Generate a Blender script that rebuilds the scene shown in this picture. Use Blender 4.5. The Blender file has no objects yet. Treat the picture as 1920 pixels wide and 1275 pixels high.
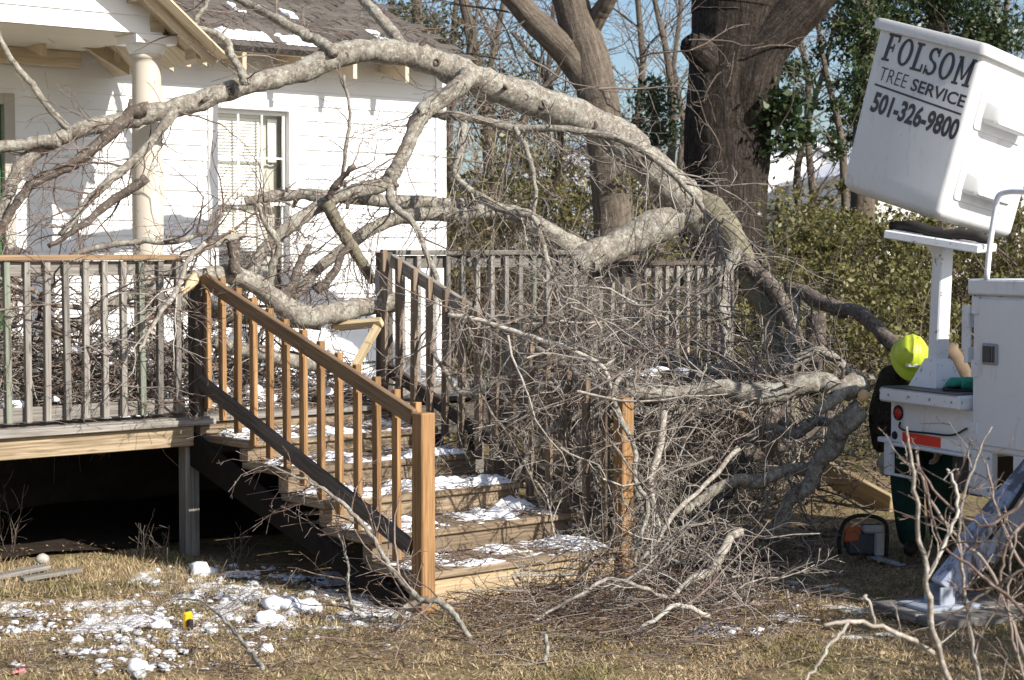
import bpy, math, random
import numpy as np
from mathutils import Vector, Matrix, noise as mnoise

# ------------------------------------------------------------------ camera
scene = bpy.context.scene
F = 3350.0                       # focal length in photo pixels (1920 wide)
EYE = 1.97
PITCH = math.atan(167.5 / F)
cam_d = bpy.data.cameras.new('camera')
cam_d.sensor_width = 36.0
cam_d.lens = 36.0 * F / 1920.0
cam_d.clip_end = 2000.0
cam_d.clip_start = 0.1
cam_d.dof.use_dof = True
cam_d.dof.focus_distance = 11.3
cam_d.dof.aperture_fstop = 5.0
cam = bpy.data.objects.new('camera', cam_d)
scene.collection.objects.link(cam)
cam.location = (0, 0, EYE)
cam.rotation_euler = (math.pi / 2 - PITCH, 0, 0)
scene.camera = cam

# ------------------------------------------------------------------ light
SUN_AZ = (0.77, -0.64)           # horizontal direction towards the sun
SUN_EL = math.radians(32)
world = bpy.data.worlds.new('World')
scene.world = world
world.use_nodes = True
wn = world.node_tree.nodes
wn.clear()
sky = wn.new('ShaderNodeTexSky')
sky.sky_type = 'NISHITA'
sky.sun_disc = False
sky.sun_elevation = SUN_EL
sky.sun_rotation = math.atan2(SUN_AZ[0], SUN_AZ[1])
sky.air_density = 1.0
sky.dust_density = 1.6
sky.ozone_density = 3.5
bg = wn.new('ShaderNodeBackground')
bg.inputs[1].default_value = 0.10
wo = wn.new('ShaderNodeOutputWorld')
world.node_tree.links.new(sky.outputs[0], bg.inputs[0])
world.node_tree.links.new(bg.outputs[0], wo.inputs[0])
sun_d = bpy.data.lights.new('sun', 'SUN')
sun_d.energy = 4.6
sun_d.angle = math.radians(0.5)
sun_d.color = (1.0, 0.95, 0.87)
sun = bpy.data.objects.new('sun', sun_d)
scene.collection.objects.link(sun)
_sd = Vector((SUN_AZ[0] * math.cos(SUN_EL), SUN_AZ[1] * math.cos(SUN_EL), math.sin(SUN_EL)))
sun.rotation_euler = _sd.to_track_quat('Z', 'Y').to_euler()
scene.view_settings.view_transform = 'Standard'
scene.view_settings.look = 'None'
scene.view_settings.exposure = 0.68
scene.view_settings.gamma = 1.0

# ------------------------------------------------------------------ helpers
rng = np.random.default_rng(7)
random.seed(7)
A3 = lambda *p: np.array(p, float)
CP, SP = math.cos(PITCH), math.sin(PITCH)


def ray(px, py):
    a = (px - 960.0) / F
    b = (637.5 - py) / F
    return np.array((a, CP + b * SP, -SP + b * CP))


def P(px, py, Y):
    d = ray(px, py)
    return np.array((0, 0, EYE)) + d * (Y / d[1])


def G(px, py, h=0.0):
    d = ray(px, py)
    return np.array((0, 0, EYE)) + d * ((h - EYE) / d[2])


def nrm(v):
    v = np.asarray(v, float)
    return v / (np.linalg.norm(v) + 1e-12)


def nz(x, y, z=0.0):
    return mnoise.noise(Vector((x, y, z)))


class MB:
    """collects geometry; build() links it as one mesh object"""

    def __init__(s):
        s.V = []; s.Q = []; s.T = []; s.qu = []; s.tu = []; s.t = []; s.n = 0
        s.qs = []; s.ts = []

    def add(s, V, Q=None, T=None, quv=None, tuv=None, tint=None, smooth=False):
        V = np.asarray(V, float).reshape(-1, 3)
        k = len(V)
        s.V.append(V)
        if Q is not None and len(Q):
            Q = np.asarray(Q, np.int64)
            s.Q.append(Q + s.n)
            s.qu.append(np.zeros((len(Q), 4, 2)) if quv is None else np.asarray(quv, float).reshape(-1, 4, 2))
            s.qs.append(np.full(len(Q), smooth))
        if T is not None and len(T):
            T = np.asarray(T, np.int64)
            s.T.append(T + s.n)
            s.tu.append(np.zeros((len(T), 3, 2)) if tuv is None else np.asarray(tuv, float).reshape(-1, 3, 2))
            s.ts.append(np.full(len(T), smooth))
        if tint is None:
            tint = rng.random()
        s.t.append(np.full(k, float(tint)) if np.isscalar(tint) else np.asarray(tint, float))
        s.n += k

    def box(s, c, ax, dims, tint=None):
        """c centre, ax three unit vectors, dims full sizes; grain runs along the longest side"""
        c = np.asarray(c, float)
        ax = [np.asarray(a, float) for a in ax]
        h = [d / 2 for d in dims]
        V = []
        for i in (-1, 1):
            for j in (-1, 1):
                for k in (-1, 1):
                    V.append(c + ax[0] * h[0] * i + ax[1] * h[1] * j + ax[2] * h[2] * k)
        lc = [(i, j, k) for i in (-1, 1) for j in (-1, 1) for k in (-1, 1)]
        Q = [(0, 1, 3, 2), (4, 6, 7, 5), (0, 4, 5, 1), (2, 3, 7, 6), (0, 2, 6, 4), (1, 5, 7, 3)]
        nax = [0, 0, 1, 1, 2, 2]
        L = int(np.argmax(dims))
        uv = []
        off = rng.random() * 37
        for fi, q in enumerate(Q):
            o = [a for a in range(3) if a != nax[fi]]
            if L in o:
                a, b = L, [x for x in o if x != L][0]
                for vi in q:
                    uv.append((lc[vi][a] * h[a] + off * 3, lc[vi][b] * h[b] + off + fi * 0.37))
            else:
                a, b = o
                for vi in q:
                    uv.append((lc[vi][a] * h[a] * 0.15 + off, lc[vi][b] * h[b] + off + fi * 0.37))
        if np.dot(np.cross(ax[0], ax[1]), ax[2]) < 0:
            Q = [q[::-1] for q in Q]
            uv = [uv[i * 4 + 3 - j] for i in range(6) for j in range(4)]
        s.add(V, Q, quv=uv, tint=tint)

    def beam(s, p, q, w, h, up=(0, 0, 1), tint=None):
        """a bar from p to q; h is its size along up, w across"""
        p = np.asarray(p, float); q = np.asarray(q, float)
        d = nrm(q - p)
        side = nrm(np.cross(d, up))
        u2 = np.cross(side, d)
        s.box((p + q) / 2, (d, side, u2), (np.linalg.norm(q - p), w, h), tint)

    def tube(s, pts, rad, sides=6, cap=True, tint=None, rough=0.0, smooth=True):
        pts = np.asarray(pts, float)
        n = len(pts)
        rad = np.broadcast_to(np.asarray(rad, float), (n,))
        d = np.empty_like(pts)
        d[1:-1] = pts[2:] - pts[:-2]
        d[0] = pts[1] - pts[0]
        d[-1] = pts[-1] - pts[-2]
        d /= (np.linalg.norm(d, axis=1, keepdims=True) + 1e-12)
        ref = np.array((0, 0, 1.0)) if abs(d[0][2]) < 0.9 else np.array((1.0, 0, 0))
        N = np.empty_like(pts)
        u = nrm(np.cross(d[0], ref))
        for i in range(n):
            u = u - d[i] * np.dot(u, d[i])
            u = u / (math.sqrt(np.dot(u, u)) + 1e-12)
            N[i] = u
        B = np.cross(d, N)
        a = np.arange(sides) * (2 * math.pi / sides)
        R = rad[:, None] * np.ones((1, sides))
        if rough:
            R = R * (1 + rough * (rng.random((n, sides)) - 0.5) * 2)
        V = pts[:, None, :] + R[:, :, None] * (np.cos(a)[None, :, None] * N[:, None, :] + np.sin(a)[None, :, None] * B[:, None, :])
        V = V.reshape(-1, 3)
        i = np.arange(n - 1)[:, None] * sides
        j = np.arange(sides)[None, :]
        j2 = (j + 1) % sides
        Q = np.stack([(i + j), (i + j2), (i + sides + j2), (i + sides + j)], -1).reshape(-1, 4)
        ln = np.concatenate([[0], np.cumsum(np.linalg.norm(np.diff(pts, axis=0), axis=1))])
        circ = 2 * math.pi * float(np.mean(rad))
        off = rng.random() * 20
        jj = np.arange(sides)
        u0 = np.broadcast_to(ln[:-1, None], (n - 1, sides)) + off
        u1 = np.broadcast_to(ln[1:, None], (n - 1, sides)) + off
        v0 = np.broadcast_to((jj / sides * circ)[None, :], (n - 1, sides))
        v1 = np.broadcast_to(((jj + 1) / sides * circ)[None, :], (n - 1, sides))
        quv = np.stack([np.stack([u0, v0], -1), np.stack([u0, v1], -1), np.stack([u1, v1], -1), np.stack([u1, v0], -1)], 2).reshape(-1, 4, 2)
        T = []
        if cap:
            nv = len(V)
            V = np.concatenate([V, pts[:1], pts[-1:]])
            for q in range(sides):
                T.append((nv, (q + 1) % sides, q))
                b = (n - 1) * sides
                T.append((nv + 1, b + q, b + (q + 1) % sides))
        s.add(V, Q, T if cap else None, quv=quv, tint=tint, smooth=smooth)

    def lathe(s, prof, c, sides=24, tint=None, axis=None):
        """prof: (r, z) pairs, around +z at c"""
        prof = np.asarray(prof, float)
        a = np.arange(sides) * 2 * math.pi / sides
        V = np.stack([prof[:, 0][:, None] * np.cos(a), prof[:, 0][:, None] * np.sin(a), np.broadcast_to(prof[:, 1][:, None], (len(prof), sides))], -1).reshape(-1, 3)
        n = len(prof)
        i = np.arange(n - 1)[:, None] * sides
        j = np.arange(sides)[None, :]
        j2 = (j + 1) % sides
        Q = np.stack([(i + j), (i + j2), (i + sides + j2), (i + sides + j)], -1).reshape(-1, 4)
        if axis is not None:
            V = V @ np.array(axis)
        s.add(V + np.asarray(c, float), Q, tint=tint, smooth=True)

    def poly(s, pts, ext, tint=None):
        """polygon pts (n,3) convex, extruded by vector ext"""
        pts = np.asarray(pts, float); n = len(pts); ext = np.asarray(ext, float)
        V = np.concatenate([pts, pts + ext])
        V = np.concatenate([V, [pts.mean(0)], [(pts + ext).mean(0)]])
        Q = [(i, (i + 1) % n, n + (i + 1) % n, n + i) for i in range(n)]
        T = [(2 * n, (i + 1) % n, i) for i in range(n)] + [(2 * n + 1, n + i, n + (i + 1) % n) for i in range(n)]
        nn = np.zeros(3)
        for i in range(n):
            nn += np.cross(pts[i], pts[(i + 1) % n])
        if np.dot(nn, ext) < 0:
            Q = [q[::-1] for q in Q]; T = [t[::-1] for t in T]
        s.add(V, Q, T, tint=tint)

    def mesh(s, name, origin=(0, 0, 0)):
        me = bpy.data.meshes.new(name)
        V = np.concatenate(s.V) - np.asarray(origin, float)
        Q = np.concatenate(s.Q) if s.Q else np.zeros((0, 4), int)
        T = np.concatenate(s.T) if s.T else np.zeros((0, 3), int)
        me.vertices.add(len(V))
        me.vertices.foreach_set('co', V.astype(np.float32).ravel())
        nl = Q.size + T.size
        me.loops.add(nl)
        me.loops.foreach_set('vertex_index', np.concatenate([Q.ravel(), T.ravel()]).astype(np.int32))
        me.polygons.add(len(Q) + len(T))
        st = np.concatenate([np.arange(len(Q)) * 4, Q.size + np.arange(len(T)) * 3]).astype(np.int32)
        me.polygons.foreach_set('loop_start', st)
        sm = np.concatenate((s.qs if s.qs else [np.zeros(0, bool)]) + (s.ts if s.ts else [np.zeros(0, bool)]))
        me.polygons.foreach_set('use_smooth', sm.astype(bool))
        uvl = me.uv_layers.new(name='UVMap')
        uv = np.concatenate([(np.concatenate(s.qu).reshape(-1, 2) if s.qu else np.zeros((0, 2))), (np.concatenate(s.tu).reshape(-1, 2) if s.tu else np.zeros((0, 2)))])
        uvl.data.foreach_set('uv', uv.astype(np.float32).ravel())
        at = me.attributes.new('tint', 'FLOAT', 'POINT')
        at.data.foreach_set('value', np.concatenate(s.t).astype(np.float32))
        me.update(calc_edges=True)
        return me

    def build(s, name, mat, parent=None, label=None, bevel=0.0):
        org = (0, 0, 0)
        if parent is not None:
            org = ORG[parent.name]
        me = s.mesh(name, org)
        me.materials.append(mat)
        o = bpy.data.objects.new(name, me)
        scene.collection.objects.link(o)
        if parent is not None:
            o.parent = parent
            ORG[o.name] = org
        else:
            ORG[o.name] = (0, 0, 0)
        if label:
            o['label'] = label
        if bevel:
            m = o.modifiers.new('bevel', 'BEVEL')
            m.width = bevel; m.segments = 1; m.limit_method = 'ANGLE'
        return o


ORG = {}


def thing(name, loc, label, cat, group=None):
    o = bpy.data.objects.new(name, None)
    o.empty_display_size = 0.1
    scene.collection.objects.link(o)
    o.location = tuple(float(x) for x in loc)
    ORG[o.name] = tuple(float(x) for x in loc)
    tag(o, label, cat, group)
    return o


def tag(o, label=None, cat=None, group=None, kind=None):
    if label: o['label'] = label
    if cat: o['category'] = cat
    if group: o['group'] = group
    if kind: o['kind'] = kind
    return o


def solo(mb, name, mat, label, cat, group=None, bevel=0.0, origin=None):
    """a thing that is one mesh, its origin at its base"""
    V = np.concatenate(mb.V)
    if origin is None:
        origin = (V[:, 0].mean(), V[:, 1].mean(), V[:, 2].min())
    me = mb.mesh(name, origin)
    me.materials.append(mat)
    o = bpy.data.objects.new(name, me)
    scene.collection.objects.link(o)
    o.location = tuple(float(x) for x in origin)
    ORG[o.name] = tuple(float(x) for x in origin)
    if bevel:
        m = o.modifiers.new('bevel', 'BEVEL')
        m.width = bevel; m.segments = 1; m.limit_method = 'ANGLE'
    return tag(o, label, cat, group)


# ------------------------------------------------------------------ materials
class NT:
    def __init__(s, name, rough=0.8, spec=0.3):
        s.m = bpy.data.materials.new(name)
        s.m.use_nodes = True
        s.t = s.m.node_tree
        s.b = s.t.nodes['Principled BSDF']
        s.b.inputs['Roughness'].default_value = rough
        s.b.inputs['Specular IOR Level'].default_value = spec

    def n(s, typ, **kw):
        x = s.t.nodes.new(typ)
        for k, v in kw.items():
            setattr(x, k, v)
        return x

    def l(s, a, b):
        s.t.links.new(a, b)

    def coord(s, which='Object'):
        return s.n('ShaderNodeTexCoord').outputs[which]

    def wpos(s):
        return s.n('ShaderNodeNewGeometry').outputs['Position']

    def mapv(s, vec, scale):
        m = s.n('ShaderNodeMapping')
        m.inputs['Scale'].default_value = scale
        s.l(vec, m.inputs['Vector'])
        return m.outputs[0]

    def noise(s, vec, scale=5, detail=4, rough=0.6, dist=0.0):
        x = s.n('ShaderNodeTexNoise')
        x.inputs['Scale'].default_value = scale
        x.inputs['Detail'].default_value = detail
        x.inputs['Roughness'].default_value = rough
        x.inputs['Distortion'].default_value = dist
        s.l(vec, x.inputs['Vector'])
        return x.outputs['Fac']

    def ramp(s, fac, stops):
        r = s.n('ShaderNodeValToRGB')
        e = r.color_ramp.elements
        while len(e) < len(stops):
            e.new(0.5)
        for i, (p, c) in enumerate(stops):
            e[i].position = p
            e[i].color = (c, c, c, 1) if np.isscalar(c) else (*c, 1)
        s.l(fac, r.inputs[0])
        return r.outputs[0]

    def mix(s, fac, a, b, typ='MIX'):
        x = s.n('ShaderNodeMix', data_type='RGBA', blend_type=typ)
        for sock, v in ((x.inputs[0], fac), (x.inputs[6], a), (x.inputs[7], b)):
            if isinstance(v, bpy.types.NodeSocket):
                s.l(v, sock)
            elif np.isscalar(v):
                sock.default_value = v
            else:
                sock.default_value = (*v, 1)
        return x.outputs[2]

    def math(s, op, a, b=0.0):
        x = s.n('ShaderNodeMath', operation=op)
        for sock, v in ((x.inputs[0], a), (x.inputs[1], b)):
            if isinstance(v, bpy.types.NodeSocket):
                s.l(v, sock)
            else:
                sock.default_value = v
        return x.outputs[0]

    def attr(s, name='tint'):
        return s.n('ShaderNodeAttribute', attribute_name=name).outputs['Fac']

    def col(s, c):
        if isinstance(c, bpy.types.NodeSocket):
            s.l(c, s.b.inputs['Base Color'])
        else:
            s.b.inputs['Base Color'].default_value = (*c, 1)
        return s

    def bump(s, h, strength=0.4, dist=0.01):
        x = s.n('ShaderNodeBump')
        x.inputs['Strength'].default_value = strength
        x.inputs['Distance'].default_value = dist
        s.l(h, x.inputs['Height'])
        s.l(x.outputs[0], s.b.inputs['Normal'])
        return s


def specks(m, col, scale, thr, amt):
    """small scuffs over a simple material's colour"""
    t = m.node_tree; b = t.nodes['Principled BSDF']
    src = b.inputs['Base Color'].links[0].from_socket
    g = t.nodes.new('ShaderNodeNewGeometry'); n = t.nodes.new('ShaderNodeTexNoise')
    n.inputs['Scale'].default_value = scale; n.inputs['Detail'].default_value = 6; n.inputs['Roughness'].default_value = 0.75
    t.links.new(g.outputs['Position'], n.inputs['Vector'])
    r = t.nodes.new('ShaderNodeValToRGB')
    r.color_ramp.elements[0].position = thr; r.color_ramp.elements[0].color = (0, 0, 0, 1)
    r.color_ramp.elements[1].position = thr + 0.04; r.color_ramp.elements[1].color = (amt, amt, amt, 1)
    t.links.new(n.outputs['Fac'], r.inputs[0])
    x = t.nodes.new('ShaderNodeMix'); x.data_type = 'RGBA'
    t.links.new(r.outputs[0], x.inputs[0]); t.links.new(src, x.inputs[6]); x.inputs[7].default_value = (*col, 1)
    t.links.new(x.outputs[2], b.inputs['Base Color'])


def wood(name, c1, c2, c3, tintspan=0.35, knots=True, extra=None):
    """boards: grain along UV.x, tint per board"""
    k = NT(name, 0.8, 0.25)
    uv = k.coord('UV')
    g1 = k.noise(k.mapv(uv, (1.4, 45, 1)), 1.6, 5, 0.65, 0.6)
    g2 = k.noise(k.mapv(uv, (0.9, 9, 1)), 2.0, 3, 0.5, 1.2)
    base = k.ramp(g1, [(0.3, c1), (0.52, c2), (0.75, c3)])
    t = k.attr()
    fac = k.math('ADD', k.math('MULTIPLY', t, tintspan * 2), 1 - tintspan)
    comb = k.n('ShaderNodeCombineColor')
    for i in range(3):
        k.l(fac, comb.inputs[i])
    base = k.mix(1.0, base, comb.outputs[0], 'MULTIPLY')
    base = k.mix(k.ramp(g2, [(0.45, 0.0), (0.75, 0.45)]), base, tuple(x * 0.55 for x in c1))
    if knots:
        v = k.n('ShaderNodeTexVoronoi')
        v.inputs['Scale'].default_value = 1.0
        k.l(k.mapv(uv, (2.2, 11, 1)), v.inputs['Vector'])
        kn = k.ramp(v.outputs['Distance'], [(0.05, 0.75), (0.13, 0.0)])
        base = k.mix(kn, base, tuple(x * 0.4 for x in c1))
    if extra:
        e = k.noise(k.wpos(), extra[1], 4, 0.6)
        base = k.mix(k.ramp(e, [(extra[2], 0.0), (extra[2] + 0.15, extra[3])]), base, extra[0])
    k.col(base)
    k.bump(g1, 0.45, 0.004)
    return k.m


def simple(name, c, rough=0.6, spec=0.3, var=0.25, scale=6, dirt=None, bump=0.0):
    k = NT(name, rough, spec)
    p = k.wpos()
    f = k.noise(p, scale, 5, 0.65)
    c1 = tuple(x * (1 - var) for x in c)
    c2 = tuple(min(1, x * (1 + var)) for x in c)
    base = k.ramp(f, [(0.3, c1), (0.7, c2)])
    if dirt:
        d = k.noise(k.mapv(p, dirt[2]), dirt[1], 6, 0.7)
        base = k.mix(k.ramp(d, [(dirt[3], 0.0), (dirt[3] + dirt[4], dirt[5])]), base, dirt[0])
    k.col(base)
    if bump:
        k.bump(k.noise(p, scale * 8, 4, 0.7), bump, 0.01)
    return k.m


def bark(name, dark, mid, light, lichen=None, ridge=(1.5, 14), lic=(0.55, 0.66, 0.8), bump=0.7, bd=0.02, lsc=9, spots=True):
    k = NT(name, 0.9, 0.15)
    uv = k.coord('UV')
    p = k.wpos()
    r = k.noise(k.mapv(uv, (ridge[0], ridge[1], 1)), 2.2, 6, 0.7, 0.8)
    f = k.noise(p, 26, 5, 0.75)
    mixed = k.math('ADD', k.math('MULTIPLY', r, 0.6), k.math('MULTIPLY', f, 0.4))
    base = k.ramp(mixed, [(0.34, dark), (0.5, mid), (0.66, light)])
    if lichen:
        a = k.noise(p, lsc, 6, 0.75)
        base = k.mix(k.ramp(a, [(lic[0], 0.0), (lic[1], lic[2])]), base, lichen)
        if spots:
            b = k.noise(p, 45, 3, 0.6)
            base = k.mix(k.ramp(b, [(0.57, 0.0), (0.66, 0.65)]), base, tuple(min(1, x * 1.25) for x in lichen))
            c = k.noise(p, 33, 3, 0.7)
            base = k.mix(k.ramp(c, [(0.60, 0.0), (0.7, 0.45)]), base, tuple(x * 0.5 for x in dark))
    k.col(base)
    k.bump(mixed, bump, bd)
    return k.m


def leafmat(name, c1, c2, c3, rough=0.45):
    k = NT(name, rough, 0.35)
    t = k.attr()
    k.col(k.ramp(t, [(0.1, c1), (0.5, c2), (0.9, c3)]))
    tr = k.n('ShaderNodeBsdfTranslucent')
    k.l(k.ramp(t, [(0.1, c1), (0.5, c2), (0.9, c3)]), tr.inputs[0])
    ms = k.n('ShaderNodeMixShader')
    ms.inputs[0].default_value = 0.25
    k.l(k.b.outputs[0], ms.inputs[1])
    k.l(tr.outputs[0], ms.inputs[2])
    k.l(ms.outputs[0], k.t.nodes['Material Output'].inputs[0])
    return k.m


M = {}
M['limb'] = bark('grey_lichen_bark', (0.09, 0.072, 0.056), (0.215, 0.187, 0.155), (0.32, 0.29, 0.245), (0.39, 0.385, 0.325), ridge=(9, 5), bd=0.018, lic=(0.48, 0.62, 0.75), lsc=13, bump=0.9)
M['moss'] = bark('mossy_bark', (0.08, 0.07, 0.05), (0.19, 0.17, 0.12), (0.27, 0.25, 0.17), (0.27, 0.245, 0.11), ridge=(8, 5), lic=(0.56, 0.70, 0.7), bd=0.018, lsc=5, spots=False)
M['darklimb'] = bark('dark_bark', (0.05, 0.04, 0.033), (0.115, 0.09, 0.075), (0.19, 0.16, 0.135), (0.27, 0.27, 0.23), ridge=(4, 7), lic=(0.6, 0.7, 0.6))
M['shadewood'] = simple('shade_black_wood', (0.015, 0.012, 0.010), 0.9, 0.15, 0.3, 12)  # stringer colour carries the deep shade beside and under the steps
M['oak'] = bark('furrowed_oak_bark', (0.010, 0.008, 0.007), (0.042, 0.033, 0.027), (0.115, 0.094, 0.078), None, ridge=(1.8, 15), bump=1.0, bd=0.06)
M['trunk'] = bark('plain_trunk_bark', (0.05, 0.04, 0.031), (0.13, 0.105, 0.082), (0.23, 0.19, 0.15), None, ridge=(1.2, 12), bump=0.9, bd=0.035)


def twigmat(name, c1, c2, c3):
    k = NT(name, 0.8, 0.2)
    t = k.attr()
    base = k.ramp(t, [(0.05, c1), (0.5, c2), (0.95, c3)])
    f = k.noise(k.wpos(), 40, 3, 0.6)
    k.col(k.mix(k.ramp(f, [(0.5, 0.0), (0.65, 0.5)]), base, tuple(min(1, x * 1.5) for x in c3)))
    return k.m


M['twig'] = twigmat('grey_twig', (0.10, 0.075, 0.06), (0.20, 0.17, 0.145), (0.33, 0.30, 0.26))
M['redtwig'] = twigmat('red_brown_twig', (0.085, 0.052, 0.04), (0.15, 0.105, 0.085), (0.25, 0.21, 0.18))
M['bgtwig'] = twigmat('brown_background_twig', (0.075, 0.055, 0.042), (0.13, 0.10, 0.08), (0.21, 0.175, 0.145))
M['paletwig'] = twigmat('pale_peeled_twig', (0.24, 0.205, 0.17), (0.33, 0.295, 0.25), (0.43, 0.40, 0.35))
M['oldwood'] = wood('weathered_grey_wood', (0.12, 0.105, 0.09), (0.24, 0.22, 0.195), (0.36, 0.335, 0.305), 0.3, True, ((0.10, 0.14, 0.09), 1.1, 0.58, 0.4))
M['greenwood'] = wood('green_stained_wood', (0.095, 0.10, 0.075), (0.19, 0.205, 0.16), (0.30, 0.315, 0.26), 0.2)
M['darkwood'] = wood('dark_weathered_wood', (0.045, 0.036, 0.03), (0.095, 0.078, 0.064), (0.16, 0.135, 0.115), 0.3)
M['brownrail'] = wood('brown_stained_wood', (0.13, 0.08, 0.045), (0.255, 0.165, 0.095), (0.36, 0.25, 0.155), 0.2)
M['brownbal'] = wood('faded_brown_wood', (0.10, 0.07, 0.048), (0.19, 0.14, 0.10), (0.29, 0.225, 0.17), 0.3)
M['cedar'] = wood('orange_cedar_wood', (0.17, 0.09, 0.038), (0.31, 0.175, 0.078), (0.44, 0.27, 0.13), 0.26)
M['stepwood'] = wood('worn_step_wood', (0.11, 0.078, 0.05), (0.235, 0.175, 0.115), (0.36, 0.285, 0.195), 0.28)
M['pine'] = wood('pale_pine_board', (0.22, 0.145, 0.075), (0.42, 0.32, 0.195), (0.54, 0.44, 0.30), 0.15)
M['rimwood'] = wood('stained_rim_board_wood', (0.12, 0.08, 0.05), (0.34, 0.26, 0.165), (0.50, 0.42, 0.30), 0.15)
M['rawlumber'] = wood('raw_rafter_lumber', (0.44, 0.34, 0.22), (0.60, 0.50, 0.36), (0.70, 0.61, 0.47), 0.15)
M['splinter'] = wood('fresh_split_wood', (0.45, 0.32, 0.17), (0.62, 0.50, 0.31), (0.74, 0.63, 0.43), 0.1, False)
M['siding'] = simple('white_siding', (0.80, 0.80, 0.79), 0.5, 0.35, 0.03, 2, ((0.62, 0.60, 0.56), 3, (1, 1, 6), 0.58, 0.3, 0.25))
M['trim'] = simple('white_trim', (0.82, 0.81, 0.79), 0.5, 0.3, 0.03, 3)
M['column'] = simple('beige_column_paint', (0.56, 0.50, 0.42), 0.6, 0.3, 0.06, 3, ((0.36, 0.31, 0.25), 4, (1, 1, 0.4), 0.58, 0.25, 0.45))
M['ceiling'] = simple('cream_porch_ceiling', (0.66, 0.58, 0.45), 0.7, 0.2, 0.05, 2)
M['door'] = simple('green_door_paint', (0.03, 0.13, 0.035), 0.35, 0.5, 0.08, 4)
M['jamb'] = simple('grey_door_trim', (0.42, 0.39, 0.34), 0.6, 0.3, 0.06, 4)
M['found'] = simple('dark_foundation', (0.05, 0.042, 0.035), 0.95, 0.1, 0.3, 4, bump=0.4)  # colour set near black to stand in for the shade under the deck
M['snow'] = None
k = NT('snow', 0.55, 0.3)
k.col(k.ramp(k.noise(k.wpos(), 20, 5, 0.7), [(0.25, (0.72, 0.74, 0.78)), (0.55, (0.88, 0.89, 0.91))]))
k.b.inputs['Subsurface Weight'].default_value = 0.15
k.b.inputs['Subsurface Radius'].default_value = (0.03, 0.03, 0.04)
k.bump(k.noise(k.wpos(), 70, 5, 0.7), 0.5, 0.012)
M['snow'] = k.m
k = NT('dirty_snow', 0.6, 0.3)
_p = k.wpos()
k.col(k.mix(k.ramp(k.noise(_p, 55, 4, 0.7), [(0.50, 0.0), (0.62, 0.75)]), k.ramp(k.noise(_p, 20, 5, 0.7), [(0.25, (0.58, 0.59, 0.62)), (0.55, (0.80, 0.81, 0.83))]), (0.14, 0.10, 0.07)))
k.bump(k.noise(_p, 60, 5, 0.7), 0.7, 0.02)
M['dirtysnow'] = k.m

# shingles: brick rows in UV metres
k = NT('brown_shingles', 0.92, 0.15)
uv = k.coord('UV')
br = k.n('ShaderNodeTexBrick')
br.inputs['Scale'].default_value = 1.0
br.inputs['Brick Width'].default_value = 0.3
br.inputs['Row Height'].default_value = 0.14
br.inputs['Mortar Size'].default_value = 0.008
br.inputs['Mortar'].default_value = (0.018, 0.015, 0.014, 1)
br.inputs['Color1'].default_value = (0.07, 0.062, 0.053, 1)
br.inputs['Color2'].default_value = (0.13, 0.115, 0.10, 1)
k.l(uv, br.inputs['Vector'])
f = k.noise(k.wpos(), 60, 4, 0.7)
c = k.mix(k.ramp(f, [(0.4, 0.0), (0.7, 0.6)]), br.outputs['Color'], (0.175, 0.156, 0.136))
f2 = k.noise(k.wpos(), 1.6, 4, 0.6)
c = k.mix(k.ramp(f2, [(0.45, 0.0), (0.7, 0.5)]), c, (0.07, 0.052, 0.042))
k.col(c)
k.bump(br.outputs['Fac'], 0.8, -0.02)
M['shingle'] = k.m

# glass
k = NT('window_glass', 0.03, 0.5)
tr = k.n('ShaderNodeBsdfTransparent')
tr.inputs[0].default_value = (0.97, 0.98, 0.97, 1)
gl = k.n('ShaderNodeBsdfGlossy')
gl.inputs['Roughness'].default_value = 0.03
fr = k.n('ShaderNodeFresnel')
fr.inputs[0].default_value = 1.5
ms = k.n('ShaderNodeMixShader')
k.l(fr.outputs[0], ms.inputs[0]); k.l(tr.outputs[0], ms.inputs[1]); k.l(gl.outputs[0], ms.inputs[2])
k.l(ms.outputs[0], k.t.nodes['Material Output'].inputs[0])
M['glass'] = k.m
M['blind'] = simple('blind_slats', (0.85, 0.84, 0.80), 0.6, 0.2, 0.03, 5)
M['room'] = simple('dim_room', (0.55, 0.53, 0.48), 0.9, 0.1, 0.1, 2)

# truck
M['truck'] = simple('white_truck_paint', (0.70, 0.71, 0.73), 0.38, 0.45, 0.03, 3, ((0.30, 0.27, 0.24), 6, (1.5, 1.5, 0.4), 0.58, 0.14, 0.5))
M['truckworn'] = simple('chipped_truck_paint', (0.70, 0.71, 0.73), 0.45, 0.4, 0.05, 3, ((0.09, 0.075, 0.06), 22, (1, 1, 1), 0.60, 0.05, 0.85))
M['bucket'] = simple('white_fibreglass', (0.62, 0.615, 0.60), 0.42, 0.4, 0.05, 2, ((0.30, 0.28, 0.26), 8, (1.8, 1.8, 0.3), 0.55, 0.16, 0.42))
specks(M['truck'], (0.12, 0.09, 0.07), 26, 0.66, 0.8)
specks(M['bucket'], (0.14, 0.12, 0.12), 20, 0.67, 0.7)
M['letter'] = simple('dark_grey_lettering', (0.065, 0.06, 0.065), 0.5, 0.3, 0.15, 20)
M['rubber'] = simple('black_rubber', (0.03, 0.027, 0.025), 0.8, 0.2, 0.3, 14)
M['redlens'] = simple('red_lens', (0.42, 0.015, 0.015), 0.15, 0.6, 0.1, 30)
M['redtape'] = simple('red_reflective_tape', (0.75, 0.05, 0.03), 0.3, 0.5, 0.08, 60)
M['whitetape'] = simple('white_reflective_tape', (0.82, 0.82, 0.82), 0.3, 0.5, 0.03, 60)
M['steel'] = simple('worn_steel', (0.30, 0.30, 0.31), 0.45, 0.5, 0.2, 20)
M['darkmetal'] = simple('dark_metal', (0.05, 0.05, 0.055), 0.5, 0.4, 0.2, 15)
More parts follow.
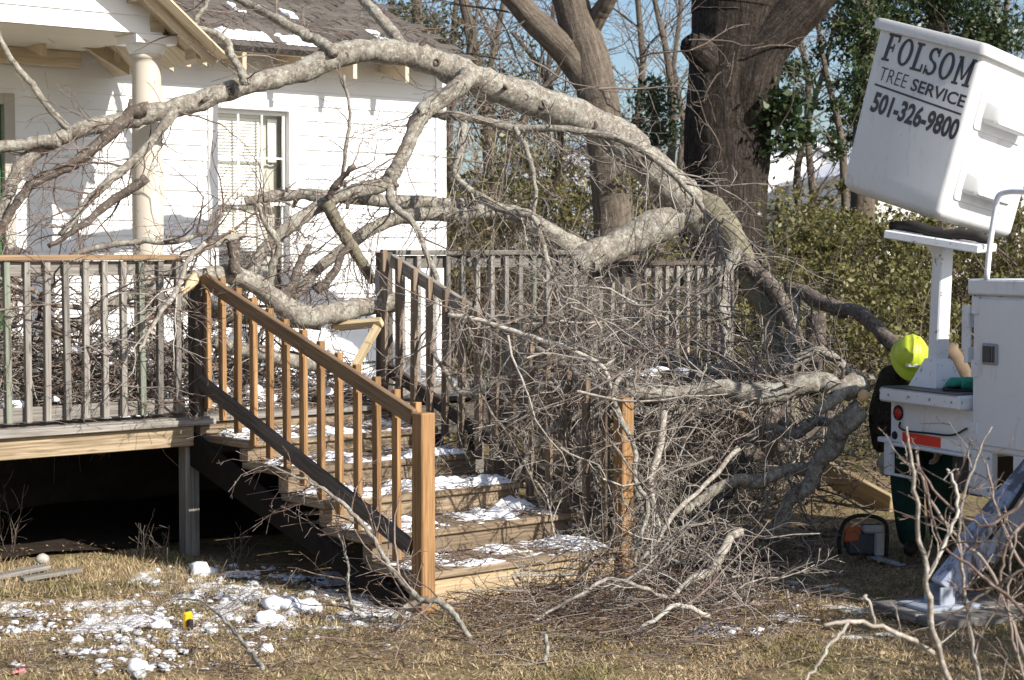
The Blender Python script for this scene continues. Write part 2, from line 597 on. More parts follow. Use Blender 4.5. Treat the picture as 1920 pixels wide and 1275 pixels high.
M['outrigger'] = simple('shade_toned_scuffed_paint', (0.30, 0.335, 0.43), 0.4, 0.5, 0.12, 4, ((0.06, 0.05, 0.048), 11, (1, 1, 0.45), 0.49, 0.08, 0.9))  # base darkened and blued to paint shade and sky sheen; dark scuffs are wear
M['platechrome'] = simple('bare_steel_plate', (0.33, 0.36, 0.42), 0.35, 0.5, 0.1, 9, ((0.1, 0.08, 0.07), 12, (1, 1, 1), 0.6, 0.08, 0.7))
# person
M['helmet'] = simple('lime_hard_hat', (0.46, 0.54, 0.04), 0.42, 0.4, 0.08, 6, ((0.10, 0.075, 0.025), 17, (1, 1, 1), 0.60, 0.08, 0.75))
k = NT('camouflage_cloth', 0.95, 0.1)
f = k.noise(k.wpos(), 22, 3, 0.6, 0.5)
k.col(k.ramp(f, [(0.36, (0.014, 0.012, 0.010)), (0.50, (0.045, 0.034, 0.025)), (0.60, (0.02, 0.022, 0.014)), (0.72, (0.08, 0.066, 0.05))]))
k.bump(k.noise(k.wpos(), 30, 3, 0.6), 0.4, 0.01)
M['camo'] = k.m
M['trouser'] = simple('dark_green_cloth', (0.022, 0.055, 0.042), 0.95, 0.1, 0.25, 14, bump=0.3)
M['skin'] = simple('skin', (0.42, 0.25, 0.17), 0.6, 0.3, 0.08, 20)
M['glove'] = simple('pale_work_glove', (0.42, 0.37, 0.30), 0.9, 0.1, 0.15, 20)
M['boot'] = simple('dark_boot_leather', (0.03, 0.022, 0.017), 0.7, 0.3, 0.2, 14)
M['orange'] = simple('orange_plastic', (0.42, 0.10, 0.03), 0.45, 0.4, 0.12, 14)
M['greyplastic'] = simple('grey_plastic', (0.38, 0.36, 0.34), 0.5, 0.4, 0.12, 18)
M['yellow'] = simple('yellow_plastic', (0.72, 0.40, 0.015), 0.4, 0.4, 0.08, 14)
M['green_tarp'] = simple('teal_cloth', (0.05, 0.28, 0.20), 0.85, 0.2, 0.2, 16)
M['redtrim'] = simple('red_roof_trim', (0.45, 0.06, 0.045), 0.6, 0.3, 0.1, 3)
M['farwhite'] = simple('far_white_wall', (0.78, 0.77, 0.77), 0.7, 0.2, 0.05, 0.6)
M['blueroof'] = simple('blue_grey_roof', (0.22, 0.27, 0.36), 0.7, 0.2, 0.08, 0.6)
M['pink'] = simple('pink_wrapper', (0.75, 0.22, 0.24), 0.5, 0.4, 0.15, 40)
M['cut'] = simple('fresh_cut_end', (0.62, 0.42, 0.22), 0.85, 0.1, 0.15, 25)
# leaves
M['olive'] = leafmat('olive_leaf', (0.06, 0.06, 0.018), (0.145, 0.137, 0.042), (0.26, 0.225, 0.09))
M['brownleaf'] = leafmat('brown_green_leaf', (0.085, 0.07, 0.03), (0.15, 0.125, 0.05), (0.23, 0.185, 0.09))
M['ivy'] = leafmat('ivy_leaf', (0.017, 0.032, 0.012), (0.042, 0.066, 0.024), (0.11, 0.135, 0.06), 0.35)
M['vine'] = leafmat('dull_vine_leaf', (0.045, 0.05, 0.02), (0.085, 0.08, 0.035), (0.14, 0.115, 0.06))
M['deadleaf'] = leafmat('dead_leaf', (0.09, 0.052, 0.03), (0.18, 0.115, 0.065), (0.34, 0.245, 0.155), 0.8)
M['chips'] = leafmat('wood_chip', (0.13, 0.075, 0.04), (0.24, 0.16, 0.09), (0.45, 0.34, 0.22), 0.85)
# ground
k = NT('lawn_soil', 0.95, 0.1)
p = k.wpos()
a = k.noise(p, 1.3, 5, 0.65)
b = k.noise(p, 28, 5, 0.75)
c = k.ramp(b, [(0.3, (0.10, 0.068, 0.038)), (0.5, (0.26, 0.19, 0.105)), (0.7, (0.40, 0.32, 0.19))])
c = k.mix(k.ramp(a, [(0.5, 0.0), (0.68, 0.55)]), c, (0.13, 0.14, 0.045))
a2 = k.noise(p, 2.4, 4, 0.6)
c = k.mix(k.ramp(a2, [(0.52, 0.0), (0.68, 0.7)]), c, (0.10, 0.07, 0.045))
k.col(c)
k.bump(b, 0.9, 0.03)
M['ground'] = k.m
k = NT('dry_grass', 0.85, 0.15)
p = k.wpos()
t = k.attr()
c = k.ramp(t, [(0.05, (0.20, 0.135, 0.072)), (0.5, (0.40, 0.30, 0.168)), (0.95, (0.56, 0.46, 0.29))])
a = k.noise(p, 1.7, 4, 0.65)
g = k.ramp(t, [(0.1, (0.09, 0.10, 0.03)), (0.9, (0.26, 0.24, 0.09))])
c = k.mix(k.ramp(a, [(0.50, 0.0), (0.64, 0.8)]), c, g)
d_ = k.noise(p, 3.1, 5, 0.7)
k.col(k.mix(k.ramp(d_, [(0.52, 0.0), (0.66, 0.6)]), c, (0.15, 0.10, 0.06)))
M['grass'] = k.m

# ------------------------------------------------------------------ deck frame
OX, OY = -2.13, 11.59
ua = np.array((0.7767, 0.6299)); ub = np.array((-0.6299, 0.7767))
EU = A3(ua[0], ua[1], 0); EV = A3(ub[0], ub[1], 0); EZ = A3(0, 0, 1)


def D(u, v, z=0.0):
    return np.array((OX + u * ua[0] + v * ub[0], OY + u * ua[1] + v * ub[1], z))


def Upx(px, v):
    """u of the point at depth row v that shows at column px"""
    k = (px - 960) / F
    bx, by = OX + v * ub[0], OY + v * ub[1]
    return (k * by - bx) / (ua[0] - k * ua[1])


def Zpx(py, u, v):
    p = D(u, v)
    d = ray(960, py)
    return EYE + d[2] / d[1] * p[1]


def dbox(mb, u0, u1, v0, v1, z0, z1, tint=None):
    mb.box(D((u0 + u1) / 2, (v0 + v1) / 2, (z0 + z1) / 2), (EU, EV, EZ), (abs(u1 - u0), abs(v1 - v0), abs(z1 - z0)), tint)


# ------------------------------------------------------------------ ground
def terrain(x, y):
    z = 0.0
    if y > 19:
        z += min((y - 19) * 0.055, 2.6)
    return z


mb = MB()
ys = np.concatenate([np.linspace(-30, 4, 12), np.linspace(5, 24, 96), np.linspace(25, 60, 30), np.array((75, 100, 150, 250, 500, 1200))])
xs = np.concatenate([np.array((-1000, -300, -100, -50, -25)), np.linspace(-12, 14, 120), np.array((20, 30, 60, 120, 300, 1000))])
V = []
for y in ys:
    for x in xs:
        near = 1.0 if (4 < y < 20 and -8 < x < 9) else 0.2
        V.append((x, y, terrain(x, y) + near * (0.018 * nz(x * 1.7, y * 1.7, 3) + 0.012 * nz(x * 5, y * 5, 9)) - 0.012))
nx = len(xs)
i = np.arange(len(ys) - 1)[:, None] * nx; j = np.arange(nx - 1)[None, :]
Q = np.stack([i + j, i + j + 1, i + nx + j + 1, i + nx + j], -1).reshape(-1, 4)
mb.add(V, Q, smooth=True)
o = mb.build('ground', M['ground'])
o['kind'] = 'structure'

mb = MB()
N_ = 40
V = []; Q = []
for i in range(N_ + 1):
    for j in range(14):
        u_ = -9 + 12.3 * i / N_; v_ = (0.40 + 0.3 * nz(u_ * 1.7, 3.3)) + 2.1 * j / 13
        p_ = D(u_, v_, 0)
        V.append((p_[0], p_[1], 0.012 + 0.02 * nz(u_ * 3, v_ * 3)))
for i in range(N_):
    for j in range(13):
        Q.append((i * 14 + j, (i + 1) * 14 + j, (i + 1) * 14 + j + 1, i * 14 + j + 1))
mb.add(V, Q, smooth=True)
mb.build('deck_shade_sheet', simple('under_deck_shade', (0.035, 0.026, 0.02), 0.95, 0.1, 0.4, 8, bump=0.5))['kind'] = 'structure'  # dark sheet added to paint the shade on the ground below the deck

# ------------------------------------------------------------------ house
VW = 2.58                         # wall plane
house = thing('white_house', D(0, VW, 0), 'white lap-sided house with porch column and brown shingle roof behind the deck', 'house')
CU = Upx(832, VW)                 # right corner
win_u0, win_u1 = Upx(408, VW), Upx(541, VW)
win_z1 = Zpx(206, (win_u0 + win_u1) / 2, VW)
win_z0 = Zpx(556, (win_u0 + win_u1) / 2, VW)
door_u1 = Upx(10, VW); door_u0 = door_u1 - 0.92
door_z1 = Zpx(196, door_u1, VW)
TR = 0.085                        # trim width


def siding(mb, u0, u1, z0, z1, holes, ex=0.1225, v=VW, out=0.013):
    z = z0
    while z < z1 - 0.002:
        zt = min(z + ex, z1)
        us = sorted({u0, u1} | {q for h in holes for q in h[:2] if u0 < q < u1} | set(np.arange(u0, u1, 0.8)))
        for a, b in zip(us[:-1], us[1:]):
            if b - a < 1e-4: continue
            parts = [(z, zt)]
            for (ha, hb, hc, hd) in holes:
                if a >= ha - 1e-6 and b <= hb + 1e-6:
                    np_ = []
                    for (p, q) in parts:
                        if hc > p: np_.append((p, min(q, hc)))
                        if hd < q: np_.append((max(p, hd), q))
                    parts = np_
            for (p, q) in parts:
                if q - p < 1e-4: continue
                o1 = out * (zt - p) / ex; o2 = out * (zt - q) / ex
                w1, w2 = 0.002 * nz(a * 2, z * 9), 0.002 * nz(b * 2, z * 9)
                Vv = [D(a, v - o1 + w1, p), D(b, v - o1 + w2, p), D(b, v - o2, q), D(a, v - o2, q), D(a, v, p), D(b, v, p)]
                mb.add(Vv, [(0, 1, 2, 3), (4, 5, 1, 0)])
        z = zt


mb = MB()
WTOP = 3.72
holes = [(win_u0 - TR, win_u1 + TR, win_z0 - 0.09, win_z1 + TR), (door_u0 - TR, door_u1 + TR, 0.2, door_z1 + TR)]
siding(mb, -7.5, CU - 0.0, 0.62, WTOP, holes)
# plain side and back walls
HD = 7.0
mb.add([D(CU, VW, 0.3), D(CU, VW + HD, 0.3), D(CU, VW + HD, WTOP), D(CU, VW, WTOP)], [(0, 1, 2, 3)])
mb.add([D(-7.5, VW, 0.3), D(-7.5, VW + HD, 0.3), D(-7.5, VW + HD, WTOP), D(-7.5, VW, WTOP)], [(0, 1, 2, 3)])
mb.add([D(-7.5, VW + HD, 0.3), D(CU, VW + HD, 0.3), D(CU, VW + HD, WTOP), D(-7.5, VW + HD, WTOP)], [(0, 1, 2, 3)])
PM = 0.457
ridge_v = VW + HD / 2; eave_v = VW - 0.45; EZ0 = 3.60
ridge_z = EZ0 + (ridge_v - eave_v) * PM
for uu in (CU, -7.5):
    mb.add([D(uu, VW, WTOP), D(uu, VW + HD, WTOP), D(uu, ridge_v, ridge_z - 0.08)], T=[(0, 1, 2)])
mb.build('wall', M['siding'], house)
mb = MB()
dbox(mb, CU - 0.10, CU + 0.012, VW - 0.03, VW + 0.10, 0.6, WTOP - 0.02)
mb.build('corner_board', M['trim'], house, bevel=0.003)
mb = MB()
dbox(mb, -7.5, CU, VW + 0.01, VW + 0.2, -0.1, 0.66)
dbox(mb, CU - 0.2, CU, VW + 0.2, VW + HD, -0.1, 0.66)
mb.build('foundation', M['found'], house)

# window
wf = MB()
for (a, b, c, d) in ((win_u0 - TR, win_u0, win_z0 - 0.0, win_z1), (win_u1, win_u1 + TR, win_z0 - 0.0, win_z1), (win_u0 - TR, win_u1 + TR, win_z1, win_z1 + TR)):
    dbox(wf, a, b, VW - 0.03, VW + 0.1, c, d)
dbox(wf, win_u0 - TR - 0.03, win_u1 + TR + 0.03, VW - 0.06, VW + 0.1, win_z0 - 0.07, win_z0)
win = wf.build('window', M['trim'], house, bevel=0.004)
mid = Zpx(381, (win_u0 + win_u1) / 2, VW)
sh = MB()
e = 0.028
for (z0, z1, vo) in ((mid - 0.015, win_z1, 0.03), (win_z0, mid + 0.02, 0.055)):
    dbox(sh, win_u0, win_u0 + e, VW + vo, VW + vo + 0.025, z0, z1)
    dbox(sh, win_u1 - e, win_u1, VW + vo, VW + vo + 0.025, z0, z1)
    dbox(sh, win_u0 + e, win_u1 - e, VW + vo + 0.001, VW + vo + 0.024, z0, z0 + 0.045)
    dbox(sh, win_u0 + e, win_u1 - e, VW + vo + 0.001, VW + vo + 0.024, z1 - 0.035, z1)
    for k3 in (1, 2):
        uu = win_u0 + (win_u1 - win_u0) * k3 / 3
        dbox(sh, uu - 0.009, uu + 0.009, VW + vo + 0.003, VW + vo + 0.02, z0 + 0.045, z1 - 0.035)
    zz = (z0 + z1) / 2
    dbox(sh, win_u0 + e, win_u1 - e, VW + vo + 0.005, VW + vo + 0.018, zz - 0.009, zz + 0.009)
sh.build('sash', M['trim'], win, bevel=0.002)
gm = MB()
gm.add([D(win_u0, VW + 0.045, mid), D(win_u1, VW + 0.045, mid), D(win_u1, VW + 0.045, win_z1), D(win_u0, VW + 0.045, win_z1)], [(0, 1, 2, 3)])
gm.add([D(win_u0, VW + 0.07, win_z0), D(win_u1, VW + 0.07, win_z0), D(win_u1, VW + 0.07, mid), D(win_u0, VW + 0.07, mid)], [(0, 1, 2, 3)])
gm.build('pane', M['glass'], win)
bl = MB()
z = win_z0 + 0.02
bw = (win_u1 - win_u0) * 0.68
while z < win_z1 - 0.02:
    c = D(win_u0 + 0.01 + bw / 2, VW + 0.115, z)
    ax2 = nrm(EV * 0.55 + EZ * 0.83)
    bl.box(c, (EU, ax2, np.cross(EU, ax2)), (bw, 0.027, 0.0015), 0.5)
    z += 0.026
dbox(bl, win_u1 - 0.12, win_u1 - 0.03, VW + 0.12, VW + 0.125, win_z1 - 0.42, win_z1 - 0.06)
bl.build('blind', M['blind'], win)
bl = MB()
nf = 40
for (z0, z1) in ((win_z0, win_z1),):
    uu = np.linspace(win_u0 + 0.012, win_u1 - 0.012, nf)
    V = [D(q, VW + 0.150 + 0.008 * math.sin(i * 1.3), zq) for zq in (z0, z1) for i, q in enumerate(uu)]
    bl.add(V, [(i, i + 1, nf + i + 1, nf + i) for i in range(nf - 1)], smooth=True)
bl.build('curtain', simple('cream_curtain', (0.50, 0.475, 0.42), 0.9, 0.1, 0.06, 6), win)
rm = MB()
dbox(rm, win_u0 - 0.3, win_u1 + 0.3, VW + 0.30, VW + 0.33, win_z0 - 0.3, win_z1 + 0.3)
for uu in (win_u0 - 0.2, win_u1 + 0.2):
    dbox(rm, uu - 0.01, uu + 0.01, VW + 0.12, VW + 0.3, win_z0 - 0.3, win_z1 + 0.3)
rm.build('room_lining', M['room'], win)

# door
dm = MB()
dbox(dm, door_u0, door_u1, VW + 0.03, VW + 0.075, 0.92, door_z1)
for (a, b) in ((0.10, 0.43), (0.50, 0.82)):
    for (c, d2) in ((1.05, 1.75), (1.9, 2.75)):
        dbox(dm, door_u0 + a, door_u0 + b, VW + 0.018, VW + 0.03, c, min(d2, door_z1 - 0.1))
door = dm.build('door', M['door'], house, bevel=0.006)
fm = MB()
dbox(fm, door_u1, door_u1 + TR, VW - 0.03, VW + 0.1, 0.9, door_z1 + TR)
dbox(fm, door_u0 - TR, door_u0, VW - 0.03, VW + 0.1, 0.9, door_z1 + TR)
dbox(fm, door_u0, door_u1, VW - 0.027, VW + 0.1, door_z1, door_z1 + TR)
fm.build('frame', M['jamb'], door, bevel=0.004)
hm = MB()
hm.tube([D(door_u0 + 0.07, VW - 0.0, 1.85), D(door_u0 + 0.07, VW - 0.05, 1.85), D(door_u0 + 0.07, VW - 0.075, 1.85)], [0.012, 0.028, 0.02], 10)
hm.build('handle', M['steel'], door)

# roof: main slab with front and rear slopes
rf = MB()
RU1 = CU + 0.02; RU0 = -8.0
TH = 0.045


def roofquad(mb, pts, uvs, th):
    pts = np.asarray(pts, float)
    n = nrm(np.cross(pts[1] - pts[0], pts[3] - pts[0]))
    if n[2] < 0: n = -n
    V = np.concatenate([pts, pts - n * th])
    Qs = [(0, 1, 2, 3), (7, 6, 5, 4)] + [(i, i + 4, (i + 1) % 4 + 4, (i + 1) % 4) for i in range(4)]
    uvq = [uvs, uvs[::-1]] + [[uvs[i], uvs[i], uvs[(i + 1) % 4], uvs[(i + 1) % 4]] for i in range(4)]
    mb.add(V, Qs, quv=uvq)


sl = math.hypot(1, PM)
roofquad(rf, [D(RU0, eave_v, EZ0), D(RU1, eave_v, EZ0), D(RU1, ridge_v, ridge_z), D(RU0, ridge_v, ridge_z)],
         [(RU0, 0), (RU1, 0), (RU1, (ridge_v - eave_v) * sl), (RU0, (ridge_v - eave_v) * sl)], TH)
rv2 = VW + HD + 0.45
roofquad(rf, [D(RU1, rv2, EZ0), D(RU0, rv2, EZ0), D(RU0, ridge_v, ridge_z - 0.001), D(RU1, ridge_v, ridge_z - 0.001)],
         [(0, 0), (12, 0), (12, 4), (0, 4)], TH)
roof = rf.build('roof', M['shingle'], house)
# shingle course edges: thin lapped strips that give the roof its lines
st = MB()
for q in range(1, 26):
    vv = eave_v + q * 0.14 / sl
    zz = EZ0 + (vv - eave_v) * PM
    for k5 in range(22):
        a = RU1 - 0.3 - k5 * 0.3 + (q % 2) * 0.15
        if rng.random() < 0.8 and a > -3:
            dz = 0.004 + 0.007 * rng.random()
            st.add([D(a, vv, zz + dz), D(a + 0.28, vv, zz + dz), D(a + 0.28, vv + 0.12, zz + 0.12 * PM + 0.002), D(a, vv + 0.12, zz + 0.12 * PM + 0.002),
                    D(a, vv, zz), D(a + 0.28, vv, zz)], [(0, 1, 2, 3), (4, 5, 1, 0)],
                   quv=[[(a, q * .14 + .03), (a + .28, q * .14 + .03), (a + .28, q * .14 + .12), (a, q * .14 + .12)]] * 2)
st.build('shingle_tab', M['shingle'], roof)
# rafter tails
for q in range(9):
    px = (358, 462, 572, 668, 765)
    if q < 5:
        uu = Upx(px[q], eave_v + 0.03)
    else:
        uu = Upx(358, eave_v + 0.03) - (q - 4) * 0.6
    rt = MB()
    rt.poly([D(uu - 0.02, eave_v + 0.03, EZ0 - TH - 0.006 + 0.03 * PM), D(uu - 0.02, eave_v + 0.03, EZ0 - TH - 0.15), D(uu - 0.02, VW - 0.015, EZ0 - TH - 0.15 + 0.42 * PM - 0.07), D(uu - 0.02, VW - 0.015, EZ0 - TH - 0.006 + 0.435 * PM)], EU * 0.04)
    rt.build('rafter_tail', M['rawlumber'], house, bevel=0.003)
fr = MB()
fr.box(D((CU - 7) / 2, VW - 0.24, EZ0 - TH - 0.012 + 0.21 * PM), (EU, nrm(EV + EZ * PM), nrm(EZ - EV * PM)), (CU + 7, 0.40, 0.012))
dbox(fr, -7, CU, VW - 0.04, VW - 0.016, WTOP - 0.09, WTOP)
fr.build('soffit_board', M['rawlumber'], house)
# porch gable
PV = 1.18                         # front face of the porch beam
cz = Zpx(64, 0.4, PV)
pg_u1 = Upx(309, PV)
PP = 0.80
eav_u = Upx(413, 1.0); eav_z = Zpx(104, eav_u, 1.0)
rid_u = eav_u - 2.9; rid_z = eav_z + 2.9 * PP
g = MB()
z = cz; ex = 0.1225


def rake_u(z):
    return eav_u - (z - (eav_z - 0.06)) / PP


while z < rid_z - 0.2:
    zt = z + ex
    a1, b1 = 2 * rid_u - min(rake_u(z), pg_u1), min(rake_u(z), pg_u1)
    a2, b2 = 2 * rid_u - min(rake_u(zt), pg_u1), min(rake_u(zt), pg_u1)
    g.add([D(a1, PV - 0.013, z), D(b1, PV - 0.013, z), D(b2, PV, zt), D(a2, PV, zt), D(a1, PV, z), D(b1, PV, z)], [(0, 1, 2, 3), (4, 5, 1, 0)])
    z = zt
g.build('gable', M['siding'], house)
g = MB()
dbox(g, 2 * rid_u - pg_u1, pg_u1, PV + 0.01, VW - 0.02, cz - 0.004, cz + 0.014)
g.build('porch_ceiling', M['ceiling'], house)
g = MB()
dbox(g, pg_u1 - 0.10, pg_u1 + 0.01, PV - 0.02, VW - 0.1, cz + 0.016, cz + 0.26)
dbox(g, 2 * rid_u - pg_u1, pg_u1, VW - 0.1, VW - 0.02, cz - 0.13, cz - 0.006)
g.build('porch_beam', M['rawlumber'], house, bevel=0.004)
pr = MB()
for sgn in (1, -1):
    eu = rid_u + sgn * (eav_u - rid_u)
    pts = [D(eu, 1.0, eav_z), D(eu, 4.6, eav_z), D(rid_u, 4.6, rid_z), D(rid_u, 1.0, rid_z)]
    if sgn < 0: pts = [pts[1], pts[0], pts[3], pts[2]]
    roofquad(pr, pts, [(0, 0), (3.8, 0), (3.8, 3.7), (0, 3.7)], 0.03)
pr.build('porch_roof', M['shingle'], house)
pr = MB()
for sgn in (1, -1):
    eu = rid_u + sgn * (eav_u - rid_u)
    nn_ = nrm(EZ + EU * sgn * PP)
    p0, p1 = D(eu, 1.1, eav_z) - nn_ * 0.043, D(rid_u, 1.1, rid_z) - nn_ * 0.043
    pr.box((p0 + p1) / 2 + EV * 1.2, (EV, nrm(p1 - p0), nn_), (3.0, np.linalg.norm(p1 - p0), 0.012))
pr.build('sheathing', M['rawlumber'], house)
bg_ = MB()
for sgn in (1, -1):
    eu = rid_u + sgn * (eav_u - rid_u)
    dd = nrm(D(rid_u, 0, rid_z) - D(eu, 0, eav_z))
    p0 = D(eu, 0.985, eav_z - 0.02); p1 = D(rid_u, 0.985, rid_z - 0.02)
    upv = nrm(np.cross(np.cross(dd, EZ), dd))
    bg_.beam(p0 - upv * 0.045, p1 - upv * 0.045, 0.03, 0.09, upv)
    # sub-fascia and soffit strips under the rake
    bg_.beam(p0 - upv * 0.045 + EV * 0.11 + dd * 0.02, p1 - upv * 0.045 + EV * 0.11, 0.17, 0.012, upv)
bg_.build('bargeboard', M['rawlumber'], house, bevel=0.003)
for q in range(4):
    lk = MB()
    f0 = D(eav_u, 1.0, eav_z) + (D(rid_u, 1.0, rid_z) - D(eav_u, 1.0, eav_z)) * (0.05 + 0.16 * q)
    lk.box(f0 + EV * 0.11 - EZ * 0.105, (EV, EU, EZ), (0.16, 0.04, 0.085))
    lk.build('lookout', M['rawlumber'], house, bevel=0.003)
for (u_, v_) in ((pg_u1 + 0.12, 1.75), (pg_u1 + 0.12, 1.25), (pg_u1 - 0.02, 2.2)):
    lk = MB()
    lk.poly([D(u_ - 0.14, v_, cz + 0.02), D(u_ + 0.28, v_, cz - 0.19), D(u_ + 0.28, v_, cz - 0.06), D(u_ - 0.14, v_, cz + 0.2)], EV * 0.04)
    lk.build('rafter_tail', M['rawlumber'], house, bevel=0.003)
# column
cu_, cv_ = Upx(279, 1.30), 1.30
cm = MB()
cm.lathe([(0.106, 0.90), (0.106, 1.5), (0.112, 2.4), (0.101, 3.30), (0.101, cz - 0.17), (0.112, cz - 0.165), (0.112, cz - 0.135), (0.104, cz - 0.13)], D(cu_, cv_, 0), 32)
cm.lathe([(0.0, 0.90), (0.15, 0.90), (0.15, 0.97), (0.122, 1.0)], D(cu_, cv_, 0), 32)
col = cm.build('column', M['column'], house)
cm = MB()
cm.lathe([(0.104, cz - 0.14), (0.125, cz - 0.12), (0.142, cz - 0.085), (0.142, cz - 0.066)], D(cu_, cv_, 0), 32)
cm.box(D(cu_, cv_, cz - 0.036), (EU, EV, EZ), (0.32, 0.32, 0.06))
cm.build('capital', M['trim'], col)

# ------------------------------------------------------------------ deck
FZ = 0.90
deck = thing('wooden_deck', D(0, 0, 0), 'raised weathered wood deck with pale rim board in front of the white house', 'deck')
fb = MB()
DU1 = Upx(1086, 0.0)
u = -7.0
v = -0.17
while v < VW - 0.03:
    dbox(fb, -7.0, 1.75 if v < -0.0 else DU1 + 0.06, v + 0.004, min(v + 0.138, VW - 0.03), FZ - 0.036, FZ)
    v += 0.142
dbox(fb, -7.0, 0.12, -0.20, -0.169, FZ - 0.05, FZ - 0.012)
fb.build('floor', M['oldwood'], deck, bevel=0.003)
rb = MB()
dbox(rb, -7.0, -0.02, -0.155, -0.115, FZ - 0.185, FZ - 0.045, 0.55)
rb.build('rim_board', M['rimwood'], deck, bevel=0.004)
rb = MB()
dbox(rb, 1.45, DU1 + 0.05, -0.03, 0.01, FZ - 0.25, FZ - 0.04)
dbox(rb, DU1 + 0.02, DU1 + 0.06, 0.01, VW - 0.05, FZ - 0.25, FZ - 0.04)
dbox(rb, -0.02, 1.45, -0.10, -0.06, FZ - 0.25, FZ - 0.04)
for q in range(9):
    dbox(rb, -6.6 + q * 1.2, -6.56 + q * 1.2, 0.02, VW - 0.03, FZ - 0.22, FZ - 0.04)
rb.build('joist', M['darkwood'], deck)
for (u_, v_) in ((0.0, -0.05), (-5.2, -0.05), (1.6, 0.03), (DU1, 0.03), (DU1, 1.3)):
    pm = MB()
    dbox(pm, u_ - 0.05, u_ + 0.05, v_ - 0.05, v_ + 0.05, -0.05, FZ - 0.03, 0.5)
    pm.build('support_post', M['oldwood'], deck, bevel=0.006)


def baluster(parent, u_, v_, z0, z1, mat, tilt=0.0, w=0.038):
    m = MB()
    c = D(u_, v_, (z0 + z1) / 2)
    t1 = tilt + rng.normal(0, 0.006); t2 = rng.normal(0, 0.006)
    az = nrm(EZ + EU * t1 + EV * t2)
    ax = nrm(EU - az * np.dot(EU, az))
    m.box(c, (az, ax, np.cross(az, ax)), (z1 - z0, w, w), rng.random())
    return m.build('baluster', mat, parent, bevel=0.003)


def flat_rail(name, label, u0, u1, v, z0, ztop, n, mats, posts, capm, sub=True, sag=0.0):
    r = thing(name, D(u0, v, z0), label, 'railing')
    c = MB()
    c.beam(D(u0, v + 0.03, ztop - 0.018), D(u1, v + 0.03, ztop - 0.018 - sag), 0.135, 0.036)
    c.build('cap_rail', capm, r, bevel=0.004)
    c = MB()
    c.beam(D(u0, v + 0.025, ztop - 0.085), D(u1, v + 0.025, ztop - 0.085 - sag), 0.036, 0.09)
    c.build('upper_rail', M['oldwood'], r, bevel=0.004)
    c = MB()
    c.beam(D(u0, v + 0.025, z0 + 0.075), D(u1, v + 0.025, z0 + 0.075 - sag), 0.036, 0.09)
    c.build('lower_rail', M['oldwood'], r, bevel=0.004)
    for q in range(n):
        f = (q + 0.5) / n
        m = mats(q) if callable(mats) else mats
        ti = 0.05 if (callable(mats) and q == 14 and n > 50) else 0.0
        baluster(r, u0 + (u1 - u0) * f, v - 0.014, z0 + 0.03, ztop - 0.045 - sag * f, m, ti)
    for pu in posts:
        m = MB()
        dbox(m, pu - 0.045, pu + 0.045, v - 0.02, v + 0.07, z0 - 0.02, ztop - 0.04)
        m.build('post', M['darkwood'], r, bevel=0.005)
    return r


lr_u0, lr_u1 = -5.0, -0.05
flat_rail('deck_railing', 'long grey deck railing with square balusters left of the stairs', lr_u0, lr_u1, -0.11, FZ, 1.945, 39,
          lambda q: M['greenwood'] if q in (29, 36) else M['oldwood'], (-2.6, -5.0), M['brownrail'])
flat_rail('deck_railing', 'pale grey deck railing between the right stair post and the fallen log', 1.66, DU1, 0.0, FZ, 1.975, 13,
          lambda q: M['greenwood'] if q in (9,) else M['oldwood'], (DU1 - 0.02,), M['oldwood'])
u2a, u2b = Upx(1112, 0.45), Upx(1372, 0.45)
flat_rail('deck_railing', 'dark capped lower railing behind the tangle of hanging twigs', u2a, u2b, 0.45, 0.86, 1.885, 13, M['oldwood'], (u2a, u2b - 0.03), M['darkwood'])
ramp = MB()
for q in range(14):
    a = u2a - 0.1 + q * 0.142
    dbox(ramp, a, a + 0.137, 0.40, 1.75, 0.80, 0.838)
dbox(ramp, u2a - 0.1, u2b + 0.05, 0.41, 0.45, 0.62, 0.798)
for (u_, v_) in ((u2a, 0.5), (u2b, 0.5), (u2a, 1.7), (u2b, 1.7)):
    dbox(ramp, u_ - 0.05, u_ + 0.05, v_ - 0.045, v_ + 0.045, -0.1, 0.797)
solo(ramp, 'side_landing', M['oldwood'], 'grey plank landing on posts below the dark capped railing', 'landing', bevel=0.003)

# corner post of the left rail and of the stair head
# ------------------------------------------------------------------ stairs
SW = 1.58
stairs = thing('wooden_stairs', D(0.7, -1.4, 0), 'wide worn timber steps with snow on their treads leading up to the deck', 'stairs')
tr_z = [0.20, 0.35, 0.50, 0.65, 0.78]
tr_v = [-2.47, -2.02, -1.57, -1.12, -0.66]
nxt = tr_v[1:] + [-0.17]
for z, vf, vb in zip(tr_z, tr_v, nxt):
    half = (vb - vf) / 2
    m = MB()
    for q in range(2):
        dbox(m, 0.03, SW - 0.03, vf - 0.025 + q * (half + 0.012), vf - 0.02 + half + q * (half + 0.012), z - 0.04, z)
    m.build('tread', M['stepwood'], stairs, bevel=0.006)
zprev = -0.06
for q, (z, vf) in enumerate(zip(tr_z + [FZ], tr_v + [-0.13])):
    m = MB()
    hgt = z - 0.042 - zprev
    if q == 0:
        dbox(m, 0.04, SW - 0.05, vf, vf + 0.036, zprev, z - 0.042, 0.9)
    else:
        dbox(m, 0.04, SW - 0.05, vf, vf + 0.036, zprev, z - 0.043)
    m.build('riser', M['stepwood'] if q else M['pine'], stairs, bevel=0.004)
    zprev = z + 0.002
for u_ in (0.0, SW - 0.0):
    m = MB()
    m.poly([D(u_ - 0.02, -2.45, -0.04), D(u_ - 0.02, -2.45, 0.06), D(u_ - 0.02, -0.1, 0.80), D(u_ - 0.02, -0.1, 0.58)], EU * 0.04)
    m.build('stringer', M['shadewood'], stairs, bevel=0.004)


